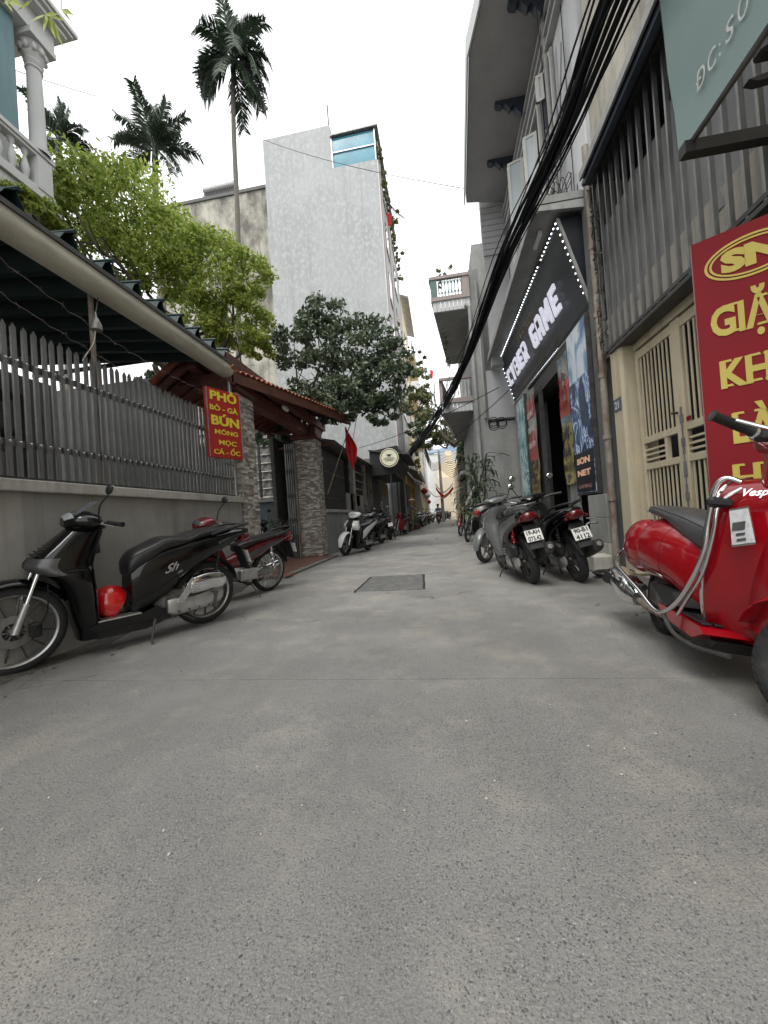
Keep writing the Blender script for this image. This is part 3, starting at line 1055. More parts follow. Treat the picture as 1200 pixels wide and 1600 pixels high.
mb = MB().lathe([(.155, 7.13), (.155, 7.2), (.125, 7.22), (.112, 7.3), (.108, 8.0), (.098, 8.50), (.12, 8.52), (.11, 8.55)], (V - .03, 5.33, 0), 'z', 20)
c_ = mb.build('column', M_palew, t)
mb = MB().lathe([(.10, 8.55), (.13, 8.62), (.11, 8.65), (.15, 8.74), (.13, 8.78), (.18, 8.88)], (V - .03, 5.33, 0), 'z', 16)
for k in range(10):
    a = k * .628
    mb.ellipsoid((V - .03 + .16 * math.cos(a), 5.33 + .16 * math.sin(a), 8.79), (.04, .04, .06), 6, 5)
mb.box(V - .24, V + .18, 5.12, 5.54, 8.89, 8.98)
mb.build('capital', M_palew, c_)
MB().box(V - .22, V + .14, -3, 5.55, 8.985, 9.32).build('entablature', M_palew, t)
mb = MB().box(-9.5, V + .3, -3, 5.64, 9.324, 9.40).box(-9.5, V + .36, -3, 5.70, 9.403, 9.46).box(-9.5, V + .40, -3, 5.76, 9.463, 9.53)
mb.build('cornice', M_palew, t)
mb = MB()
G = [[(V + .01 + .02 * math.sin(i * .9), -2 + i * .25, z) for i in range(29)] for z in (7.2, 8.2, 8.98)]
mb.shell(G, [[(1, 0, 0)] * 29] * 3, .01)
mb.build('shade_curtain', mat('teal_shade', (.12, .22, .24), .7, var=.1, scale=3, stain=(.2, .29, .30), samt=.42, sscale=2), t)
rebase(t, (-7.5, 1.5, 0))
# things in the yard, glimpsed between pickets
t = thing('storage_rack', 'dark shelf rack with pale boxes half hidden behind the picket fence', 'rack')
for yy in (1.2, 2.2, 3.2, 4.4):
    MB().box(-5.5, -5.46, yy, yy + .04, 0, 2.9).build('upright', M_steel_d, t)
for zz in (1.0, 1.7, 2.35, 2.85):
    MB().box(-5.9, -5.45, 1.2, 4.44, zz, zz + .03).build('shelf', M_steel_d, t)
for k, (yy, zz, h) in enumerate(((1.35, 2.383, .3), (1.85, 2.383, .22), (2.35, 1.733, .4), (2.9, 2.383, .33), (3.4, 2.383, .25), (3.9, 1.733, .35), (1.5, 1.033, .4), (3.6, 1.033, .3))):
    MB().box(-5.85, -5.5, yy, yy + .32, zz, zz + h, ch=.01).build('box', [M_palew, M_coping, M_corr][k % 3], t)
rebase(t, (-5.6, 2.8, 0))
t = thing('yard_end_wall', 'dark wall closing the yard behind the fence next to the gateway', 'wall')
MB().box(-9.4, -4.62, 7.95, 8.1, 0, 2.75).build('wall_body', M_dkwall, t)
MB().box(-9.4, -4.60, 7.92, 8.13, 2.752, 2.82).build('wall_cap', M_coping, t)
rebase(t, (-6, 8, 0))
t = thing('yard_backdrop', 'added dark backdrop wall under the awning seen between the pickets', 'wall')
MB().box(-9.4, -5.35, 7.6, 7.7, 0, 4.3).build('backdrop_wall', M_dkwall, t)  # added wall: hides the bright sky and darkens the gaps between pickets
rebase(t, (-7, 7.6, 0))
t = thing('yard_partition', 'pale panelled partition wall at the far side of the yard behind the fence', 'partition')
for k in range(9):
    MB().box(-6.3, -6.25, -.5 + k * .62, .07 + k * .62, 0.02, 1.9 + (k % 3) * .0).build('panel', M_dkwall, t)
rebase(t, (-6.3, 2, 0))

# --- PHO sign: a double-sided panel turned to the camera
P0 = at(330, 604, 4.75)
t = thing('food_sign', 'red hanging noodle menu sign with yellow capitals on the fence post by the gate', 'sign')
BL_, BR_, TL_, TR_ = at(328, 713, 4.55), at(379, 707, 5.02), at(319, 603, 4.55), at(371, 597, 5.02)
ux = (BR_ - BL_).normalized(); ux.z = 0; ux.normalize()
sw = (BR_ - BL_).length
sh_ = (TL_.z - BL_.z)
O_ = Vector((BL_.x, BL_.y, BL_.z))
nrm = ux.cross(Vector((0, 0, 1)))
MB().quadbox([O_, O_ + ux * sw, O_ + ux * sw + Vector((0, 0, sh_)), O_ + Vector((0, 0, sh_))], nrm * -.05).build('panel', M_signo, t)
mb = MB()
for (a, b_) in ((0, .012), (sw - .012, sw)):
    mb.quadbox([O_ + ux * a, O_ + ux * b_, O_ + ux * b_ + Vector((0, 0, sh_)), O_ + ux * a + Vector((0, 0, sh_))], nrm * .004)
mb.build('edge_strip', M_alu, t)
for (s_, x0, x1, zt, hh) in (('PHỞ', .10, .88, .975, .155), ('BÒ - GÀ', .08, .90, .765, .095), ('BÚN', .10, .92, .62, .165), ('MÓNG', .18, .86, .415, .085), ('MỌC', .28, .80, .265, .085), ('CÁ - ỐC', .12, .90, .125, .085)):
    mb = MB()
    cap = hh * sh_ * .80
    text_mb(mb, s_, cap / .72, O_ + ux * (x0 * sw) + Vector((0, 0, (zt - hh * .88) * sh_)), ux, (0, 0, 1), off=.004, ext=.002, fit=(x1 - x0) * sw, bold=cap * (.05 if hh > .1 else .022))
    mb.build('lettering', M_yel, t)
mb = MB().tube([O_ + ux * .05 + Vector((0, 0, -.02)), (-2.99, 5.30, O_.z - .02)], .012, 6).tube([O_ + ux * .3 + Vector((0, 0, sh_ * .5)), (-2.99, 5.32, O_.z + sh_ * .5)], .012, 6)
mb.build('bracket', M_steel, t)
rebase(t, O_)

# --- gateway: stone pillars, timber, tiled roof
def pillar(x0, x1, y0, y1, z1, lab):
    t = thing('gate_pillar', lab, 'pillar', 'stone clad pillars of the tiled gateway')
    MB().box(x0 + .02, x1 - .02, y0 + .02, y1 - .02, 0, z1).build('core', M_dkwall, t)
    mbs = [MB() for _ in M_stone]
    rg = np.random.default_rng(int(y0 * 10))
    z = .05
    while z < z1 - .03:
        h = rg.choice([.028, .034, .042])
        if z + h > z1: h = z1 - z
        for face in range(4):
            a, b_ = (x0, x1) if face % 2 == 0 else (y0, y1)
            c = a
            while c < b_ - .01:
                l_ = min(rg.uniform(.06, .15), b_ - c)
                if b_ - (c + l_) < .05: l_ = b_ - c
                d = rg.uniform(.0, .018)
                i = rg.choice(4, p=[.3, .3, .22, .18])
                g = .0015
                if face == 0: mbs[i].box(c + g, c + l_ - g, y0 - d + .01, y0 + .03, z + g, z + h - g)
                elif face == 2: mbs[i].box(c + g, c + l_ - g, y1 - .03, y1 + d - .01, z + g, z + h - g)
                elif face == 1: mbs[i].box(x1 - .03, x1 + d - .01, c + g, c + l_ - g, z + g, z + h - g)
                else: mbs[i].box(x0 - d + .01, x0 + .03, c + g, c + l_ - g, z + g, z + h - g)
                c += l_
        z += h
    big = MB()
    for i, q in enumerate(mbs):
        big.add(q.v, q.f, False, i)
    big.build('stone_cladding', M_stone, t, kind='stuff')
    MB().box(x0 - .06, x1 + .06, y0 - .06, y1 + .06, z1, z1 + .07, ch=.01).box(x0 - .02, x1 + .02, y0 - .02, y1 + .02, z1 + .07, z1 + .3).build('timber_capital', M_wood, t)
    return rebase(t, ((x0 + x1) / 2, (y0 + y1) / 2, 0))


pillar(-3.5, XL, 5.48, 6.0, 2.98, 'stone clad gate pillar beside the red noodle sign')
pillar(-3.53, XL, 9.2, 9.66, 2.98, 'stone clad gate pillar beside the hanging red flag')

t = thing('gate_roof', 'small terracotta tiled gateway roof on red-brown beams', 'roof')
Vx = Vector
E0, E1 = Vx((-2.90, 5.3, 3.17)), Vx((-2.17, 9.75, 3.50))      # street eave
T0, T1 = Vx((-3.52, 5.3, 3.58)), Vx((-3.30, 9.9, 3.92))     # ridge
B0, B1 = Vx((-4.2, 5.3, 3.12)), Vx((-4.55, 9.9, 3.40))     # courtyard eave
for (A0, A1, C0, C1) in ((E0, E1, T0, T1), (B0, B1, T0, T1)):
    MB().quadbox([A0, A1, C1, C0], (0, 0, -.03)).build('roof_deck', M_wood, t)
cols_, rows_ = 34, 9
tm = []
for side, (A0, A1, C0, C1) in enumerate(((E0, E1, T0, T1), (B0, B1, T0, T1))):
    big = MB()
    for i in range(cols_):
        for j in range(rows_):
            f0, f1 = i / cols_, (i + 1) / cols_
            g0, g1 = j / rows_, (j + 1.25) / rows_
            base0, base1 = A0.lerp(A1, f0), A0.lerp(A1, f1)
            top0, top1 = C0.lerp(C1, f0), C0.lerp(C1, f1)
            G = []
            for gg, lift in ((g0 - .04, .045), (min(g1, 1), .012)):
                row = []
                for q in range(6):
                    a = q / 5
                    pA, pC = base0.lerp(base1, a), top0.lerp(top1, a)
                    row.append(pA.lerp(pC, gg) + Vx((0, 0, lift + .035 * math.sin(a * math.pi) + .006 * math.sin(i * 7.1 + j * 3.3))))
                G.append(row)
            if side == 0 and j == 0:
                q = MB().shell(G, [[(0, 0, 1)] * 6] * 2, .014)
                q.build('roof_tile', M_terra, t)
            else:
                big.shell(G, [[(0, 0, 1)] * 6] * 2, .014)
    big.build('roof_tiles', M_terra, t, kind='stuff')
# ridge and near verge caps
def cap_row(A, B_, n, r, name='ridge_cap'):
    for i in range(n):
        p, q = A.lerp(B_, i / n), A.lerp(B_, (i + 1.15) / n)
        mb = MB().tube([p, p.lerp(q, .12), q], [r * 1.15, r * 1.05, r * .9], 10)
        mb.build(name, M_terra, t)
cap_row(T0 + Vx((0, -.05, .04)), T1 + Vx((0, .05, .04)), 14, .055)
cap_row(E0 + Vx((.02, -.02, .06)), T0 + Vx((0, -.02, .06)), 5, .055, 'verge_cap')
cap_row(B0 + Vx((-.02, -.02, .06)), T0 + Vx((0, -.02, .06)), 5, .055, 'verge_cap')
cap_row(E1 + Vx((.02, .02, .06)), T1 + Vx((0, .02, .06)), 6, .05, 'verge_cap')
MB().lathe([(0, .14), (.02, .11), (.015, .08), (.045, .04), (.05, 0), (0, -.02)], E1 + Vx((0, 0, .1)), 'z', 10).build('finial', M_terra, t)
MB().quadbox([E0 + Vx((.01, 0, -.13)), E1 + Vx((.01, 0, -.13)), E1 + Vx((.01, 0, .03)), E0 + Vx((.01, 0, .03))], (-.035, 0, 0)).build('fascia', M_wood, t)
for (A, B_) in ((E0, T0), (B0, T0), (E1, T1), (B1, T1)):
    MB().quadbox([A + Vx((0, 0, -.16)), B_ + Vx((0, 0, -.16)), B_ + Vx((0, 0, -.01)), A + Vx((0, 0, -.01))], (0, .04, 0)).build('bargeboard', M_wood, t)
for k in range(12):
    f = (k + .5) / 12
    A, B_, C_ = E0.lerp(E1, f), T0.lerp(T1, f), B0.lerp(B1, f)
    for q in (A, C_):
        MB().quadbox([q + Vx((0, 0, -.09)), B_ + Vx((0, 0, -.09)), B_ + Vx((0, 0, -.034)), q + Vx((0, 0, -.034))], (0, .045, 0)).build('rafter', M_wood, t)
for x, z in ((-2.98, 3.285), (-3.50, 3.285)):
    MB().box(x - .07, x + .07, 5.2, 9.95, z, z + .17).build('long_beam', M_wood, t)
for y in (5.55, 7.4, 9.35):
    MB().box(-4.0, -2.98, y, y + .1, 3.20, 3.28).build('cross_beam', M_wood, t)
    MB().box(-3.45, -3.37, y + .01, y + .09, 3.28, 3.50).build('king_post', M_wood, t)
MB().box(-3.34, -3.12, 6.02, 9.18, 3.05, 3.28).build('lintel_board', M_wood, t)
MB().ellipsoid((-2.93, 7.3, 3.20), (.03, .17, .06), 12, 8).build('lamp_cover', M_lett, t)
rebase(t, (-3.25, 7.5, 3.28))
# apron, threshold and yard beyond the gate
o = MB()
nT = 0
for i in range(7):
    for j in range(11):
        x0, y0 = -3.95 + i * .2, 6.02 + j * .29
        if x0 > -2.75 - (j / 11) * .1: continue
        o.quadbox([(x0, y0, .015), (x0 + .195, y0, .015), (x0 + .195, y0 + .285, .015), (x0, y0 + .285, .015)], (0, 0, .028))
tag(o.build('tiled_apron', M_tilered), kind='structure')
tag(MB().box(-4.5, -2.6, 6.0, 9.2, -.01, .036).build('apron_base', M_dirt), kind='structure')
t = thing('folding_gate', 'dark folding steel gate pushed open against the far gate pillar', 'gate')
for k in range(9):
    f = k / 8
    x, y = -3.50 - .22 * f, 9.06 - .05 * (k % 2)
    MB().box(x - .012, x + .012, y - .02, y + .01, .06, 2.85).build('slat', M_steel, t)
for zz in (.5, .9, 1.5, 2.1, 2.6):
    mb = MB()
    for k in range(8):
        x = -3.50 - .22 * k / 8
        mb.tube([(x, 9.0, zz), (x - .027, 9.0, zz + .12)], .007, 4).tube([(x, 8.99, zz + .12), (x - .027, 8.99, zz)], .007, 4)
    mb.build('lattice', M_steel_d, t)
MB().box(-3.49, -3.455, 9.0, 9.08, .05, 2.9).build('stile', M_pipe, t)
rebase(t, (-3.78, 9.05, .04))
t = thing('yard_shed', 'dim courtyard wall of slate bricks under grey corrugated sheets seen through the gateway', 'shed')
MB().box(-9, -3.6, 11.5, 11.7, 0, 1.62).build('brick_base', M_brickd, t)
MB().box(-9, -3.6, 11.44, 11.72, 1.622, 1.76).build('sill', M_shade, t)
for k in range(9):
    z0 = 1.80 + k * .27
    G = []
    for zz, yy in ((z0, 11.50), (z0 + .25, 11.58)):
        G.append([(-9 + i * .06, yy + .018 * math.sin(i * 1.8), zz) for i in range(91)])
    MB().shell(G, [[(0, -1, 0)] * 91] * 2, .006).build('louvre', M_corr, t)
for x in (-8.2, -6.9, -5.6, -4.6, -3.9):
    MB().box(x, x + .07, 11.40, 11.46, 1.77, 4.25).build('mullion', M_steel_d, t)
MB().box(-9, -3.6, 11.7, 13, 4.26, 4.35).build('roof', M_dark, t)
MB().box(-3.75, -3.6, 9.7, 11.49, 0, 3.0).build('side_wall', M_dkwall, t)
rebase(t, (-6, 12, 0))

# --- red flag on a slanted pole by the eave
t = thing('red_flag', 'red flag hanging limp from the gateway eave', 'flag')
MB().tube([(-2.9, 9.72, 1.6), (-2.22, 9.95, 3.42)], .013, 6).build('flagpole', M_pipe, t)
G = []
for i in range(15):
    f = i / 14
    w = .02 + .36 * min(1, f * 1.7) * (1 if f < .45 else 1 - (f - .45) * 1.05)
    row = []
    for j in range(13):
        g = j / 12
        x = -2.36 + .10 * f + (g - .35) * w + .015 * math.sin(g * 19 + f * 4)
        row.append((x, 9.98 + .035 * math.sin(g * 17 + f * 3), 3.36 - 1.02 * f * (1 - .12 * math.sin(g * 9)) - .06 * g))
    G.append(row)
MB().shell(G, [[(0, -1, 0)] * 13] * 15, .004).build('cloth', M_flag, t)
rebase(t, (-2.9, 9.72, 1.5))

# --- shack after the gate
t = thing('lean_to_shack', 'ramshackle lean-to with rusty grilles and thin metal roof beyond the stone pillar', 'shack')
MB().box(-3.2, XL, 9.68, 12.6, 0, 1.12).build('low_wall', M_shade, t)
MB().box(-3.24, -2.93, 9.68, 12.6, 1.122, 1.20).build('sill', M_coping, t)
MB().box(-3.2, XL, 12.0, 12.6, 1.203, 1.75).build('wall_stub', M_shade, t)
stw = mat('peeling_plaster', (.30, .285, .255), .92, var=.2, scale=5, bump=.5, stain=(.09, .08, .07), samt=.47, sscale=3.2, sstretch=(1, 1, .45), sharp=.06)
MB().box(-3.15, -2.9, 12.62, 16.6, 0, 1.75).build('peeling_wall', stw, t)
for y in (12.62, 14.6, 15.9):
    MB().box(-3.0, -2.84, y, y + .3, 0, 2.95).build('pillar', stw, t)
for k in range(26):
    y = 9.75 + k * .085
    MB().box(-2.99, -2.97, y, y + .016, 1.21, 2.75).build('grille_bar', M_steel_d, t)
for zz in (1.5, 2.2, 2.73):
    MB().box(-3.0, -2.965, 9.72, 11.95, zz, zz + .03).build('grille_rail', M_steel_d, t)
MB().box(-3.12, -3.08, 9.72, 11.95, 1.21, 2.5).build('mesh_sheet', M_shade, t)
for k in range(14):
    y = 12.95 + k * .12
    MB().box(-2.95, -2.935, y, y + .02, 1.76, 2.9).build('grille_bar', M_steel_d, t)
for zz in (1.95, 2.25, 2.55):
    MB().box(-2.935, -2.91, 12.9, 14.6, zz, zz + .03).build('grille_rail', M_pipeg, t)
MB().box(-3.3, -3.2, 12.9, 16.5, 1.75, 3.0).build('dark_board', M_dark, t)
MB().box(-2.93, -2.9, 13.0, 13.7, 1.35, 1.72).build('red_panel', M_dred, t)
G = []
for i, (xx, zz) in enumerate(((-2.62, 2.98), (-3.4, 3.16), (-4.4, 3.36))):
    G.append([(xx, 9.75 + k * .06, zz + .015 * math.sin(k * 2.1) - .03 * math.sin(k * .05)) for k in range(116)])
MB().shell(G, [[(0, 0, 1)] * 116] * 3, .01).build('roof_sheet', M_corr, t)
for y in (9.8, 11.5, 13.2, 15, 16.5):
    MB().box(-4.2, -2.66, y, y + .05, 2.88, 2.94).build('roof_batten', M_wood, t)
MB().box(-4.4, -4.3, 9.7, 16.6, 0, 3.2).build('back_wall', M_dkwall, t)
MB().tube([(-2.8, 14.4, 0), (-2.75, 14.3, 2.6)], .02, 6).build('leaning_pole', M_pipe, t)
rebase(t, (-3.0, 13, 0))

# --- coffee kiosk
def shopfront_wall(name, x, y0, y1, z1, m, t):
    return MB().box(x - 3, x, y0, y1, 0, z1).build(name, m, t)
t = thing('coffee_kiosk', 'dark kiosk with boxy awning fascia and round cream coffee sign', 'kiosk')
MB().box(-4.4, -2.62, 16.65, 17.2, 0, 3.5).build('end_wall', M_dkwall, t)
c0, c1 = at(592, 707, 15.2), at(624, 700, 15.2)
MB().quadbox([(-2.7, 15.2, 3.55), (-1.55, 15.2, 3.70), (-1.45, 15.2, 3.25), (-1.75, 15.2, 2.6), (-2.7, 15.2, 2.55)], (0, 4.0, 0)).build('awning_box', M_plastic, t)
MB().quadbox([(-2.72, 15.1, 3.56), (-1.1, 15.1, 3.28), (-1.1, 19.3, 3.3), (-2.72, 19.3, 3.58)], (0, 0, .05)).build('roof_sheet', M_steel_d, t)
sc_ = at(608, 715, 15.0)
mb = MB().lathe([(0, -.05), (.37, -.05), (.37, .05), (0, .05)], (sc_.x, 15.05, sc_.z), 'y', 40)
dsc = mb.build('round_sign', mat('coffee_sign', (.62, .60, .45), .5, var=.05, emit=.12), t)
mb = MB()
for k in range(40):
    a0_, a1_ = k * 6.2832 / 40, (k + 1) * 6.2832 / 40
    q = [(sc_.x + r_ * math.cos(a), 14.992, sc_.z + r_ * math.sin(a)) for (r_, a) in ((.34, a0_), (.34, a1_), (.315, a1_), (.315, a0_))]
    mb.quadbox(q, (0, .005, 0))
mb.box(sc_.x - .1, sc_.x + .1, 14.985, 14.992, sc_.z + .1, sc_.z + .13).box(sc_.x - .06, sc_.x + .06, 14.985, 14.992, sc_.z + .05, sc_.z + .099)
for zz, n_, w0 in ((-.02, 9, .20), (-.075, 13, .24), (-.125, 11, .16)):
    for k in range(n_):
        xx = sc_.x - w0 + 2 * w0 * k / n_
        mb.box(xx, xx + 2 * w0 / n_ * rng.uniform(.45, .8), 14.987, 14.992, sc_.z + zz, sc_.z + zz + rng.uniform(.018, .034))
mb.build('sign_print', M_ink, dsc, kind='stuff')
for y in (15.25, 17.4, 19.1):
    MB().tube([(-1.9, y, 0), (-1.9, y, 2.7)], .03, 8).build('post', M_steel_d, t)
MB().box(-2.66, -2.6, 17.25, 19.4, .05, 2.5).build('shutter', M_shade, t)
MB().box(-2.58, -2.5, 17.3, 18.2, 1.9, 2.5).build('menu_board', mat('ochre_board', (.26, .19, .05), .6), t)
rebase(t, (-2.2, 17, 0))
for k, (yy, zz, c_) in enumerate(((16.9, .5, M_lett), (17.0, .8, mat('poster_blue', (.12, .16, .28), .6)), (17.05, 1.1, M_lett), (16.95, 1.35, M_creamf))):
    tag(MB().box(-2.615, -2.6, yy - .1, yy + .12, zz, zz + .24).build('notice', c_), ['lowest', 'second lowest', 'second highest', 'topmost'][k] + ' small notice pasted on the dark kiosk wall', 'notice', 'notices pasted on the kiosk wall')

# --- tall grey building
t = thing('tall_grey_building', 'tall windowless pale stucco building with teal glass roof room', 'building')
MB().box(-8.1, -4.37, 19.5, 27, 0, 21.6).build('main_block', M_stucco, t)
MB().box(-4.372, -1.98, 19.502, 29.5, 0, 19.3).build('street_block', M_stucco, t)
for k in range(7):
    z0 = 2.8 * k + 1
    MB().box(-1.98, -1.94, 19.7 + .2, 20.6, z0 + 0, z0 + 2.79).build('pink_strip', M_pink, t)
    MB().box(-1.98, -1.93, 23.0, 24.2, z0 + 0, z0 + 2.79).build('pink_strip', M_pink, t)
    if z0 > 4:
        w_ = MB().box(-1.98, -1.95, 21.2, 22.4, z0 + .8, z0 + 2.3).build('window', M_win, t)
        MB().box(-1.95, -1.90, 21.1, 22.5, z0 + .7, z0 + .8).build('sill', M_palew, w_)
        w_ = MB().box(-1.98, -1.95, 25, 26.6, z0 + .8, z0 + 2.3).build('window', M_win, t)
        MB().box(-1.95, -1.90, 24.9, 26.7, z0 + .7, z0 + .8).build('sill', M_palew, w_)
MB().box(-1.985, -1.95, 19.5, 19.62, 0, 19.25).build('corner_strip', M_palew, t)
g_ = MB().box(-4.3, -2.06, 19.56, 19.60, 19.31, 20.9).build('glass_wall', M_tealglass, t)
for x in (-4.36, -2.07):
    MB().box(x, x + .05, 19.5, 19.56, 19.305, 20.95).build('frame_post', M_alu, g_)
MB().box(-4.3, -2.08, 19.5, 19.56, 20.08, 20.13).build('frame_rail', M_alu, g_)
MB().box(-2.06, -2.02, 19.6, 27, 19.31, 20.9).build('glass_wall', M_tealglass, t)
MB().quadbox([(-4.37, 19.4, 20.93), (-1.85, 19.4, 20.98), (-1.85, 28, 20.98), (-4.37, 28, 20.93)], (0, 0, .07)).build('roof_sheet', M_alu_d, t)
MB().tube([(-4.5, 19.9, 21.6), (-4.5, 19.9, 23.1)], .035, 6).build('antenna', M_steel_d, t)
rebase(t, (-4.5, 23, 0))
# planting along its roof edge
pts = []
for k in range(26):
    y = 19.7 + k * .36
    pts.append((-1.85, y, 20.1 - .9 * abs(math.sin(k * .7)) - k * .02, .22, .25, .55, 1))
for (x, y, z) in ((-1.1, 21.5, 17.2), (-1.2, 22.5, 16.2), (-.9, 21.8, 18.2)):
    pts.append((x, y, z, .5, .4, .35, .6))
t = thing('roof_plants', 'trailing green plants spilling over the tall building roof edge', 'plants')
leaves(None, clumps(pts, 3200, rng, sub=3), .17, rng, m=M_leaf4, parent=t, name='foliage')
mb = MB()
for k in range(6):
    mb.tube([(-1.9, 20.5 + k * .3, 18.5 + k * .1), (-1.3 + .1 * k, 21 + k * .3, 17.2 + .2 * k)], .02, 4)
mb.build('stems', M_bark, t)
rebase(t, (-1.95, 22, 19.3))
tag(MB().quadbox([(-1.9, 21.8, 18.3), (-1.65, 21.9, 18.2), (-1.67, 22, 17.7), (-1.88, 21.9, 17.6)], (0, .05, 0)).build('roof_flag', M_flag), 'small red and orange flag among the tall building roof plants', 'flag')
# --- weathered yellow building and its water heater
t = thing('weathered_building', 'mould-streaked yellowish building wall behind the palm trunk', 'building')
MB().box(-15, -8.103, 19.6, 28, 0, 19.05).build('wall', M_yelwall, t)
MB().box(-15, -8.103, 19.52, 28, 19.052, 19.22).build('parapet', M_dkwall, t)
rebase(t, (-11, 24, 0))
t = thing('water_heater', 'solar water heater tank with slanted tubes on the weathered roof', 'water heater')
MB().tube([(-12.1, 20.3, 20.25), (-10.15, 20.3, 20.3)], .3, 16).build('tank', M_alu, t)
mb = MB()
for k in range(14):
    x = -11.95 + k * .13
    mb.tube([(x, 20.2, 20.1), (x + .0, 19.75, 19.35)], .03, 5)
mb.build('tubes', M_plastic, t)
for x in (-12, -10.2):
    MB().tube([(x, 20.5, 19.22), (x, 20.5, 20.1)], .025, 5).build('leg', M_alu, t)
rebase(t, (-11.1, 20.3, 19.22))

# --- trees
def branchy(mb, base, tips, r0_, rg, n=3):
    base = Vector(base)
    for tp in tips:
        tp = Vector(tp)
        P = [base]
        for i in range(1, 5):
            f = i / 5
            P.append(base.lerp(tp, f) + Vector(rg.normal(size=3)) * .09 * (tp - base).length * .5)
        P.append(tp)
        mb.tube(smooth_path(P, 3), [r0_ * (1 - .85 * i / 15) for i in range(16)], 6)
        for _ in range(n):
            k = rg.integers(2, 5)
            q = P[k]
            mb.tube([q, q + Vector(rg.normal(size=3)) * .25 + Vector((0, 0, .25)), q + Vector(rg.normal(size=3)) * .5 + Vector((0, 0, .5))], [r0_ * .3, r0_ * .2, r0_ * .08], 5)


def pixblobs(L_):
    out = []
    for (px, py, Y, rx, rz, ry, w) in L_:
        c = at(px, py, Y)
        k = Y / F_PX
        out.append((c.x, c.y, c.z, rx * k, ry, rz * k, w))
    return out


t = thing('leafy_tree', 'large tree with bright yellow-green leaves above the awning', 'tree')
B = pixblobs([(110, 300, 7.2, 95, 65, .9, 1.4), (200, 330, 7.4, 105, 85, 1, 1.7), (255, 400, 7.6, 100, 85, 1, 1.6), (330, 430, 7.8, 75, 75, .9, 1.3),
              (385, 430, 8.0, 42, 40, .6, .5), (370, 505, 8.2, 60, 48, .8, .9), (405, 540, 8.2, 30, 26, .5, .3), (310, 520, 8, 70, 50, .8, .8), (160, 420, 7.4, 110, 60, .9, 1.2), (55, 290, 6.8, 35, 40, .5, .5), (38, 312, 4.9, 32, 26, .25, .35), (92, 296, 5.9, 34, 40, .3, .45), (75, 335, 5.4, 40, 28, .3, .4)])
leaves(None, clumps(B, 40000, rng, sub=46, subr=.27), .105, rng, m=M_leaf1, parent=t, name='crown', aspect=.42, up=.1)
mb = MB()
mb.tube([(-5.2, 7.8, 0), (-5.3, 7.7, 2.2), (-5.25, 7.6, 3.6)], [.17, .14, .12], 10)
branchy(mb, (-5.25, 7.6, 3.6), [(b[0], b[1], b[2] + .2) for b in B], .07, rng)
mb.build('trunk', M_bark, t)
rebase(t, (-5.2, 7.8, 0))

t = thing('glossy_tree', 'dense tree with dark glossy oval leaves over the gate roof', 'tree')
B = pixblobs([(500, 500, 9.5, 50, 35, .6, .9), (460, 545, 9.5, 35, 40, .6, .7), (560, 540, 9.5, 72, 50, .9, 1.5), (600, 590, 9.5, 48, 62, .8, 1.2), (500, 595, 9.6, 62, 50, .8, 1.1),
              (545, 625, 9.4, 70, 36, .8, 1), (585, 640, 9.2, 52, 24, .6, .6), (478, 630, 9.8, 45, 30, .6, .5), (620, 560, 9.5, 26, 40, .5, .4), (430, 675, 10.2, 55, 28, .6, .4), (255, 600, 9.5, 50, 22, .7, .6), (330, 575, 9.8, 40, 20, .7, .5)])
leaves(None, clumps(B, 13500, rng, sub=26, subr=.30), .135, rng, m=M_leaf2, parent=t, name='crown', aspect=.48)
mb = MB()
mb.tube([(-4.2, 10.4, 0), (-4.1, 10.3, 2.0), (-3.6, 10.1, 3.3)], [.12, .10, .08], 8)
branchy(mb, (-3.6, 10.1, 3.3), [(b[0], b[1], b[2] + .2) for b in B], .05, rng)
mb.build('trunk', M_bark, t)
rebase(t, (-4.2, 10.4, 0))


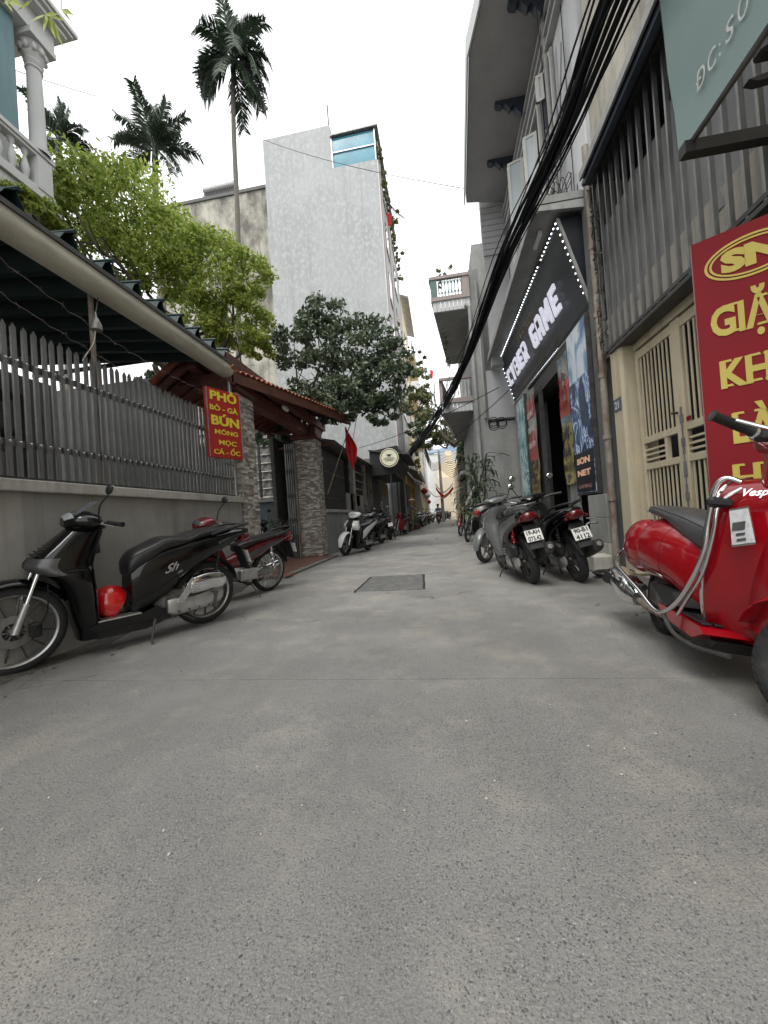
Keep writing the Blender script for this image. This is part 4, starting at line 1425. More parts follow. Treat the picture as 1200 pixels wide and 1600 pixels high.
def palm(name_lab, base, top, hgt_r, fronds, L_, droop, seed, lw=.05):
    t = thing('areca_palm', name_lab, 'palm', 'areca palms rising behind the leafy tree')
    rg = np.random.default_rng(seed)
    base, top = Vector(base), Vector(top)
    P = [base.lerp(top, i / 24) + Vector((.04 * math.sin(i * .5), 0, 0)) for i in range(25)]
    MB().tube(P, [hgt_r * (1.15 - .35 * i / 24 + .08 * (i % 2)) for i in range(25)], 10).build('trunk', M_palmb, t)
    MB().tube([top, top + Vector((0, 0, .7))], [hgt_r * 1.1, hgt_r * .5], 8).build('crownshaft', M_leaf3, t)
    for (az, el, dr) in fronds:
        az, el = R(az), R(el)
        mb = MB()
        p = top + Vector((0, 0, .5))
        d = Vector((math.cos(az) * math.cos(el), math.sin(az) * math.cos(el), math.sin(el)))
        pts = [p.copy()]
        n_ = 40
        for i in range(n_):
            p = p + d * (L_ / n_)
            d = (d + Vector((0, 0, -dr * droop / n_ * 3))).normalized()
            pts.append(p.copy())
        mb.tube(pts, [.035 * (1 - .8 * i / n_) for i in range(n_ + 1)], 5)
        for i in range(5, n_ + 1):
            f = i / n_
            tdir = (pts[i] - pts[i - 1]).normalized()
            side = tdir.cross(Vector((0, 0, 1)))
            side = side.normalized() if side.length > .05 else Vector((1, 0, 0))
            for sgn in (-1, 1):
                for rep in range(2):
                    ll = L_ * .36 * (max(.3, math.sin(min(1, f * 1.15 + .12) * 3.0)) ** .5 if f < .85 else .55) * rg.uniform(.8, 1.1)
                    dd = (side * sgn * .75 + tdir * .75 + Vector((0, 0, rg.uniform(-.45, .35)))).normalized()
                    a = pts[i] - tdir * (L_ / n_ * .5 * rep)
                    m_ = a + dd * ll * .55 + Vector((0, 0, -.03 * ll))
                    e_ = a + dd * ll + Vector((0, 0, -.28 * ll))
                    up = dd.cross(tdir).normalized() * lw
                    ww = tdir * lw
                    mb.add([a - ww * .4, a + ww * .4, m_ + ww, m_ - ww, e_], [(0, 1, 2, 3), (3, 2, 4)])
        mb.build('frond', M_leaf3, t)
    return rebase(t, base)


pc = at(365, 118, 12)
palm('tallest palm with slender trunk in front of the weathered wall', (pc.x - .75, 12, 0), (pc.x, 12, pc.z), .085,
     [(20, 78, .7), (70, 50, 1.4), (130, 80, .5), (175, 62, 1.1), (200, 30, 1.3), (240, 60, 1.2), (300, 45, 1.4), (340, 25, 1.3), (0, 55, 1.2), (270, -30, .6), (100, -45, .5), (330, -35, .6), (160, 75, .6), (350, 70, .9), (190, 5, 1.0), (10, 0, .9), (200, -35, .6), (350, -55, .5), (90, 85, .3), (270, 80, .5), (180, 45, 1.2), (5, 35, 1.2), (30, -20, .7)], 1.75, .85, 3, .026)
pc = at(243, 255, 13)
palm('mid-height palm with ragged crown behind the leafy tree', (pc.x - .3, 13, 0), (pc.x, 13, pc.z), .12,
     [(10, 62, .5), (60, 70, .6), (110, 82, .3), (170, 72, .3), (185, 50, .7), (330, 35, 1.0), (350, -10, 1.0), (250, 20, 1.0), (280, 65, .6), (20, 40, .9), (200, 60, .5), (90, 88, .2), (0, 20, 1.0), (175, 15, .8), (340, -35, .6), (355, 75, .4)], 1.75, .6, 5, .026)
pc = at(92, 238, 14)
palm('shortest palm by the villa column', (pc.x - .3, 14, 0), (pc.x, 14, pc.z), .12,
     [(5, 10, .6), (40, 78, .3), (80, 85, .2), (150, 50, .6), (180, 15, .8), (350, 30, .7), (20, 0, .6), (270, 50, .6), (0, 82, .2), (10, -8, .4), (170, 75, .3)], 1.6, .55, 8, .026)

# bamboo spray hanging into the top left corner
t = thing('bamboo_spray', 'thin bamboo twigs with long narrow leaves hanging in front of the villa cornice', 'bamboo')
tw = [[at(20, -60, 3.0), at(50, 0, 2.9), at(70, 22, 2.85)], [at(-30, -40, 3.1), at(5, -10, 3), at(15, 5, 3)], [at(80, -40, 3.1), at(96, 0, 3.0), at(96, 15, 3)]]
for P in tw:
    MB().tube(P, .003, 5).build('twig', M_bark, t)
for (a, b_) in (((70, 22), (44, 36)), ((70, 22), (104, 33)), ((72, 22), (68, 52)), ((74, 24), (101, 76)), ((72, 22), (88, 62)), ((96, 14), (116, 24)), ((96, 14), (115, 38)), ((8, -5), (38, 12)), ((8, -5), (20, 20)), ((50, 0), (25, 18)), ((70, 22), (95, 22)), ((30, -20), (4, 8))):
    A_, B_ = at(a[0], a[1], 2.85), at(b_[0], b_[1], 2.80 + rng.uniform(-.1, .1))
    d = (B_ - A_)
    w_ = d.cross(CF).normalized() * d.length * .085
    MB().add([A_, A_.lerp(B_, .3) + w_, B_, A_.lerp(B_, .3) - w_, A_.lerp(B_, .35) + CF * .006], [(0, 1, 4), (1, 2, 4), (2, 3, 4), (3, 0, 4)]).build('leaf', M_leaf1, t)
rebase(t, tw[0][0])
# ================================================================== RIGHT SIDE
V3 = Vector
# --- beige laundry house with barred upper floor
t = thing('beige_house', 'beige plastered house with barred tarpaulin front and cream steel gate number 21', 'building')
MB().box(2.3, 6, -3, 5.42, 5.15, 13).build('upper_wall', M_beige, t)
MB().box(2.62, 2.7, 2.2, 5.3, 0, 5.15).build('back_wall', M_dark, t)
MB().box(2.22, 3, 2.30, 2.72, 2.72, 5.15).build('pier', M_creamw, t)
MB().box(2.24, 2.62, -3, 2.2, 0, 5.15).build('side_wall', M_creamw, t)
# gate post with number plate
p_ = MB().box(2.2, 2.6, 4.88, 5.16, 0, 2.74, ch=.03).build('gate_post', M_creamw, t)
q_ = MB().box(2.19, 2.199, 4.93, 5.11, 1.98, 2.13).build('number_plate', mat('number_blue', (.10, .12, .15), .5, var=.1), p_)
text_mb(MB(), '21', .12, (2.189, 5.08, 2.01), (0, -1, 0), (0, 0, 1), off=.001, ext=.001, fit=.1, bold=.002).build('numerals', M_lett, q_)
MB().box(2.36, 2.44, 4.86, 4.877, 0, 2.7).build('jamb', M_creamw, t)
# overhang beam under the bars
MB().box(2.17, 2.34, 2.0, 5.10, 2.70, 2.742, ch=.004).build('beam', M_steel_d, t)
MB().box(2.175, 2.2, 2.0, 5.10, 2.745, 3.02).build('kick_panel', M_creamw, t) if 0 else None
# bars
bm0 = None
ys = [5.22 - i * .152 for i in range(20)]
for y in ys:
    if bm0 is None:
        o = MB().box(-.017, .017, -.012, .012, 0, 2.22).build('bar', M_steel, t); bm0 = o.data
    else:
        o = bpy.data.objects.new('bar', bm0); COL.objects.link(o); o.parent = t
    o.location = (2.2, y, 2.742)
    o.rotation_euler = (rng.normal() * .004, 0, 0)
for zz in (2.76, 4.93):
    MB().box(2.18, 2.225, 2.3, 5.3, zz, zz + .035).build('bar_rail', M_steel_d, t)
# tarpaulin sheets behind the bars, pale boards low down
for k, (ya, yb, zt_) in enumerate(((5.28, 3.85, 4.42), (3.86, 2.74, 4.5))):
    G = []
    for i in range(40):
        y = ya + (yb - ya) * i / 39
        G.append([(2.27 + .012 * math.sin(i * .55) + .010 * math.sin(i * .23 + j * .7) + (.006 * j), y, 3.05 + (zt_ - 3.05) * j / 9) for j in range(10)])
    MB().shell(G, [[(-1, 0, 0)] * 10] * 40, .004).build('tarpaulin', M_tarp, t)
for y in np.arange(2.75, 5.2, .405):
    MB().box(2.255, 2.27, y, y + .395, 2.745, 3.20).build('board', mat('pale_board', (.40, .37, .33), .7, var=.12, scale=4, stain=(.22, .19, .16), samt=.4), t)
MB().box(2.26, 2.3, 2.4, 2.73, 3.0, 3.05).build('rail', M_alu, t)
# eave
MB().quadbox([(1.98, 1.2, 4.86), (1.98, 5.02, 4.86), (2.5, 5.30, 5.22), (2.5, 1.2, 5.22)], (0, 0, .03)).build('eave_sheet', M_green, t)
MB().box(1.955, 1.978, 1.2, 5.02, 4.84, 4.93).build('eave_trim', M_pipeg, t)
MB().box(2.0, 2.06, 1.2, 5.0, 4.78, 4.855).build('eave_purlin', M_navy, t)
MB().box(2.08, 2.6, 1.2, 5.28, 4.97, 5.02).build('soffit', M_navy, t)
# cream bar gate
g_ = 2.37
MB().box(2.345, 2.6, 2.0, 4.87, 2.62, 2.743).build('gate_head', M_creamw, t)
MB().box(g_ + .16, g_ + .18, 2.4, 4.86, 0, 2.62).build('dark_backing', M_dark, t)
for y0, y1 in ((4.80, 4.855), (4.02, 4.16), (3.30, 3.36)):
    MB().box(g_ - .03, g_ + .02, y0, y1, .03, 2.60, ch=.004).build('gate_stile', M_cream, t)
for (ya, yb, n) in ((4.16, 4.80, 9), (3.36, 4.02, 9)):
    for zz, h in ((2.50, .09), (1.52, .07), (1.22, .07), (.10, .10)):
        MB().box(g_ - .025, g_ + .018, ya + .001, yb - .001, zz, zz + h, ch=.003).build('gate_rail', M_cream, t)
    for k in range(n):
        y = ya + (k + .5) * (yb - ya) / n
        MB().box(g_ - .012, g_ - .002, y - .011, y + .011, .201, 1.219).build('gate_bar', M_cream, t)
        MB().box(g_ - .012, g_ - .002, y - .011, y + .011, 1.591, 2.499).build('gate_bar', M_cream, t)
    for k in range(3):
        MB().box(g_ - .015, g_ + .012, ya + (yb - ya) * .38, yb - .001, 1.325 + k * .055, 1.345 + k * .055).build('gate_louvre', M_cream, t)
    MB().box(g_ - .02, g_ + .014, ya + (yb - ya) * .30, ya + (yb - ya) * .38, 1.291, 1.519).build('gate_mullion', M_cream, t)
mb = MB()
for k in range(16):
    z0 = .55 + k * .075
    w_ = .018 + .012 * math.sin(k * 1.9)
    mb.box(g_ - .0345, g_ - .031, 4.075 - w_, 4.075 + w_, z0, z0 + .08)
mb.build('grey_repair_paint', mat('repair_grey', (.17, .17, .165), .8, var=.25), t)
MB().box(g_ - .05, g_ - .031, 4.12, 4.14, 1.70, 1.72).tube([(g_ - .05, 4.13, 1.71), (g_ - .085, 4.13, 1.71)], .012, 8).build('gate_latch', M_steel_d, t)
MB().box(g_ - .034, g_ - .0305, 3.93, 4.0, 1.60, 1.64).build('sticker', M_signred, t)
rebase(t, (2.6, 3.8, 0))

# --- red laundry sign (SN)
a_ = math.atan2(-.55, .83)
SNo = V3((1.6, 2.58, 0)); SNd = V3((.83, -.55, 0)).normalized()
SNn = SNd.cross(V3((0, 0, 1)))
t = thing('laundry_sign', 'tall red board with gold letters and ringed SN emblem beside the cream gate', 'sign')
w_, z0_, z1_ = .93, .45, 2.41
c = lambda u, z: SNo + SNd * u + V3((0, 0, z))
MB().quadbox([c(0, z0_), c(w_, z0_), c(w_, z1_), c(0, z1_)], SNn * -.04).build('board', M_signred, t)
for (u0_, u1_) in ((0, .006), (w_ - .006, w_)):
    MB().quadbox([c(u0_, z0_), c(u1_, z0_), c(u1_, z1_), c(u0_, z1_)], SNn * .004).build('edge', M_dred, t)
mb = MB()
oc = (.262, 2.225)
for k in range(48):
    a0, a1 = k * 2 * math.pi / 48, (k + 1) * 2 * math.pi / 48
    for (ra, rb, ha, hb) in ((.205, .192, .118, .106), (.183, .172, .098, .088)):
        P_ = [(oc[0] + ra * math.cos(a0), oc[1] + ha * math.sin(a0)), (oc[0] + ra * math.cos(a1), oc[1] + ha * math.sin(a1)),
              (oc[0] + rb * math.cos(a1), oc[1] + hb * math.sin(a1)), (oc[0] + rb * math.cos(a0), oc[1] + hb * math.sin(a0))]
        if ra > .2 or True:
            mb.quadbox([c(*q) + SNn * .001 for q in P_], SNn * .003)
text_mb(mb, 'SN', .155, c(.13, 2.175), SNd, (0, 0, 1), off=.003, ext=.002, fit=.26, bold=.010)
mb.build('emblem', M_gold, t)


def serif(mb, txt, x, z, cap, wid):
    """heavy flared serif capitals: bold text plus foot and head serifs"""
    text_mb(mb, txt, cap / .72, c(x, z), SNd, (0, 0, 1), off=.003, ext=.002, fit=wid, bold=cap * .05)


for (s_, x, z, cap, wid) in (('GIẶT', .066, 1.822, .165, .36), ('KHÔ', .09, 1.515, .155, .36), ('LÀ', .125, 1.188, .17, .19), ('HƠI', .11, .90, .16, .30)):
    mb = MB()
    serif(mb, s_, x, z, cap, wid)
    # serifs under the straight strokes
    for u in ({'GIẶT': (.098, .22), 'KHÔ': (.03, .15, .21), 'LÀ': (.03, .12), 'HƠI': (.03, .12)}[s_]):
        for zz in (0, cap - .012):
            mb.quadbox([c(x + u - .026, z + zz), c(x + u + .026, z + zz), c(x + u + .022, z + zz + .013), c(x + u - .022, z + zz + .013)], SNn * .004)
    mb.build('lettering', M_gold, t)
mb = MB()
mb.quadbox([c(.05, 0), c(.09, 0), c(.09, z0_), c(.05, z0_)], SNn * -.03).quadbox([c(.8, 0), c(.84, 0), c(.84, z0_), c(.8, z0_)], SNn * -.03)
mb.build('legs', M_steel_d, t)
rebase(t, c(.45, 0))

# --- pale teal address banner on a steel arm
t = thing('address_banner', 'pale teal box banner with white address lettering held by a black steel arm', 'banner')
G = []
for i in range(24):
    y = 2.45 - i * .09
    G.append([(1.5 - .05 * (j / 11) + .012 * math.sin(j * 1.1 + i * .25) * math.exp(-((i - 2.5) ** 2) / 9.) * math.exp(-((j - 3.) ** 2) / 7), y, 2.86 + 1.35 * j / 11) for j in range(12)])
MB().shell(G, [[(-1, 0, 0)] * 12] * 24, -.006).build('canvas', M_teal, t)
MB().tube([(1.515, 2.46, 2.85), (1.515, .4, 2.85)], .012, 8).tube([(1.515, 2.46, 2.85), (1.465, 2.46, 4.2)], .010, 8).build('frame', M_steel_d, t)
MB().box(1.47, 2.3, 2.34, 2.40, 2.79, 2.855).build('arm', M_plastic, t)
pA, pB = atx(1093, 143, 1.49), atx(1160, 42, 1.49)
for (s_, y0_, wd) in (('Đ', 2.244, .07), ('C', 2.155, .062), (':', 2.078, .012), ('S', 2.035, .058), ('Ố', 1.955, .066), ('2', 1.84, .06), ('1', 1.75, .03)):
    text_mb(MB(), s_, .088 / .72, (1.487, y0_, 3.01), (0, -1, 0), (-.04, 0, 1), off=.003, ext=.001, shear=.2, fit=wd).build('lettering', M_lett, t)
rebase(t, (1.5, 2.4, 2.79))
t = thing('wall_spotlight', 'black spotlight bracket at the right edge under the teal banner', 'lamp')
pl = atx(1197, 72, 2.05)
MB().box(pl.x - .05, pl.x + .19, pl.y - .05, pl.y + .05, pl.z - .06, pl.z + .08, ch=.02).build('lamp_body', M_plastic, t)
MB().quadbox([(pl.x - .10, pl.y, pl.z - .17), (pl.x + .19, pl.y, pl.z - .11), (pl.x + .19, pl.y, pl.z - .17), (pl.x - .05, pl.y, pl.z - .19)], (0, .05, 0)).build('visor', M_plastic, t)
MB().tube([(pl.x + .02, pl.y, pl.z - .26), (pl.x + .19, pl.y, pl.z - .21)], .014, 8).build('stub', M_steel_d, t)
rebase(t, pl)

# --- cyber shop building
CX = 2.15
t = thing('game_shop_house', 'tall pale grey shop house with open casement windows, roof overhang and dark doorway', 'building')
MB().box(2.26, 6, 5.44, 10.9, 5.17, 12.5).build('upper_wall', M_lilac, t)
MB().box(2.235, 2.262, 5.45, 5.7, 5.17, 12.5).build('corner_strip', M_palew, t)
MB().box(2.22, 3, 5.44, 5.70, 0, 5.16).build('near_pier', M_dkwall, t)
for k, (z0, z1) in enumerate(((0.0, .34), (.345, .68), (.685, 1.0))):
    MB().box(2.16, 2.219, 5.47, 6.10, z0, z1, ch=.004).build('plinth_tile', M_shade if k else M_coping, t)
MB().box(2.17, 2.6, 9.4, 10.9, 0, 3.7).build('far_pier', M_shade, t)
MB().box(2.24, 2.6, 5.71, 9.39, 3.3, 3.6).build('lintel', M_steel_d, t)
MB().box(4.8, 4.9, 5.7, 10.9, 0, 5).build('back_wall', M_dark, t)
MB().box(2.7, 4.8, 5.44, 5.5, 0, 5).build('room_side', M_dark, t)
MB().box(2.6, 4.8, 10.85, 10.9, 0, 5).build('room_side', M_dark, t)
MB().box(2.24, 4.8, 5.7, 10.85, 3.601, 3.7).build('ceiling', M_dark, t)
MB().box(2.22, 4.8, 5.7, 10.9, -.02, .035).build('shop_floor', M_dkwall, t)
MB().box(2.18, 2.26, 7.0, 7.07, 0, 3.4).build('door_frame', M_steel_d, t)
MB().box(2.18, 2.26, 8.42, 8.50, 0, 3.4).build('door_frame', M_steel_d, t)
for k in range(9):
    y = 6.55 + k * .05
    MB().box(2.20, 2.225, y, y + .042, .04, 2.6).build('shutter_slat', M_corr, t)
for k in range(10):
    y = 8.52 + k * .085
    MB().box(2.20, 2.225, y, y + .075, .04, 2.9).build('shutter_slat', M_steel_d, t)
# mouldings on the upper wall
for zz in (8.2, 8.45, 8.7):
    MB().box(2.16, 2.258, 5.46, 10.88, zz, zz + .07).build('moulding', M_slab, t)
# fixed window strip and open casements
wn_ = MB().box(2.25, 2.262, 6.4, 9.6, 6.2, 8.15).build('window', M_win, t)
for y in (6.4, 7.2, 8.0, 8.8, 9.55):
    MB().box(2.20, 2.249, y, y + .05, 6.2, 8.15).build('window_frame', M_wframe, wn_)
for zz in (6.2, 8.1):
    MB().box(2.20, 2.248, 6.4, 9.6, zz, zz + .05).build('window_frame', M_wframe, wn_)


def casement(y, z0, z1, x_out, yo):
    P = [(2.2, y, z0), (x_out, y + yo, z0), (x_out, y + yo, z1), (2.2, y, z1)]
    f = MB()
    A, B_, C_, D_ = [V3(p) for p in P]
    ww = .05
    for (p, q, r_, s_) in ((A, B_, B_ + V3((0, 0, ww)), A + V3((0, 0, ww))), (D_ - V3((0, 0, ww)), C_ - V3((0, 0, ww)), C_, D_)):
        f.quadbox([p, q, r_, s_], (0, .04, 0))
    d = (B_ - A).normalized() * ww
    up = V3((0, 0, z1 - z0))
    for p in (A, B_ - d):
        f.quadbox([p + V3((0, -.001, 0)), p + d + V3((0, -.001, 0)), p + d + up + V3((0, -.001, 0)), p + up + V3((0, -.001, 0))], (0, .042, 0))
    o = f.build('open_casement', M_wframe, t)
    MB().quadbox([A + V3((0, .018, ww)), B_ + V3((0, .018, ww)), C_ + V3((0, .018, -ww)), D_ + V3((0, .018, -ww))], (0, .006, 0)).build('pane', M_palewin, o)


casement(8.35, 6.55, 8.20, 1.90, .12)
casement(7.35, 6.4, 7.75, 1.98, .10)
casement(6.75, 7.7, 8.15, 2.08, .05)
MB().tube([(2.2, 6.55, 5.2), (2.2, 6.55, 9.0)], .045, 10).tube([(2.19, 6.3, 5.2), (2.19, 6.3, 8.0)], .03, 8).build('wall_pipe', M_pipeg, t)
for (x, y) in ((2.245, 5.95), (2.245, 7.05)):
    MB().tube([(x, y, 5.2), (x, y, 12)], .006, 5).build('wall_cable', M_cable, t)
# roof overhang with ornamental brackets
P = [(2.3, 3.6, 9.05), (1.36, 3.6, 9.05), (1.23, 6.31, 9.05), (1.08, 7.02, 9.05), (1.23, 10.4, 9.05), (2.3, 10.6, 9.05)]
MB().quadbox(P, (0, 0, .25)).build('overhang', M_slab, t)
MB().quadbox([(1.20, 6.31, 9.0), (1.05, 7.02, 9.0), (1.05, 7.02, 9.33), (1.20, 6.31, 9.33)], (-.03, 0, 0)).quadbox([(1.05, 7.02, 9.0), (1.20, 10.4, 9.0), (1.20, 10.4, 9.33), (1.05, 7.02, 9.33)], (-.03, 0, 0)).quadbox([(1.33, 3.6, 9.0), (1.20, 6.31, 9.0), (1.20, 6.31, 9.33), (1.33, 3.6, 9.33)], (-.03, 0, 0)).build('overhang_edge', M_palew, t)
prof = [(0, 0), (.62, 0), (.60, -.07), (.5, -.10), (.47, -.05), (.40, -.12), (.34, -.20), (.28, -.13), (.22, -.24), (.14, -.34), (.10, -.26), (.05, -.42), (0, -.46)]
for y in (6.45, 8.0, 9.3):
    MB().prism([(2.26 - a, 9.045 + b) for a, b in prof], y - .06, y + .06, 'y').build('bracket', M_navy, t)
rebase(t, (3, 8, 0))

# canopy slab over the sign
t = thing('sign_canopy', 'grey concrete canopy slab sheltering the black game sign', 'canopy')
MB().quadbox([(2.26, 5.6, 5.08), (1.60, 5.6, 5.08), (1.58, 11.0, 5.0), (2.26, 11.0, 5.0)], (0, 0, .10)).build('slab', M_shade, t)
MB().quadbox([(1.597, 5.58, 5.06), (1.577, 11.0, 4.98), (1.577, 11.0, 5.12), (1.597, 5.58, 5.20)], (-.02, 0, 0)).build('edge_beam', M_pipeg, t)
MB().quadbox([(2.26, 5.60, 4.94), (1.62, 5.60, 4.99), (1.62, 5.60, 5.06), (2.26, 5.60, 5.06)], (0, .06, 0)).build('end_beam', M_pipeg, t)
MB().box(1.75, 1.80, 6.1, 6.45, 5.0, 5.06).build('tube_light', M_lett, t)
rebase(t, (2.2, 8, 5.0))

# black sign: leaning face with letters and LED edging
t = thing('game_sign', 'leaning black CYBER GAME sign edged with white LED dots', 'sign')
S00, S10 = V3((2.20, 10.9, 3.74)), V3((2.28, 5.75, 3.60))
S01, S11 = V3((1.87, 10.9, 5.0)), V3((1.90, 5.75, 4.93))
sx = (S10 - S00).normalized(); SWD = (S10 - S00).length
sy = (S01 - S00); SHT = sy.length; sy.normalize()
sn = sx.cross(sy)
q = lambda u, v: S00.lerp(S10, u).lerp(S01.lerp(S11, u), v)
MB().quadbox([S00, S10, S11, S01], -sn * .03).build('face', M_cyb, t)
MB().quadbox([(2.33, 5.752, 3.56), S10 + V3((.0, .002, -.04)), S11 + V3((0, .002, 0)), (2.33, 5.752, 4.95)], (0, .04, 0)).build('side_panel', M_cyb, t)
MB().quadbox([S10 + V3((-.01, -.03, -.03)), S10 + V3((.03, -.03, -.03)), S11 + V3((.03, -.03, 0)), S11 + V3((-.01, -.03, 0))], (0, .03, 0)).build('edge_trim', M_pipeg, t)
MB().quadbox([(2.3, 5.75, 3.56), (2.2, 10.9, 3.70), (2.2, 10.9, 3.735), (2.3, 5.75, 3.595)], (-.05, 0, 0)).build('lower_trim', M_pipeg, t)
mb = MB()


def dot(u, v):
    p = q(u, v) + sn * .006
    mb.ellipsoid(p, (.010, .015, .012), 6, 4)


n_ = 50
for i in range(n_ + 1):
    u = i / n_
    if not (.80 < u < .83): dot(.01 + .98 * u, .985)
for i in range(46):
    dot(.06 + .66 * i / 45, .015)
for i in range(11):
    dot(.005, .02 + i * .093)
for i in range(13):
    if i != 1: dot(.992, .05 + i * .073)
mb.build('led_dots', M_led, t, kind='stuff')
# block letters
GL = {
 'C': [[(0, 0), (1, 0), (1, .24), (.3, .24), (.3, .76), (1, .76), (1, 1), (.2, 1), (0, .85)]],
 'Y': [[(.34, 0), (.66, 0), (.66, .40), (1, 1), (.68, 1), (.5, .64), (.32, 1), (0, 1), (.34, .40)]],
 'B': [[(0, 0), (.8, 0), (1, .12), (1, .42), (.88, .5), (1, .58), (1, .88), (.8, 1), (0, 1), (0, .0)]],
 'E': [[(0, 0), (1, 0), (1, .22), (.3, .22), (.3, .40), (.85, .40), (.85, .60), (.3, .60), (.3, .78), (1, .78), (1, 1), (0, 1)]],
 'R': [[(0, 0), (.3, 0), (.3, .34), (.5, .34), (.72, 0), (1, 0), (.80, .36), (1, .46), (1, .86), (.82, 1), (0, 1)]],
 'G': [[(0, .14), (.2, 0), (1, 0), (1, .56), (.5, .56), (.5, .38), (.72, .38), (.72, .22), (.3, .22), (.3, .78), (1, .78), (1, 1), (.2, 1), (0, .86)]],
 'A': [[(0, 0), (.28, 0), (.28, .28), (.72, .28), (.72, 0), (1, 0), (1, .8), (.8, 1), (.2, 1), (0, .8)]],
 'M': [[(0, 0), (.22, 0), (.22, .58), (.5, .2), (.78, .58), (.78, 0), (1, 0), (1, 1), (.8, 1), (.5, .6), (.2, 1), (0, 1)]],
}
HOLE = {'B': [(.3, .2, .72, .4), (.3, .6, .72, .8)], 'R': [(.3, .54, .72, .8)], 'A': [(.28, .48, .72, .78)]}


def glyph(ch, u0, u1, v0, v1, sh=.10):
    g = MB()
    def pt(a, b_):
        return q(u0 + (u1 - u0) * a + sh * (v1 - v0) * b_ * .25, v0 + (v1 - v0) * b_)
    for poly in GL[ch]:
        bq = [pt(a, b_) + sn * .03 for a, b_ in poly]
        g.quadbox(bq, sn * .035)
    o = g.build('letter', M_cyl, t)
    if ch in HOLE:
        h = MB()
        for (a0, b0, a1, b1) in HOLE[ch]:
            h.quadbox([pt(a0, b0) + sn * .066, pt(a1, b0) + sn * .066, pt(a1, b1) + sn * .066, pt(a0, b1) + sn * .066], sn * .003)
        h.build('counter', M_cyb, o)


x = .062
for i, ch in enumerate('CYBER'):
    glyph(ch, x, x + .060, .31, .60)
    x += .083
x = .545
for i, ch in enumerate('GAME'):
    w_ = .058 if ch != 'M' else .078
    glyph(ch, x, x + w_, .30, .60)
    x += w_ + .022
mb = MB()
text_mb(mb, 'SƠN NET', .17, q(.375, .69) + sn * .004, sx, sy, off=.002, ext=.002, fit=1.2)
mb.build('small_lettering', mat('dim_gold', (.28, .19, .12), .5, var=.1), t)
mb = MB()
text_mb(mb, 'ĐIỂM CUNG CẤP DỊCH VỤ TRÒ CHƠI ĐIỆN TỬ CÔNG CỘNG', .10, q(.12, .885) + sn * .004, sx, sy, off=.002, ext=.002, fit=3.6)
text_mb(mb, 'CS1:', .09, q(.17, .09) + sn * .004, sx, sy, off=.002, ext=.002, fit=.22)
text_mb(mb, 'CS2: 11 Ngách 100/72', .10, q(.50, .09) + sn * .004, sx, sy, off=.002, ext=.002, fit=1.25)
for k in range(26):
    u_ = .225 + .25 * k / 26
    mb.quadbox([q(u_, .095) + sn * .004, q(u_ + .006, .095) + sn * .004, q(u_ + .007, .13) + sn * .004, q(u_ + .001, .13) + sn * .004], sn * .003)
mb.build('small_lettering', mat('dim_bronze', (.20, .15, .12), .5, var=.1), t)
rebase(t, (2.25, 8.3, 3.6))


# posters
def art_mat(name, cols, scale, dist, seed=0.):
    if name in MATS: return MATS[name]
    m = bpy.data.materials.new(name); m.use_nodes = True
    nt = m.node_tree
    b = nt.nodes['Principled BSDF']
    tc = nd(nt, 'ShaderNodeTexCoord')
    mp = nd(nt, 'ShaderNodeMapping')
    mp.inputs['Location'].default_value = (seed, seed * 2, seed)
    mp.inputs['Scale'].default_value = (1, 1.2, .62)
    nt.links.new(tc.outputs['Object'], mp.inputs[0])
    n = nd(nt, 'ShaderNodeTexNoise')
    n.inputs['Scale'].default_value = scale
    n.inputs['Detail'].default_value = 4
    n.inputs['Roughness'].default_value = .5
    n.inputs['Distortion'].default_value = dist
    nt.links.new(mp.outputs[0], n.inputs['Vector'])
    cr = nd(nt, 'ShaderNodeValToRGB')
    els = cr.color_ramp.elements
    els[0].position, els[0].color = cols[0][0], tuple(cols[0][1]) + (1,)
    els[1].position, els[1].color = cols[-1][0], tuple(cols[-1][1]) + (1,)
    for p, c_ in cols[1:-1]:
        e = els.new(p); e.color = tuple(c_) + (1,)
    nt.links.new(n.outputs['Fac'], cr.inputs[0])
    nt.links.new(cr.outputs[0], b.inputs['Base Color'])
    b.inputs['Roughness'].default_value = .35
    nt.links.new(cr.outputs[0], b.inputs['Emission Color'])
    b.inputs['Emission Strength'].default_value = .12
    MATS[name] = m
    return m


A1 = art_mat('poster_print', [(.30, (.008, .012, .025)), (.45, (.015, .03, .07)), (.49, (.10, .17, .34)), (.515, (.50, .58, .70)), (.54, (.02, .035, .08)), (.62, (.05, .09, .20)), (.70, (.45, .52, .64))], 1.7, 2.2, 3.1)
A1b = art_mat('poster_print_pale', [(.30, (.05, .09, .15)), (.42, (.18, .27, .38)), (.5, (.42, .48, .54)), (.60, (.50, .54, .58)), (.70, (.10, .17, .28))], 2.0, 1.6, 7.7)
A2 = art_mat('banner_print', [(.30, (.03, .04, .05)), (.42, (.09, .16, .18)), (.47, (.34, .07, .06)), (.54, (.42, .42, .38)), (.60, (.33, .27, .07)), (.68, (.05, .05, .05))], 5, 1.2, 1.7)
A3 = art_mat('banner_print_cool', [(.30, (.02, .03, .04)), (.42, (.10, .25, .30)), (.5, (.45, .55, .50)), (.56, (.03, .05, .07)), (.64, (.10, .28, .33)), (.72, (.6, .5, .3))], 2.2, 1.8, 9.2)
t = thing('light_box_poster', 'tall blue and white game light box lettered SƠN NET GAMING by the drain pipe', 'poster')
MB().box(2.155, 2.215, 5.70, 6.50, 1.02, 3.54).build('case', M_steel_d, t)
MB().box(2.149, 2.1545, 5.725, 6.48, 1.05, 2.75).build('print', A1, t)
MB().box(2.149, 2.1545, 5.725, 6.48, 2.751, 3.51).build('print', A1b, t)
MB().box(2.145, 2.1485, 5.73, 6.475, 1.06, 1.66).build('print_foot', M_cyb, t)
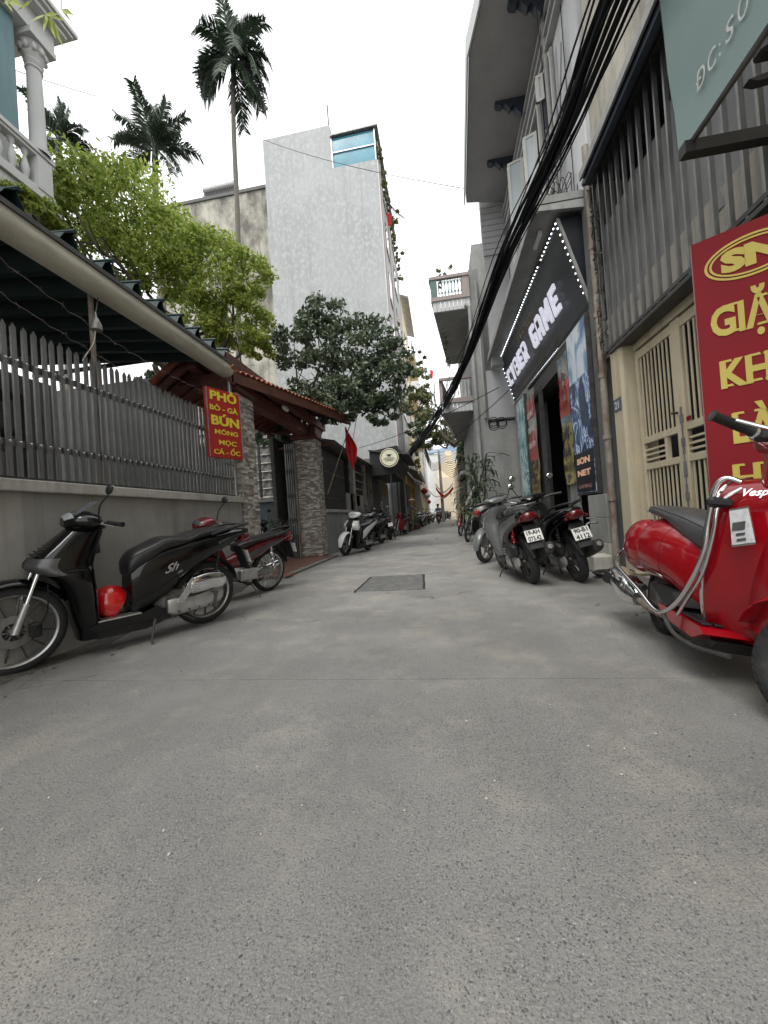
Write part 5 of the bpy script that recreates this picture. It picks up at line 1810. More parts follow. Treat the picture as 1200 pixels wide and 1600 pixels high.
for (s_, z, cap, m_) in (('SƠN', 1.49, .085, M_orange), ('NET', 1.31, .085, M_orange), ('GAMING', 1.12, .055, mat('dim_orange', (.35, .17, .16), .5, var=.05))):
    mb = MB()
    text_mb(mb, s_, cap / .72, (2.143, 6.38, z), (0, -1, 0), (0, 0, 1), off=.002, ext=.001, fit=.52, bold=.006 if cap > .06 else .001)
    mb.build('lettering', m_, t)
rebase(t, (2.18, 6.1, 1.02))


def strokes(mb, x, ya, yb, z, h):
    """print too worn to read: broken upright and level strokes"""
    y = ya
    while y > yb + .05:
        w_ = rng.uniform(.014, .024)
        k = rng.integers(3)
        mb.quadbox([(x, y, z), (x, y - w_, z), (x, y - w_, z + h * rng.uniform(.7, 1)), (x, y, z + h * rng.uniform(.7, 1))], (-.002, 0, 0))
        if k:
            zz = z + h * rng.choice([0, .42, .8])
            mb.quadbox([(x - .0005, y, zz), (x - .0005, y - .055, zz), (x - .0005, y - .055, zz + .02), (x - .0005, y, zz + .02)], (-.002, 0, 0))
        y -= rng.uniform(.05, .085)


def banner(name, lab, x, y0, y1, z0, z1, bands, ph=0.):
    t = thing(name, lab, 'banner')
    n = 30
    zs = [z0 + (z1 - z0) * j / n for j in range(n + 1)]
    prev = 0
    for (f1, m_) in bands:
        j1 = int(round(f1 * n))
        G = [[(x + .012 * math.sin(zs[j] * 7 + i + ph), y0 + (y1 - y0) * i / 6, zs[j]) for j in range(prev, j1 + 1)] for i in range(7)]
        MB().shell(G, [[(-1, 0, 0)] * (j1 - prev + 1)] * 7, .004).build('cloth', m_, t)
        prev = j1
    return rebase(t, (x, (y0 + y1) / 2, z0))


M_by = mat('banner_ochre', (.26, .21, .07), .7, var=.25, scale=5, stain=(.04, .045, .06), samt=.48, sscale=6, sstretch=(1, 1, .8), sharp=.03)
M_bg = mat('banner_grey', (.30, .30, .28), .7, var=.2, scale=5, stain=(.10, .14, .16), samt=.5, sscale=4, sstretch=(1, 1, 1), sharp=.05)
M_br = mat('banner_red', (.30, .06, .05), .7, var=.2, scale=5, stain=(.33, .31, .28), samt=.45, sscale=5, sstretch=(1, 1, .6), sharp=.04)
t = banner('door_banner', 'worn hanging price banner with red and ochre print right of the dark doorway', 2.17, 7.06, 6.55, 1.22, 3.38, ((.12, M_by), (.45, M_by), (.55, M_bg), (.8, M_br), (1, M_bg)))
for (z, m_) in ((2.95, M_signred), (2.72, M_signred), (2.5, M_signred), (1.98, M_ink), (1.7, M_ink), (1.45, M_ink)):
    mb = MB(); strokes(mb, 2.148, 7.02, 6.62, z, .15)
    o = mb.build('lettering', m_, t); o.location = -t.location
t = banner('door_banner', 'worn hanging price banner with red blocks and yellow rows left of the dark doorway', 2.12, 9.25, 8.55, 1.15, 3.45, ((.34, M_by), (.62, M_br), (.74, M_bg), (.92, M_br), (1, M_bg)), 2.)
for k in range(5):
    mb = MB(); strokes(mb, 2.095, 9.2, 8.6, 1.25 + k * .145, .085)
    o = mb.build('lettering', M_ink, t); o.location = -t.location
for k in range(3):
    mb = MB(); strokes(mb, 2.095, 9.2, 8.6, 2.2 + k * .34, .14)
    o = mb.build('lettering', M_lett, t); o.location = -t.location
t = thing('pillar_poster', 'narrow teal and white game poster at the far end of the shop front', 'poster')
MB().box(2.09, 2.16, 9.4, 10.3, 1.0, 3.55).build('case', M_steel_d, t)
MB().box(2.084, 2.089, 9.43, 10.27, 1.03, 3.52).build('print', A3, t)
rebase(t, (2.12, 9.8, 1))

# drain pipes
t = thing('drain_pipe', 'rusty brown drain pipe between the beige gate post and the game poster', 'pipe')
P = [(2.20, 5.38, .02), (2.20, 5.38, 1.2), (2.20, 5.37, 2.8), (2.19, 5.36, 5.55)]
MB().tube(P, .042, 12).build('pipe', M_pipe, t)
for zz in (.9, 1.7, 2.5, 3.3, 4.2, 5.1):
    MB().tube([(2.197, 5.375, zz), (2.197, 5.375, zz + .06)], .052, 12).build('collar', M_pipe, t)
rebase(t, (2.2, 5.38, 0))
t = thing('creeper', 'dry black creeper roots clinging beside the rusty drain pipe', 'creeper')
mb = MB()
for k in range(26):
    z = rng.uniform(3.0, 5.3); y = 5.3 + rng.normal() * .05
    P = [(2.22 - .02 * rng.random(), y, z)]
    for j in range(6):
        P.append((2.2 + rng.normal() * .02, P[-1][1] + rng.normal() * .05, P[-1][2] - rng.uniform(.04, .16)))
    mb.tube(P, .006, 4)
mb.build('roots', M_bark, t)
leaves(None, np.stack([rng.normal(2.2, .02, 160), rng.normal(5.28, .07, 160), rng.uniform(2.9, 5.2, 160)], 1), .05, rng, m=M_leaf3, parent=t, name='dry_foliage')
rebase(t, (2.2, 5.3, 2.9))
t = thing('water_tap', 'small brass tap on the tiled plinth under the game poster', 'tap')
MB().tube([(2.1, 5.62, .62), (1.98, 5.62, .62), (1.95, 5.62, .60), (1.95, 5.62, .55)], .016, 8).build('spout', M_alu_d, t)
MB().tube([(2.0, 5.62, .63), (2.0, 5.62, .68)], .01, 6).tube([(1.95, 5.62, .685), (2.05, 5.62, .685)], .01, 6).build('handle', M_alu_d, t)
rebase(t, (2.1, 5.62, .62))
t = thing('stone_block', 'rough concrete block at the foot of the plinth near the drain', 'block')
MB().box(1.86, 2.09, 5.2, 5.46, 0, .22, ch=.02).build('block_body', M_coping, t)
rebase(t, (1.98, 5.33, 0))
mb = MB()
for k in range(5):
    P = [(1.95 + .16 * math.cos(a / 3.) * (1 + .1 * k) + .02 * math.sin(a), 4.9 + .12 * math.sin(a / 3.) * (1 + .1 * k), .015 + .012 * k) for a in range(20)]
    mb.tube(P, .009, 5, cap=False)
tag(mb.build('coiled_hose', M_steel_d), 'loose coil of dusty hose on the ground by the concrete block', 'hose')
t = thing('kerb_step', 'low concrete step along the shop front', 'step')
MB().box(1.95, 2.2, 6.12, 10.9, -.01, .10, ch=.012).build('step_body', M_coping, t)
rebase(t, (2.07, 8.5, 0))

# --- next house: grey column, balconies
t = thing('balcony_house', 'grey house beyond the game shop with two jutting balconies', 'building')
MB().box(1.20, 3.0, 10.95, 17.5, 0, 3.3).build('lower_wall', M_shade, t)
MB().box(1.20, 1.47, 10.95, 17.5, 3.3, 7.6).build('wall', M_shade, t)
MB().box(1.47, 3.0, 12.0, 17.5, 3.3, 9.0).build('inner_wall', M_shade, t)
MB().box(1.48, 2.17, 10.925, 12, 3.38, 4.72).build('boxed_bay', M_slab, t)
MB().box(1.46, 2.17, 10.90, 12, 3.33, 3.378).build('bay_edge', M_steel_d, t)
for k in range(14):
    MB().box(1.6, 2.24, 10.60, 10.64, 7.7 + k * .16, 7.845 + k * .16).build('siding_board', M_slab, t)
MB().box(1.62, 2.24, 10.645, 10.9, 4.75, 10.2).build('siding_wall', M_slab, t)
b_ = MB().quadbox([(.18, 10.95, 6.52), (1.199, 10.95, 6.52), (1.199, 14.9, 6.52), (.62, 14.9, 6.52)], (0, 0, .12)).build('balcony_slab', M_shade, t)
mb = MB()
for k in range(9):
    x = .17 + k * .115
    mb.box(x, x + .105, 10.90, 10.949, 6.53, 6.82)
mb.build('slab_tiles', M_palew, b_)
MB().box(.13, 1.199, 10.86, 10.948, 6.823, 6.93).quadbox([(.13, 10.95, 6.823), (.22, 10.95, 6.823), (.66, 14.9, 6.823), (.57, 14.9, 6.823)], (0, 0, .107)).build('lower_rail', M_pink, b_)
MB().box(.10, 1.199, 10.84, 10.948, 7.42, 7.50).quadbox([(.10, 10.95, 7.42), (.22, 10.95, 7.42), (.64, 14.9, 7.42), (.54, 14.9, 7.42)], (0, 0, .08)).build('top_rail', M_pink, b_)
M_verd = mat('verdigris_iron', (.10, .17, .15), .6, var=.2)
for k in range(9):
    x = .36 + k * .09
    m_ = MB()
    m_.tube([(x, 10.9, 6.93), (x, 10.9, 7.42)], .014, 6)
    m_.tube(smooth_path([(x, 10.9, 7.25), (x + .045, 10.9, 7.38), (x + .09, 10.9, 7.25)], 3), .012, 5)
    m_.tube(smooth_path([(x, 10.9, 7.1), (x + .045, 10.9, 7.0), (x + .09, 10.9, 7.1)], 3), .010, 5)
    m_.build('baluster', M_verd, b_)
MB().box(.14, .32, 10.86, 10.94, 6.93, 7.42).build('corner_panel', M_verd, b_)
MB().box(1.0, 1.199, 10.87, 10.93, 6.93, 7.42).build('corner_panel', M_pink, b_)
b_ = MB().quadbox([(.25, 12.2, 3.98), (1.199, 12.2, 3.98), (1.199, 17.2, 3.98), (.93, 17.2, 3.98)], (0, 0, .12)).build('balcony_slab', M_shade, t)
mb = MB()
for k in range(8):
    x = .25 + k * .118
    mb.box(x, x + .108, 12.15, 12.198, 4.0, 4.28)
mb.build('slab_tiles', M_palew, b_)
MB().box(.2, 1.199, 12.10, 12.197, 4.283, 4.42).box(.2, 1.199, 12.10, 12.197, 5.0, 5.08).quadbox([(.2, 12.2, 4.283), (.3, 12.2, 4.283), (.98, 17.2, 4.283), (.9, 17.2, 4.283)], (0, 0, .8)).build('rails', M_pink, b_)
for k in range(7):
    x = .42 + k * .11
    MB().tube(smooth_path([(x, 12.15, 4.42), (x + .03, 12.15, 4.7), (x, 12.15, 5.0)], 3), .016, 6).tube(smooth_path([(x + .06, 12.15, 4.42), (x + .03, 12.15, 4.7), (x + .06, 12.15, 5.0)], 3), .012, 6).build('baluster', M_palew, b_)
for z in (2.0,):
    MB().box(1.17, 1.2, 12.5, 15, .2, 2.6).build('doorway', M_dark, t)
MB().tube([(1.16, 10.86, .2), (1.16, 10.86, 6.5), (1.05, 10.86, 6.6)], .05, 10).build('down_pipe', M_pipeg, t)
MB().tube([(1.38, 10.86, 3.4), (1.38, 10.86, 7.2)], .04, 10).build('down_pipe', M_pipeg, t)
rebase(t, (2, 14, 0))
pts = [(.55, 11.1, 7.75, .3, .2, .25, 1), (.3, 11.5, 7.7, .2, .3, .15, .6)]
t = thing('balcony_plants', 'wispy potted plants on the upper jutting balcony', 'plants')
leaves(None, clumps(pts, 260, rng, sub=6), .08, rng, m=M_leaf4, parent=t)
leaves(None, clumps([(.45 + .04 * k, 12 + k * .5, 6.35, .08, .3, .3, 1) for k in range(6)], 260, rng, sub=4), .08, rng, m=M_leaf4, parent=t)
rebase(t, (.5, 11.2, 7.5))

# --- heavy cable bundle
t = thing('cable_bundle', 'thick sagging bundle of black overhead cables running down the street', 'cables')
main = [(1.02, -1.5, 3.0), (1.16, .8, 3.45), (1.28, 2.6, 4.02), tuple(at(865, 240, 4.2)), tuple(at(790, 400, 6.2)), tuple(at(742, 530, 8.8)), tuple(at(718, 583, 10.4)), tuple(at(700, 622, 11.7)), tuple(at(672, 668, 14.5)), tuple(at(640, 712, 19)), (-1.9, 23, 4.0)]
SP = catmull(main, 8)
for k in range(20):
    ph = rng.uniform(0, 6.28)
    rr = rng.uniform(.02, .10)
    P = []
    for i, p in enumerate(SP):
        f = i / len(SP)
        a = ph + f * 2.2
        sp = rr * (1 + .5 * f) * (1 + .25 * math.sin(f * 9 + k))
        P.append((p[0] + sp * math.cos(a) * .9, p[1], p[2] + sp * math.sin(a) * 1.1 + .05 * math.sin(f * 14 + k) * (k % 3)))
    MB().tube(P, [[.011, .008, .016][k % 3] * (1 + .9 * i / len(SP)) for i in range(len(P))], 6).build('cable', M_cable, t)
for k in range(5):
    dx, dz = rng.uniform(.12, .2), rng.uniform(-.06, .06)
    P = [(p[0] + dx * math.sin(i * .08 + k), p[1], p[2] + dz + .08 * math.sin(i * .11 + k * 2)) for i, p in enumerate(SP)]
    MB().tube(P, .008, 5).build('cable', M_cable, t)
MB().tube([(2.1, 2.2, 4.25), (1.5, 2.3, 3.98), (1.25, 2.35, 3.9), (1.12, 2.35, 4.05)], .02, 8).build('cable_hook', M_steel, t)
rebase(t, (1.16, .8, 3.4))


def wire(lab, P, r=.006, sag=0., grp='thin overhead wires', n=14):
    if sag:
        A, B_ = V3(P[0]), V3(P[-1])
        P = [A.lerp(B_, i / n) - V3((0, 0, sag * 4 * (i / n) * (1 - i / n))) for i in range(n + 1)]
    tag(MB().tube(P, r, 5).build('wire', M_cable), lab, 'wire', grp)


wire('thin wire crossing the tall grey building upper wall', [at(411, 218, 19.3), at(600, 267, 17.5), at(760, 300, 11)], .010, .25)
wire('thin wire looping between the black game sign and grey column', [at(560, 700, 13), at(700, 660, 9), at(780, 605, 7.5)], .008, .12)
wire('lower thin wire from the grey column to the black game sign', [at(700, 690, 10), at(740, 640, 9), at(805, 600, 8)], .008, .05)
wire('thin wire crossing behind the villa column', [at(-10, 98, 5), at(75, 126, 5.6), at(150, 150, 7)], .006, .02)
wire('thin service wire fanning up from the canopy corner', [(2.1, 6.2, 5.25), (2.2, 5.9, 7.6)], .006)
wire('second thin service wire leaning off the canopy corner', [(2.1, 6.3, 5.25), (1.75, 5.5, 8.5)], .006)
mb = MB()
for k in range(7):
    P = [(2.0 + .13 * (k % 3) * .3 + .12 * math.cos(a * .6 + k), 6.3 + .22 * math.sin(a * .6 + k), 5.22 + .02 * k + .01 * math.sin(a)) for a in range(12)]
    mb.tube(P, .007, 5, cap=False)
for k in range(6):
    P = smooth_path([(2.0, 6.2, 5.25), (1.9 + .1 * k, 6.0, 5.6 + .06 * k), (1.95 + .07 * k, 5.75 + .02 * k, 5.3)], 4)
    mb.tube(P, .006, 5)
tag(mb.build('cable_coil', M_cable), 'tangle of looped cables lying on the sign canopy', 'cables')
mb = MB()
for k in range(5):
    cx, cz = 1.5 + .2 * (k % 2), 3.05 + .03 * k
    P = [(cx + .13 * math.cos(a * .55 + k), 10.25 + .02 * k, cz + .12 * math.sin(a * .55 + k)) for a in range(14)]
    mb.tube(P, .012, 5, cap=False)
tag(mb.build('cable_coil', M_cable), 'coiled black cables hanging under the boxed bay of the grey house', 'cables')
# ================================================================== FAR STREET, LEFT ROW
t = thing('shutter_shop', 'low shop with ochre shutters and pale sloped canopy past the kiosk', 'shop')
MB().box(-4.5, -1.75, 19.6, 27, 0, 3.3).build('front_wall', M_shade, t)
MB().quadbox([(-1.78, 19.7, 3.45), (-.95, 19.9, 3.05), (-1.0, 27, 3.05), (-1.78, 27, 3.45)], (0, 0, .07)).build('canopy', M_corr, t)
MB().box(-1.05, -.98, 19.9, 27, 3.0, 3.25).build('canopy_fascia', M_creamf, t)
for y in (20.1, 22.3, 24.5):
    MB().box(-1.745, -1.70, y, y + 1.6, .05, 2.5).build('shutter', M_yshut if y > 21 else M_plastic, t)
MB().box(-1.74, -1.66, 20.0, 26.6, 2.52, 2.95).build('ochre_sign', M_yshut, t)
MB().box(-1.68, -1.60, 25.0, 25.5, .6, 2.5).build('yellow_board', mat('yellow_board', (.55, .40, .05), .6), t)
MB().box(-1.74, -1.69, 26.2, 26.9, .05, 2.5).build('blue_door', mat('blue_door', (.14, .2, .24), .5), t)
rebase(t, (-2.5, 23, 0))
t = thing('white_column_house', 'narrow house with white corner column and red lanterns', 'building')
MB().box(-5, -1.7, 27.05, 33.5, 0, 6.5).build('front_wall', M_creamf, t)
MB().box(-1.7, -1.35, 27.1, 27.5, .35, 3.4).build('column', M_palew, t)
MB().box(-1.72, -1.3, 27.05, 27.55, 0, .35).build('column_foot', M_shade, t)
MB().box(-1.74, -1.35, 27.1, 33, 3.4, 3.6).build('beam', M_palew, t)
for y in (29, 31):
    w_ = MB().box(-1.7, -1.67, y, y + 1.2, 4.2, 5.8).build('window', M_win, t)
    MB().box(-1.67, -1.62, y - .1, y + 1.3, 4.05, 4.2).build('sill', M_palew, w_)
MB().box(-1.7, -1.66, 28, 33, .05, 2.8).build('shutter', M_dkwall, t)
rebase(t, (-2.5, 30, 0))
for k, (x, y, z, r_, m_, lab) in enumerate(((-1.05, 26.2, 2.45, .20, M_flag, 'red fabric bundle hanging under the pale sloped canopy'), (-.98, 30.5, 2.35, .22, M_palew, 'white paper lantern hanging over the lane'), (-.93, 31.5, 1.85, .15, M_flag, 'red paper lantern below the white lantern'))):
    mb = MB().lathe([(0, r_ * 1.1), (r_ * .4, r_), (r_ * .95, r_ * .35), (r_, 0), (r_ * .9, -r_ * .5), (r_ * .35, -r_), (0, -r_ * 1.05)], (x, y, z), 'z', 14)
    mb.tube([(x, y, z + r_), (x, y, z + r_ + .5)], .008, 4)
    tag(mb.build('lantern', m_), lab, 'lantern', 'hanging lanterns')
# slender houses with balconies behind
t = thing('balcony_row_house', 'tall narrow cream house with stacked balconies behind the stucco building', 'building')
MB().box(-6, -1.95, 29.6, 36, 3.5, 17.5).build('wall', M_creamf, t)
e0, e1 = at(624, 432, 30), at(646, 497, 36)
MB().quadbox([(-2.1, 29.6, 17.9), (-1.35, 29.6, 17.6), (-1.35, 36.4, 17.6), (-2.1, 36.4, 17.9)], (0, 0, .14)).build('eave', M_corr, t)
for z in (6.6, 9.9, 13.2):
    b_ = MB().box(-1.95, -1.25, 30.0, 35.5, z, z + .18).build('balcony', M_creamf, t)
    MB().box(-1.30, -1.25, 30.0, 35.5, z + .9, z + 1.0).build('handrail', M_pink, b_)
    for k in range(10):
        MB().box(-1.29, -1.26, 30.1 + k * .58, 30.16 + k * .58, z + .18, z + .9).build('baluster', M_palew, b_)
    MB().box(-1.96, -1.93, 30.6, 32, z + .3, z + 2.4).build('window', M_win, t)
    MB().box(-1.96, -1.93, 33, 34.6, z + .3, z + 2.4).build('window', M_win, t)
rebase(t, (-3, 33, 0))
t = thing('distant_white_house', 'distant white narrow house with rooftop mast and railing', 'building')
MB().box(-6, -1.35, 40, 47, 0, 15.2).build('wall', M_palew, t)
MB().box(-6, -1.0, 39.6, 47, 10.8, 11.0).build('ledge', M_pink, t)
for z in (6, 9, 12):
    MB().box(-1.9, -1.5, 39.95, 40, z, z + 1.4).build('window', M_win, t)
    MB().box(-1.36, -1.32, 41.5, 43, z, z + 1.5).build('window', M_win, t)
MB().tube([(-1.9, 41, 15.2), (-1.9, 41, 19.6)], .05, 5).tube([(-2.6, 41, 16.8), (-1.5, 41, 16.8)], .04, 5).tube([(-1.5, 41, 15.2), (-1.5, 41, 17)], .04, 5).tube([(-2.6, 41, 15.2), (-2.6, 41, 16.8)], .04, 5).build('mast', M_steel_d, t)
rebase(t, (-3, 43, 0))
t = thing('distant_pale_house', 'pale house with hanging creepers behind the lanterns', 'building')
MB().box(-6, -1.55, 33.6, 39.9, 0, 8.2).build('wall', M_creamf, t)
for z in (3.6, 5.9):
    for y in (34.5, 37):
        MB().box(-1.55, -1.5, y, y + 1.1, z, z + 1.4).build('window', M_palew, t)
MB().box(-1.8, -1.1, 33.6, 39.9, 2.8, 3.0).build('awning', M_dkwall, t)
rebase(t, (-3, 36, 0))
tag(MB().quadbox([at(672, 577, 45), at(677, 580, 45), at(676, 592, 45), at(672, 590, 45)], (0, .05, 0)).build('distant_flag', M_flag), 'tiny red flag above the distant rooftops', 'flag')

# right row beyond the balcony house
t = thing('vine_house', 'dark creeper-covered house past the balconies on the right', 'building')
MB().box(1.45, 5, 17.6, 30, 0, 5.6).build('wall', M_dkwall, t)
MB().box(1.0, 1.45, 18, 22, 2.6, 2.75).build('ledge', M_shade, t)
MB().quadbox([(1.3, 12.9, 1.9), (.85, 12.9, 1.1), (.85, 13.9, 1.1), (1.3, 13.9, 1.9)], (0, 0, .08)).build('slanted_slab', M_coping, t)
MB().box(1.75, 5, 30.1, 55, 0, 5.5).build('far_wall', M_creamf, t)
rebase(t, (3, 25, 0))

# end of the lane
t = thing('cream_end_wall', 'tall cream wall with square posts closing the end of the lane', 'wall')
MB().box(-.2, 9, 60, 60.5, 0, 8.6).build('wall', M_creamf, t)
MB().box(-.4, 2.6, 59, 59.9, 0, 6.2).build('return_wall', mat('far_cream_b', (.5, .44, .34), .85, var=.05), t)
for x in (1.2, 3.6, 6.2):
    MB().box(x, x + .9, 59.9, 60.5, 8.602, 10.3).build('post', M_creamf, t)
rebase(t, (4, 60, 0))
t = thing('blue_roof_hall', 'blue-grey sheet roof with rooftop tanks beyond the cream wall', 'building')
MB().quadbox([(-1.8, 62, 10.4), (8, 62, 10.4), (8, 70, 13.2), (-1.0, 70, 12.2)], (0, 0, .15)).build('roof', M_blue, t)
MB().box(-1.8, 8, 62.2, 70, 0, 10.38).build('wall', M_palew, t)
MB().box(1.2, 3.0, 68, 69, 12.6, 13.4).build('ridge_box', M_pipeg, t)
MB().tube([(3.0, 68, 13.3), (3.0, 68, 14.8)], .6, 12).build('water_tank', M_alu, t)
rebase(t, (3, 66, 0))
t = thing('distant_apartments', 'pale hazy apartment block closing the view on the left of the lane', 'building')
MB().box(-12, -.6, 75, 85, 0, 15).build('wall', M_palew, t)
for z in (3, 6, 9, 12):
    for x in (-3, -1.6):
        MB().box(x, x + .8, 74.95, 75, z, z + 1.4).build('window', M_win, t)
rebase(t, (-6, 80, 0))
# red swags of cloth and dark umbrella/awning over the lane
t = thing('festoon', 'red and white cloth swag strung across the lane end', 'bunting')
A, B_ = at(680, 760, 38), at(694, 775, 36)
for (a, b_, sg) in (((681, 762, 38), (694, 776, 36), .15), ((694, 776, 36), (708, 762, 36), .1)):
    A, B_ = at(*a), at(*b_)
    G = []
    for i in range(9):
        p = A.lerp(B_, i / 8) - V3((0, 0, sg * 4 * (i / 8) * (1 - i / 8)))
        G.append([p + V3((0, 0, .16)), p, p - V3((0, 0, .16))])
    MB().shell(G, [[(0, -1, 0)] * 3] * 9, .02).build('swag', M_flag, t)
    MB().shell([[q + V3((0, -.03, .3)) for q in r_[:2]] for r_ in G], [[(0, -1, 0)] * 2] * 9, .02).build('swag_band', M_palew, t)
rebase(t, at(694, 770, 36))
t = thing('tarp_awning', 'dark tarpaulin awning over the left side of the lane end', 'awning')
G = []
for i in range(7):
    f = i / 6
    G.append([V3((-1.3 + 1.45 * f, 40, 3.4 - .9 * math.sin(f * 2.2))), V3((-1.3 + 1.45 * f, 43, 3.6 - .9 * math.sin(f * 2.2)))])
MB().shell(G, [[(0, 0, 1)] * 2] * 7, .03).build('tarp', M_steel_d, t)
rebase(t, (-1, 41, 3))
t = thing('utility_pole', 'concrete pole with clotted wires at the lane end', 'utility pole')
MB().tube([(.15, 38, 0), (.15, 38, 7)], [.16, .11], 8).build('pole', M_shade, t)
mb = MB()
for k in range(12):
    z = 4.2 + .12 * k
    mb.tube(smooth_path([(.15, 38, z + 1), (1.2, 34, z - .3 + .05 * k), (1.9, 31, z + .4)], 4), .022, 4)
    if k < 7: mb.tube(smooth_path([(.15, 38, z + 1), (-.6, 33, z + .4), (-1.0, 26, z + 1.2 + .1 * k), (-1.2, 22, 4.6 + .12 * k)], 4), .02, 4)
mb.build('wires', M_cable, t)
MB().box(.0, .3, 37.7, 38, 2.2, 3.0).build('meter_box', M_shade, t)
rebase(t, (.15, 38, 0))

# trees over the lane
t = thing('leaning_street_tree', 'tree leaning over the lane with thin olive foliage and dark bent trunk', 'tree')
B = pixblobs([(655, 640, 22, 30, 30, 1.5, 1), (650, 600, 24, 22, 26, 1.2, .6), (690, 675, 24, 40, 22, 1.6, 1.1), (720, 680, 22, 22, 20, 1, .6), (665, 690, 24, 22, 18, 1, .5), (735, 665, 20, 12, 18, .8, .4), (655, 560, 27, 14, 10, 1, .25)])
leaves(None, clumps(B, 5200, rng, sub=22, subr=.25), .24, rng, m=M_leaf4, parent=t, name='crown')
mb = MB()
tb = [(1.25, 19, 0), (1.3, 19.2, 1.8), at(735, 745, 19.5), at(728, 710, 20), at(712, 695, 21), at(690, 680, 23)]
mb.tube(smooth_path(tb, 4), [.16 - .006 * i for i in range(21)], 8)
branchy(mb, tuple(at(712, 695, 21)), [(b[0], b[1], b[2]) for b in B], .07, rng)
mb.build('trunk', M_bark, t)
rebase(t, (1.25, 19, 0))
t = thing('leaning_branch_tree', 'dark slanting tree limb rising from the kiosk roof', 'tree')
mb = MB()
P = [at(632, 722, 20), at(650, 700, 20.5), at(668, 680, 21), at(690, 640, 22), at(700, 610, 22)]
mb.tube([(-1.9, 19.45, 0), (-1.9, 19.5, 2.5), P[0]], [.12, .11, .1], 8)
mb.tube(smooth_path(P, 4), [.11 - .004 * i for i in range(17)], 8)
mb.build('trunk', M_bark, t)
leaves(None, clumps(pixblobs([(650, 660, 21, 18, 28, .6, 1), (668, 630, 22, 14, 24, .6, .6)]), 900, rng, sub=14), .2, rng, m=M_leaf2, parent=t, name='crown')
rebase(t, (-1.9, 19.45, 0))
t = thing('creeper_plants', 'green creeper hanging on the cream facade beyond the kiosk roof', 'plants')
leaves(None, clumps([(-1.6, 26 + k, 5.6 - .3 * k, .3, .6, .6, 1) for k in range(5)], 900, rng, sub=5), .2, rng, m=M_leaf4, parent=t)
rebase(t, (-1.6, 27, 4.5))
t = thing('vine_leaves', 'dark drooping vines on the house wall behind the down pipe', 'vines')
leaves(None, clumps([(1.15, 17.2 + k * .4, 4.6 - .35 * k, .25, .4, .7, 1) for k in range(6)], 1500, rng, sub=6), .16, rng, m=M_leaf2, parent=t)
rebase(t, (1.2, 18, 4))


def strap_plant(name, label, cat, base, n, L_, w, rg, m, spread=.6, hgt=1.2, stalk=True):
    t = thing(name, label, cat)
    base = V3(base)
    if stalk:
        mb = MB()
        for k in range(4):
            mb.tube([base, base + V3((rg.normal() * .08, rg.normal() * .08, hgt * .5)), base + V3((rg.normal() * .22, rg.normal() * .22, hgt))], [.03, .02, .015], 6)
        mb.build('stems', M_bark, t)
    vs_ = MB()
    for k in range(n):
        o_ = base + V3((rg.normal() * spread * .3, rg.normal() * spread * .3, rg.uniform(.25, 1) * hgt))
        az = rg.uniform(0, 6.28)
        d = V3((math.cos(az), math.sin(az), rg.uniform(.3, 1.3))).normalized()
        L1 = L_ * rg.uniform(.6, 1.15)
        side = d.cross(V3((0, 0, 1))).normalized() * w
        p1 = o_ + d * L1 * .5
        p2 = p1 + (d + V3((0, 0, -.8))).normalized() * L1 * .4
        p3 = p2 + V3((d.x * .2, d.y * .2, -.9)).normalized() * L1 * .3
        m_ = MB() if k < 40 else vs_
        m_.add([o_, p1 + side, p1 - side, p2 + side * .9, p2 - side * .9, p3, p1 + V3((0, 0, -.012)), p2 + V3((0, 0, -.012))],
               [(0, 6, 1), (0, 2, 6), (1, 6, 7, 3), (6, 2, 4, 7), (3, 7, 5), (7, 4, 5)])
        if k < 40: m_.build('leaf', m, t)
    if vs_.v: vs_.build('leaves', m, t, kind='stuff')
    return rebase(t, base)


strap_plant('dracaena', 'tall strappy dracaena hanging over the lane beside the grey column', 'plant', (.98, 9.9, 0), 150, .55, .028, rng, M_leaf2, .55, 2.25)
strap_plant('dracaena', 'smaller strappy plant behind the parked motorbikes on the right', 'plant', (.95, 14.5, 0), 60, .6, .03, rng, M_leaf4, .6, 1.5)
strap_plant('potted_shrub', 'bushy dark shrub inside the courtyard gate', 'plant', (-4.3, 9.4, .1), 70, .35, .02, rng, M_leaf2, .6, .9)
for k, (x, y, lab) in enumerate(((-1.55, 23.3, 'small leafy pot plant at the foot of the ochre shutter'), (-1.5, 24.0, 'second low pot plant beside the white column'))):
    t = thing('pot_plant', lab, 'plant')
    MB().lathe([(0, 0), (.14, 0), (.2, .25), (.17, .25), (0, .22)], (x, y, 0), 'z', 14).build('pot', M_terra, t)
    leaves(None, clumps([(x, y, .5, .3, .3, .25, 1)], 160, rng, sub=5), .12, rng, m=M_leaf2, parent=t, kind='stuff')
    rebase(t, (x, y, 0))
# courtyard hanging foliage seen under the gate roof
t = thing('courtyard_tree', 'dark foliage hanging inside the gateway', 'tree')
leaves(None, clumps(pixblobs([(420, 685, 11, 28, 14, .6, 1), (445, 680, 11, 22, 10, .5, .6)]), 700, rng, sub=14), .14, rng, m=M_leaf2, parent=t, name='crown')
MB().tube([(-4.9, 10.9, 0), (-4.8, 10.9, 2.4), (-4.6, 10.9, 3.4)], [.08, .07, .04], 8).build('trunk', M_bark, t)
rebase(t, (-4.9, 10.9, 0))
# ================================================================== MOTORCYCLES AND SCOOTERS
M_gunmetal = mat('gunmetal_trim', (.10, .10, .10), .3, metal=.5, var=.2, scale=6)
M_lensg = mat('grey_lens', (.30, .31, .32), .12, var=.3, scale=30, spec=.8)
M_lensd = mat('dark_red_lens', (.10, .006, .008), .12, var=.3, scale=30, coat=.5)
# local frame: x forward from the rear axle's contact point, y to the bike's left, z up


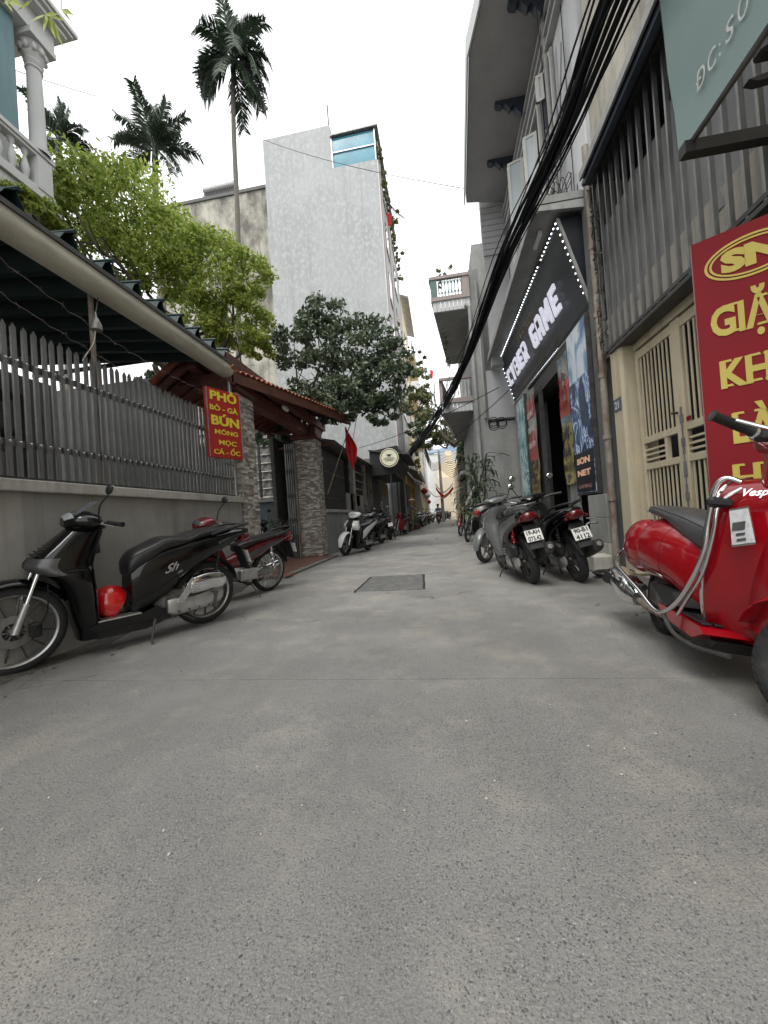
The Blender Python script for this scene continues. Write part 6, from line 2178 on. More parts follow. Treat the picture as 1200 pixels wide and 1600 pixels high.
def wheel(t, x, Rr, w, front=True, spokes=10, thin=.010, style='cast', rimcol=None, disc=True, tread=False, spin=0.):
    rimcol = rimcol or M_alu
    rim_r = Rr - w * .62
    mb = MB()
    prof = [(rim_r, -w * .36), (rim_r + .006, -w * .40), (rim_r - .012, -w * .30), (rim_r - .02, 0), (rim_r - .012, w * .30), (rim_r + .006, w * .40), (rim_r, w * .36), (rim_r - .002, 0)]
    mb.lathe(prof, (x, 0, Rr), 'y', 40, closed=True)
    mb.lathe([(.0, -.06), (.022, -.06), (.03, -.04), (.034, 0), (.03, .04), (.022, .06), (0, .06)], (x, 0, Rr), 'y', 16)
    spm = MB() if spokes > 8 else mb
    for k in range(spokes):
        a = 2 * math.pi * k / spokes + spin
        if style == 'wire':
            for s_ in (-1, 1):
                a2 = a + s_ * .25
                spm.tube([(x + .03 * math.cos(a), s_ * .035, Rr + .03 * math.sin(a)), (x + (rim_r - .01) * math.cos(a2), 0, Rr + (rim_r - .01) * math.sin(a2))], .0022, 4)
        else:
            ca, sa = math.cos(a), math.sin(a)
            r0_, r1_ = .025, rim_r - .012
            spm.tube([(x + r0_ * ca, .012, Rr + r0_ * sa), (x + (r0_ + r1_) / 2 * ca, .02, Rr + (r0_ + r1_) / 2 * sa), (x + r1_ * ca, 0, Rr + r1_ * sa)], [thin * 1.6, thin, thin * 1.25], 6)
    wo = mb.build('wheel', rimcol, t)
    if spm is not mb: spm.build('spokes', M_alu if style == 'wire' else M_steel_d, wo)
    mb = MB()
    prof = []
    for i in range(15):
        a = math.pi * 2 * i / 14 * .86 - math.pi * .86
        prof.append((Rr - w * .5 - w * .0 + w * .5 * math.cos(a) - (.0), w * .5 * math.sin(a)))
    prof = [(max(r_, rim_r), h) for r_, h in prof]
    mb.lathe(prof, (x, 0, Rr), 'y', 48)
    n = 44 if tread else 0
    for k in range(n):
        a = 2 * math.pi * k / n
        for s_ in (-1, 1):
            for (b0, b1) in ((.10, .42), (.50, .92)):
                P = []
                for (bb, da) in ((b0, 0), (b1, .35), (b1, .35 + .72), (b0, .72)):
                    th = a + (da + (0.5 if s_ > 0 else 0)) * 2 * math.pi / n
                    ps = bb * 1.25
                    rr = Rr - w * .5 + w * .5 * math.cos(ps) + .0015
                    P.append((x + rr * math.cos(th), s_ * w * .5 * math.sin(ps), Rr + rr * math.sin(th)))
                cN = V3((math.cos(a), 0, math.sin(a)))
                mb.quadbox(P if s_ > 0 else P[::-1], tuple(cN * .003))
    mb.build('tyre', M_tyre, wo)
    if disc:
        mb = MB().lathe([(.06, .052), (.11, .052), (.11, .056), (.06, .056)], (x, 0, Rr), 'y', 36, closed=True)
        for k in range(6):
            a = k * 1.047
            mb.tube([(x + .03 * math.cos(a), .05, Rr + .03 * math.sin(a)), (x + .065 * math.cos(a), .054, Rr + .065 * math.sin(a))], .006, 5)
        mb.build('brake_disc', M_steel, wo)
    return wo


def grips(t, x, z, half=.33, drop=.0, back=.05, levers=True, bar=M_steel_d):
    mb = MB()
    for s_ in (-1, 1):
        mb.tube([(x, s_ * .08, z - .01), (x - back * .6, s_ * (half - .14), z)], .012, 8)
    hb = mb.build('handlebar', bar, t)
    for s_ in (-1, 1):
        A, B_ = V3((x - back * .5, s_ * (half - .14), z)), V3((x - back, s_ * half, z - drop))
        MB().tube([A, A.lerp(B_, .1), A.lerp(B_, .9), B_], [.018, .017, .017, .02], 12).build('grip', M_plastic, hb)
        if levers:
            MB().tube([A + V3((.03, -s_ * .02, 0)), A + V3((.055, s_ * .03, -.005)), B_ + V3((.06, -s_ * .01, -.01))], [.008, .007, .005], 6).build('lever', M_alu, hb)
    return hb


def mirror(t, x, z, s_=1, h=.22, out=.08, m=M_plastic):
    mb = MB().tube(smooth_path([(x, s_ * .17, z), (x - .0, s_ * (.17 + out * .5), z + h * .45), (x - .04, s_ * (.17 + out), z + h * .8)], 4), .006, 6)
    mo = mb.build('mirror_stalk', m, t)
    q_ = Matrix.Rotation(R(-14), 3, 'Y')
    MB().ellipsoid((x - .045, s_ * (.185 + out), z + h), (.018, .052, .042), 14, 9, rot=q_).build('mirror_head', m, mo)
    MB().ellipsoid((x - .053, s_ * (.185 + out), z + h), (.013, .046, .036), 14, 9, rot=q_).build('mirror_glass', M_chrome, mo)


def coil(x0, z0, x1, z1, y, r, mb, turns=8, wr=.006):
    A, B_ = V3((x0, y, z0)), V3((x1, y, z1))
    d = (B_ - A).normalized()
    u = d.cross(V3((0, 1, 0))).normalized()
    w = V3((0, 1, 0))
    P = []
    for i in range(turns * 10 + 1):
        a = i / 10 * 2 * math.pi
        P.append(A.lerp(B_, .1 + .7 * i / (turns * 10)) + (u * math.cos(a) + w * math.sin(a)) * r)
    mb.tube(P, wr, 5)
    mb.tube([A, B_], r * .45, 8)


def plate(t, x, z, ang, l1, l2, w=.19, h=.14, y=0.):
    """number plate facing backwards, tilted"""
    a = R(ang)
    up = V3((math.sin(a) * -1, 0, math.cos(a)))
    ux = V3((0, -1, 0))
    C = V3((x, y, z))
    n = ux.cross(up)
    P = [C + ux * (sx_ * w / 2) + up * (sz_ * h / 2) for sx_, sz_ in ((-1, -1), (1, -1), (1, 1), (-1, 1))]
    po = MB().quadbox(P, n * .003).build('number_plate', M_plate, t)
    if not l1: return
    mb = MB()
    for (s_, v, hh) in ((l1, .012, .045), (l2, -.058, .048)):
        text_mb(mb, s_, hh / .72, C + ux * (-w * .40) + up * v + n * .003, ux, up, off=.001, ext=.0008, fit=w * .8, bold=.002)
    mb.build('numerals', M_ink, po)


def seat_loft(t, prof, m=M_vinyl, n=24):
    """prof: (x, z_top, z_bottom, half width)"""
    L_ = Loft([(x, (zt + zb) / 2, 90, w, (zt - zb) / 2, 2.6) for (x, zt, zb, w) in prof], n=n, m=5)
    mb = L_.body(MB())
    so = mb.build('seat', m, t)
    # piping seam
    sm = MB()
    rows = L_.G.shape[0]
    for k in (2, L_.n // 2 - 2):
        sm.tube([V3(L_.G[i][k]) + V3(L_.N[i][k]) * .001 for i in range(1, rows - 1)], .0028, 5)
    sm.build('piping', M_plastic, so)
    return so


def scooter(label, body, trim, loc, heading, lean=0., kind='sh', accent=None, group=None, mir=(1, -1), plates=None, wheels=(.30, .305), wb=1.35, tread=False,
            seatm=None, steer=0., nose=None, spring=M_plastic, detail=True, lower=None, rim=M_alu, name='motor_scooter', cowl=None, fcol=None, tub=None, pk=1., fork_m=None):
    t = thing(name, label, 'scooter', group)
    seatm = seatm or M_vinyl
    lower = lower or M_plastic
    Rr, Rf = wheels
    fx = wb
    # ---- wheels
    wr = wheel(t, 0, Rr, .105, False, 12 if kind == 'sh' else 5, .007 if kind == 'sh' else .016, disc=False, tread=tread, rimcol=rim)
    wf = wheel(t, fx, Rf, .095, True, 12 if kind == 'sh' else 5, .006 if kind == 'sh' else .015, tread=tread, rimcol=rim, spin=.2)
    # ---- fork
    mb = MB()
    for s_ in (-1, 1):
        mb.tube([(fx, s_ * .083, Rf - .01), (fx - .06, s_ * .083, Rf + .17)], [.025, .021], 10)
        mb.tube([(fx - .06, s_ * .083, Rf + .17), (fx - .065, s_ * .083, Rf + .18)], [.026, .026], 10)
    fo = mb.build('fork', M_alu, t)
    mb = MB()
    for s_ in (-1, 1):
        mb.tube([(fx - .06, s_ * .083, Rf + .17), (fx - .155, s_ * .075, Rf + .46)], .014, 10)
    mb.build('fork_tube', M_chrome, fo)
    MB().tube([(fx, -.1, Rf), (fx, .1, Rf)], .012, 8).build('axle', M_steel_d, fo)
    MB().box(fx - .14, fx - .075, .06, .10, Rf - .06, Rf + .04, ch=.012).build('caliper', M_plastic, fo)
    mb = MB().tube(smooth_path([(fx - .11, .10, Rf), (fx - .16, .13, Rf + .12), (fx - .17, .12, Rf + .3)], 4), .005, 5)
    mb.build('brake_hose', M_cable, fo)
    # ---- front fender
    mb = fender_mb(MB(), fx, Rf, Rf + .045, -8, 152, .078, .04, seg=26, w1=.085)
    mb.build('front_fender', fcol or body, t)
    # ---- leg shield and nose
    if kind == 'sh':
        zs = [(.14, 1.00, .86, .11), (.25, 1.02, .87, .15), (.38, 1.04, .885, .175), (.50, 1.07, .89, .19), (.60, 1.12, .90, .20), (.665, 1.20, .90, .195), (.705, 1.265, .90, .175),
              (.75, 1.275, .89, .165), (.82, 1.215, .87, .15), (.89, 1.14, .85, .13), (.95, 1.075, .83, .11), (.985, 1.04, .83, .085)]
    else:
        zs = [(.14, .96, .84, .10), (.25, .99, .85, .14), (.38, 1.02, .86, .17), (.50, 1.06, .87, .195), (.60, 1.12, .875, .215), (.68, 1.20, .88, .22), (.74, 1.23, .88, .205),
              (.80, 1.20, .87, .185), (.86, 1.13, .85, .155), (.91, 1.06, .83, .12), (.95, 1.02, .82, .09)]
    sft = fx - 1.35
    secs = [((a + b) / 2 + sft, z, 0, w, (a - b) / 2, 2.7) for z, a, b, w in zs]
    L_ = Loft(secs, n=40, m=4)
    MBm = L_.body(MB())
    so = MBm.build('leg_shield', body, t)
    nsec = len(zs) - 1
    # inner (rear facing) storage panel: angles about 180..360 lie behind? the ring normal points forward (90 deg)
    mb = MB(); L_.patch(mb, .5, nsec - .6, 212, 328, .002, .006); mb.build('inner_panel', trim, so)
    if kind == 'sh':
        for k in range(7):
            z = .80 + k * .019
            xf = 1.235 - k * .024 + sft
            MB().box(xf - .012, xf + .004, -.085 + k * .004, .085 - k * .004, z, z + .009, ch=.003).build('grille_slat', M_plastic, so)
        for s_ in (0, 1):
            a0, a1 = (12, 78) if s_ == 0 else (102, 168)
            mb = MB(); L_.patch(mb, 5.2, 7.6, a0, a1, .001, .004); mb.build('nose_trim', nose or M_gunmetal, so)
    else:
        for a0, a1 in ((20, 70), (110, 160)):
            mb = MB(); L_.patch(mb, 4.6, 8.2, a0, a1, .002, .007); mb.build('nose_trim', nose or body, so)
        for a0, a1 in ((-2, 20), (160, 182)):
            mb = MB(); L_.patch(mb, 5.2, 8.4, a0, a1, .003, .006); mb.build('front_indicator', M_glass, so)
        mb = MB(); L_.patch(mb, 5.4, 9.4, 70, 110, .001, .006); mb.build('nose_panel', trim, so)
    # ---- headset
    hx, hz = .92 + sft, 1.03
    if kind == 'sh':
        hs = Loft([(hx - .11, hz - .04, 0 + 90, .06, .03, 2.2), (hx - .06, hz - .01, 90, .14, .055, 2.2), (hx, hz, 90, .165, .07, 2.3), (hx + .07, hz + .005, 90, .14, .065, 2.3), (hx + .12, hz, 90, .095, .05, 2.2), (hx + .145, hz - .005, 90, .05, .03, 2)], n=32, m=4)
    else:
        hs = Loft([(hx - .10, hz - .01, 90, .08, .02, 2.2), (hx - .05, hz + .01, 90, .15, .045, 2.2), (hx + .02, hz + .0, 90, .17, .06, 2.3), (hx + .09, hz - .03, 90, .15, .06, 2.3), (hx + .15, hz - .06, 90, .10, .045, 2.2), (hx + .175, hz - .075, 90, .05, .02, 2)], n=32, m=4)
    ho = hs.body(MB()).build('headset', cowl or body, t)
    mb = MB(); hs.patch(mb, 3.5, 4.9, 18, 162, .0015, .005)
    mb.build('headlight', M_lensg if kind == 'sh' else M_glass, ho)
    mb = MB(); hs.patch(mb, .8, 2.2, 45, 135, .001, .004); mb.build('instrument_panel', M_plastic, ho)
    MB().tube([(hx - .02, 0, .78), (hx - .01, 0, hz - .02)], [.07, .06], 12).build('steering_neck', M_plastic, ho)
    if kind == 'sh':
        G = [[(hx + .10 - .16 * j / 5, math.sin(a) * (.10 - .01 * j), hz + .045 + .10 * j / 5 + .0 * math.cos(a)) for a in np.linspace(-1.3, 1.3, 9)] for j in range(6)]
        G = [[(p[0] + .04 * (math.cos(np.linspace(-1.3, 1.3, 9)[i]) - .6), p[1], p[2]) for i, p in enumerate(r)] for r in G]
        MB().shell(G, [[(.6, 0, .8)] * 9] * 6, .004).build('windscreen', M_smoke, ho)
    grips(t, hx - .04, hz - .01, .335, .01, .09)
    for s_ in mir:
        mirror(t, hx - .03, hz + .02, s_)
    # ---- floor
    MB().prism([(.42, .27), (.50, .205), (.92 + sft, .195), (.96 + sft, .25), (.90 + sft, .262), (.62, .262), (.50, .30)], -.155, .155, 'y').build('footboard', body if kind == 'sh' else lower, t)
    for s_ in (-1, 1):
        m_ = MB().box(.60, .90 + sft, s_ * .05 if s_ > 0 else -.145, .145 if s_ > 0 else -.05, .2625, .272, ch=.003)
        for k in range(8):
            m_.box(.62 + k * .033, .632 + k * .033, s_ * .06 if s_ > 0 else -.135, .135 if s_ > 0 else -.06, .272, .276)
        m_.build('foot_mat', M_alu if kind == 'sh' else M_plastic, t)
    MB().prism([(.35, .17), (.55, .12), (.90 + sft, .13), (.92 + sft, .19), (.5, .20), (.4, .26)], -.11, .11, 'y').build('underside', M_plastic, t)
    # ---- body
    if kind == 'sh':
        bs = [(.655, .44, 90, .105, .20, 3), (.60, .48, 90, .13, .22, 3), (.48, .54, 90, .155, .235, 2.8), (.32, .62, 90, .168, .20, 2.6), (.14, .70, 90, .172, .155, 2.5), (-.06, .765, 90, .16, .115, 2.4), (-.24, .82, 90, .13, .075, 2.3), (-.38, .85, 90, .09, .045, 2.2), (-.46, .865, 90, .05, .02, 2)]
    else:
        bs = [(.62, .42, 90, .10, .15, 3), (.56, .46, 90, .125, .18, 3), (.44, .53, 90, .15, .20, 2.8), (.30, .60, 90, .165, .17, 2.6), (.12, .68, 90, .17, .13, 2.5), (-.08, .745, 90, .155, .10, 2.4), (-.24, .79, 90, .13, .085, 2.4), (-.36, .815, 90, .105, .07, 2.3), (-.43, .83, 90, .07, .04, 2)]
    Lb = Loft(bs, n=36, m=4)
    bo = Lb.body(MB()).build('body', tub or body, t)
    for a0, a1 in ((-62, -20), (200, 242)):
        mb = MB(); Lb.patch(mb, .6, 3.2, a0, a1, .001, .005); mb.build('side_panel', lower, bo)
    if kind == 'sh':
        for a0, a1 in ((0, 10), (170, 180)):
            mb = MB(); Lb.patch(mb, 5.2, 7.2, a0, a1, .001, .003); mb.build('side_stripe', M_gunmetal, bo)
        for s_ in (1, -1):
            mb = MB()
            text_mb(mb, 'Sh', .095, (.43 if s_ > 0 else .27, s_ * .170, .565), (-s_, 0, .25), (0, 0, 1), off=.004, ext=.0015, shear=.5, bold=.0015, fit=.12)
            text_mb(mb, '150i', .03, (.33 if s_ > 0 else .30, s_ * .172, .55), (-s_, 0, .25), (0, 0, 1), off=.004, ext=.001, shear=.3)
            mb.build('emblem', M_silver, bo)
        for s_ in (1, -1):
            mb = MB()
            for (dx, dz, wd) in ((0, 0, .034), (-.035, .0, .02)):
                mb.quadbox([(.34 + dx, s_ * .165, .30 + dz), (.34 + dx - wd, s_ * .165, .285 + dz), (.20 + dx - wd, s_ * .172, .47 + dz), (.20 + dx, s_ * .172, .50 + dz)], (0, s_ * .01, 0))
            mb.build('silver_guard', M_silver, bo)
    else:
        for a0, a1 in ((-18, 28), (152, 198)):
            mb = MB(); Lb.patch(mb, 1.0, 6.5, a0, a1, .001, .006); mb.build('side_cowl', accent or body, bo)
    # ---- seat
    if kind == 'sh':
        seat_loft(t, [(.685, .66, .60, .06), (.67, .72, .56, .10), (.62, .775, .60, .125), (.52, .82, .66, .14), (.40, .865, .74, .15), (.28, .865, .77, .152), (.20, .862, .80, .15), (.12, .895, .82, .15), (0, .915, .84, .14), (-.12, .922, .86, .125), (-.22, .918, .87, .10), (-.27, .905, .88, .06)], seatm)
    else:
        seat_loft(t, [(.64, .66, .58, .06), (.62, .71, .56, .09), (.55, .745, .60, .115), (.42, .77, .66, .135), (.28, .785, .71, .145), (.16, .80, .75, .145), (.06, .845, .78, .14), (-.08, .865, .80, .13), (-.20, .875, .83, .11), (-.26, .87, .84, .07)], seatm)
    # ---- grab rail, tail
    mb = MB().tube(smooth_path([(.0, .135, .86), (-.15, .15, .90), (-.34, .12, .93), (-.45, .05, .935), (-.47, 0, .935), (-.45, -.05, .935), (-.34, -.12, .93), (-.15, -.15, .90), (0, -.135, .86)], 4), .013, 8)
    mb.build('grab_rail', (M_plastic if kind == 'sh' else trim), t)
    Lt = Loft([(-.34, .80, 90, .10, .05, 2.4), (-.40, .80, 90, .095, .055, 2.4), (-.455, .81, 90, .07, .045, 2.2), (-.475, .815, 90, .03, .02, 2)], n=24, m=3)
    Lt.body(MB()).build('tail_light', M_lensd, t)
    for s_ in (-1, 1):
        MB().ellipsoid((-.40, s_ * .105, .772), (.045, .014, .018), 10, 7).build('rear_indicator', M_lensd, t)
    mb = fender_mb(MB(), 0, Rr, Rr + .06, 88, 168, .075, .035, seg=14, w1=.05)
    mb.quadbox([(-.36, -.07, .70), (-.36, .07, .70), (-.46, .07, .46), (-.46, -.07, .46)], (.012, 0, .006))
    mb.quadbox([(-.20, -.06, .74), (-.20, .06, .74), (-.37, .07, .70), (-.37, -.07, .70)], (0, 0, .012))
    mb.build('rear_fender', M_plastic, t)
    if plates:
        plate(t, -.435, .60, -20, plates[0], plates[1], .19 * pk, .14 * pk)
    # ---- engine, transmission, exhaust, shocks, stands
    mb = MB().cbox((.28, 0, .29), (.34, .2, .2), .04).cbox((.14, .02, .36), (.2, .18, .16), .03)
    mb.cbox((.42, 0, .33), (.12, .16, .14), .03)
    eo = mb.build('engine', M_alu_d, t)
    Lc = Loft([(.40, .27, 90, .02, .055, 2.4, .13), (.34, .26, 90, .035, .075, 2.6, .13), (.2, .255, 90, .036, .068, 2.6, .135), (.05, .27, 90, .038, .075, 2.5, .135), (-.06, .29, 90, .036, .075, 2.4, .135), (-.11, .295, 90, .015, .045, 2.2, .13)], n=24, m=3)
    co = Lc.body(MB()).build('transmission_case', M_alu, t)
    mb = MB()
    for k in range(5):
        mb.tube([(.32 - k * .09, .172, .21), (.32 - k * .09, .172, .225)], .008, 6)
    mb.tube([(.0, .17, .20), (-.02, .19, .33), (.03, .185, .34)], .011, 6)
    mb.build('kick_lever', M_steel_d, co)
    La = Loft([(.24, .41, 90, .02, .04, 2.6, .14), (.19, .42, 90, .05, .075, 3, .14), (.05, .435, 90, .055, .085, 3, .14), (-.08, .43, 90, .052, .075, 3, .14), (-.13, .425, 90, .02, .045, 2.6, .14)], n=24, m=3)
    ao = La.body(MB()).build('air_cleaner', M_chrome if kind == 'sh' else M_plastic, t)
    for k in range(3):
        MB().box(.14, .22, .192, .200, .375 + k * .028, .387 + k * .028, ch=.003).build('rib', M_silver, ao)
    Lm = Loft([(.12, .26, 90, .03, .03, 2, -.14), (.02, .30, 90, .055, .06, 2.2, -.15), (-.16, .36, 90, .062, .07, 2.2, -.155), (-.34, .42, 90, .06, .068, 2.2, -.155), (-.38, .435, 90, .045, .05, 2, -.155)], n=24, m=3)
    mo = Lm.body(MB()).build('muffler', M_steel_d, t)
    MB().tube([(-.375, -.155, .435), (-.40, -.155, .445)], [.028, .026], 12).build('muffler_tip', M_alu_d, mo)
    MB().tube(smooth_path([(.36, -.05, .22), (.3, -.12, .19), (.15, -.14, .24)], 4), .016, 8).build('exhaust_pipe', M_pipe, mo)
    for s_ in (-1, 1):
        mb = MB(); coil(-.03, .33, -.09, .70, s_ * .115, .024, mb)
        mb.build('shock_absorber', spring, t)
    MB().tube([(.50, .14, .20), (.56, .22, .08), (.575, .255, -.0)], [.011, .009, .009], 8).ellipsoid((.575, .258, .008), (.03, .02, .010), 8, 6).build('side_stand', M_steel_d, t)
    mb = MB()
    for s_ in (-1, 1):
        mb.tube([(.30, s_ * .10, .20), (.16, s_ * .12, .10)], .012, 6)
    mb.build('centre_stand', M_steel_d, t)
    t.location = loc
    t.rotation_euler = (R(lean), 0, math.atan2(heading[1], heading[0]))
    t.rotation_mode = 'ZYX' if 0 else 'XYZ'
    return t


# lean about the bike's own x axis first, then turn: XYZ euler applies X first
M_unused = mat('gunmetal_trim', (.10, .10, .10), .3, metal=.5, var=.2, scale=6)
# ---- hero: black scooter against the wall, with a red helmet on its footboard
h_ = V3((-.65, -1.22, 0)).normalized()
sc1 = scooter('large black scooter with silver trim parked nose-in against the grey wall at far left', M_black, M_black, (-2.33, 3.42, 0), h_, lean=-5, kind='sh', mir=(1,), plates=('', ''))
t = thing('helmet', 'shiny red half helmet resting on the footboard of the large black scooter', 'helmet')
Lh = []
hc = V3((0, 0, 0))
mb = MB()
G, N = [], []
for i in range(13):
    th = R(4 + i * 8.6)
    row, nr = [], []
    for k in range(33):
        a = k * 2 * math.pi / 32
        rx, ry, rz = .135, .115, .135
        p = (rx * math.sin(th) * math.cos(a), ry * math.sin(th) * math.sin(a), rz * math.cos(th))
        row.append(p)
        nr.append(V3((p[0] / rx ** 2, p[1] / ry ** 2, p[2] / rz ** 2)).normalized())
    G.append(row); N.append(nr)
mb.shell(G, N, -.018)
mb.build('helmet_shell', M_helmet, t)
MB().tube(smooth_path([(.02, .1, -.03), (.03, .06, -.13), (.03, 0, -.16), (.03, -.06, -.13), (.02, -.1, -.03)], 4), .006, 5).build('chin_strap', M_plastic, t)
q_ = V3((-2.33, 3.42, 0)) + h_ * .795 + V3((.03, .02, .375))
t.location = q_
t.rotation_euler = (R(38), R(48), R(-62))

# ---- red vintage-style scooter, right foreground
def vintage(label, loc, heading, lean):
    t = thing('vintage_scooter', label, 'scooter')
    wb, Rr, Rf = 1.27, .245, .245
    wheel(t, 0, Rr, .11, False, 5, .02, disc=False, tread=True, rimcol=M_steel_d)
    front_w = wheel(t, wb, Rf, .112, True, 5, .018, tread=True, rimcol=M_alu)
    # front arm and shock
    MB().tube([(wb, -.09, Rf), (wb - .10, -.085, Rf + .12), (wb - .16, -.04, Rf + .32)], [.028, .03, .03], 10).build('trailing_arm', M_steel_d, t)
    mb = MB(); coil(wb - .03, Rf + .06, wb - .10, Rf + .34, -.09, .025, mb); mb.build('front_shock', M_red, t)
    # front fender: deep rounded pressed steel
    Lf = Loft([(wb - .315, Rf + .085, 20, .045, .02, 2.4), (wb - .25, Rf + .17, 55, .085, .06, 2.5), (wb - .12, Rf + .24, 75, .105, .085, 2.5), (wb + .02, Rf + .27, 95, .11, .085, 2.5), (wb + .17, Rf + .22, 125, .10, .07, 2.4), (wb + .26, Rf + .13, 150, .075, .045, 2.3), (wb + .29, Rf + .07, 165, .04, .02, 2.2)], n=28, m=4)
    G = Lf.G[:, :15]; N = Lf.N[:, :15]
    MB().shell(G, N, -.006).build('front_fender', M_red, t)
    # leg shield: wide, curved plate with a swollen front column
    rows = [(.22, .84, .11, .03), (.28, .88, .14, .04), (.37, .915, .175, .055), (.48, .95, .20, .08), (.60, .985, .22, .11), (.72, 1.005, .228, .125), (.82, 1.01, .215, .115), (.89, 1.005, .19, .095), (.935, .995, .14, .07), (.955, .985, .07, .045)]
    G, N = [], []
    for (z, x, w, bulge) in rows:
        row, nr = [], []
        for a in np.linspace(-1, 1, 33):
            ab = abs(a)
            xx = x - .11 * ab ** 3 + bulge * math.exp(-(a * 2.6) ** 2) * 1.3
            row.append((xx, a * w, z))
            nr.append((.9, a * .45, 0))
        G.append(row); N.append(nr)
    Gs = np.array(G)
    Gi = catmull(Gs.reshape(len(rows), -1), 4).reshape(-1, 33, 3)
    Ni = np.cross(np.gradient(Gi, axis=1), np.gradient(Gi, axis=0))
    Ni /= np.linalg.norm(Ni, axis=2, keepdims=True)
    if Ni[:, 16, 0].mean() < 0: Ni = -Ni
    so = MB().shell(Gi, Ni, -.02).build('leg_shield', M_red, t)
    # front column / horn cover
    Lc = Loft([(1.00, .30, 0, .06, .12, 2.4), (1.03, .42, 0, .085, .13, 2.4), (1.05, .56, 0, .095, .12, 2.4), (1.06, .72, 0, .09, .10, 2.3), (1.05, .86, 0, .075, .085, 2.3), (1.03, .95, 0, .06, .07, 2.2)], n=24, m=4)
    Lc.body(MB()).build('steering_column_cover', M_red, so)
    mb = MB(); text_mb(mb, 'Vespa', .042, (1.032, -.175, .865), (.52, .85, .10), (0, 0, 1), off=.006, ext=.003, shear=.4, bold=.001)
    mb2 = MB()
    for v in mb.v: pass
    o = mb.build('script_emblem', M_chrome, so)
    # chrome shield edge
    for s_ in (0, -1):
        P = [Gi[i][s_] for i in range(0, len(Gi))]
        MB().tube([V3(p) for p in P], .009, 8).build('shield_trim', M_chrome, so)
    # front indicators (tall lens with chrome rim)
    for s_ in (-1, 1):
        c_ = [(1.02, s_ * .185, .80), (1.01, s_ * .235, .795), (1.0, s_ * .25, .66), (1.03, s_ * .17, .62)]
        k0 = [V3(p) for p in ((1.008, .195, .80), (1.045, .158, .815), (1.065, .132, .68), (1.018, .178, .66))]
        if s_ < 0: k0 = [V3((p.x, -p.y, p.z)) for p in k0][::-1]
        n = (k0[1] - k0[0]).cross(k0[3] - k0[0]).normalized()
        if n.x < 0: n = -n
        cc = sum(k0, V3()) / 4
        rim_ = [cc + (p - cc) * 1.12 for p in k0]
        MB().quadbox([p + n * .004 for p in rim_], n * .012).build('indicator_rim', M_chrome, so)
        io = MB().quadbox([p + n * .017 for p in k0], n * .010).build('indicator_lens', mat('indicator_clear', (.50, .51, .52), .1, var=.25, scale=40, spec=.9), so)
        mb = MB()
        for k in range(4):
            f = .16 + k * .16
            a_, b_ = k0[0].lerp(k0[3], f), k0[1].lerp(k0[2], f)
            p_, q_ = a_.lerp(b_, .28), a_.lerp(b_, .72)
            if k == 3: p_, q_ = a_.lerp(b_, .15), a_.lerp(b_, .85)
            hh_ = -.034 if k == 3 else -.012
            mb.quadbox([p_ + n * .0275, q_ + n * .0275, q_ + n * .0275 + V3((0, 0, hh_)), p_ + n * .0275 + V3((0, 0, hh_))], n * .002)
        mb.build('lens_ribs', M_steel_d, io)
    # headset, grips
    hx, hz = .995, 1.08
    Lh = Loft([(hx - .085, hz - .005, 90, .11, .03, 2.4), (hx - .04, hz + .005, 90, .165, .05, 2.4), (hx + .03, hz, 90, .15, .06, 2.3), (hx + .10, hz + .01, 90, .085, .075, 2.2), (hx + .155, hz + .01, 90, .07, .07, 2)], n=32, m=4)
    ho = Lh.body(MB()).build('headset', M_red, t)
    MB().lathe([(0, .03), (.05, .024), (.072, .005), (.078, -.01), (.07, -.02)], (hx + .155, 0, hz + .01), 'x', 28).build('headlight', M_glass, ho)
    MB().tube([(hx, 0, .90), (hx, 0, hz)], [.075, .09], 16).build('steering_neck', M_red, ho)
    mb = MB(); Lh.patch(mb, .3, 1.6, 40, 140, .001, .005); mb.build('instrument_panel', M_plastic, ho)
    for s_ in (-1, 1):
        A, B_ = V3((hx - .02, s_ * .14, hz + .005)), V3((hx - .11, s_ * .345, hz + .055))
        MB().tube([A, A.lerp(B_, .28)], [.036, .027], 14).build('bar_shroud', M_chrome, ho)
        go = MB().tube([A.lerp(B_, .28), A.lerp(B_, .34), A.lerp(B_, .95), B_], [.023, .019, .019, .024], 14)
        for k in range(9):
            p = A.lerp(B_, .42 + k * .055)
            go.tube([p, p.lerp(B_, .05)], .0205, 14, cap=True)
        go.build('grip', M_plastic, ho)
        MB().lathe([(0, 0), (.014, 0), (.014, .002)], tuple(B_), 'y', 12).build('bar_end', M_steel_d, ho)
        MB().tube([A + V3((.05, s_ * .02, -.01)), A + V3((.07, s_ * .08, 0)), B_ + V3((.07, -s_ * .03, -.02))], [.011, .009, .007], 8).build('lever', M_chrome, ho)
        MB().cbox(tuple(A + V3((-.0, s_ * .035, .005))), (.05, .05, .06), .012).build('switch_block', M_plastic, ho)
    # perimeter crash bar: chrome tube hugging the shield and sweeping back to the tail
    for s_ in (1, -1):
        P = [(1.0, s_ * .17, .925), (.975, s_ * .215, .94), (.955, s_ * .24, .89), (.94, s_ * .245, .75), (.925, s_ * .245, .60), (.83, s_ * .245, .44), (.72, s_ * .245, .33), (.60, s_ * .25, .255), (.52, s_ * .265, .25), (.35, s_ * .285, .31),
             (.15, s_ * .31, .37), (-.05, s_ * .31, .42), (-.20, s_ * .27, .46), (-.27, s_ * .20, .52), (-.285, s_ * .17, .62), (-.28, s_ * .15, .63)]
        MB().tube(smooth_path(P, 5), .0115, 12).build('crash_bar', M_chrome, t)
        MB().tube(smooth_path([(1.0, s_ * .165, .90), (.97, s_ * .225, .83), (.96, s_ * .23, .7), (.90, s_ * .225, .52), (.77, s_ * .22, .37), (.68, s_ * .215, .27)], 4), .0085, 10).build('crash_bar_inner', M_chrome, t)
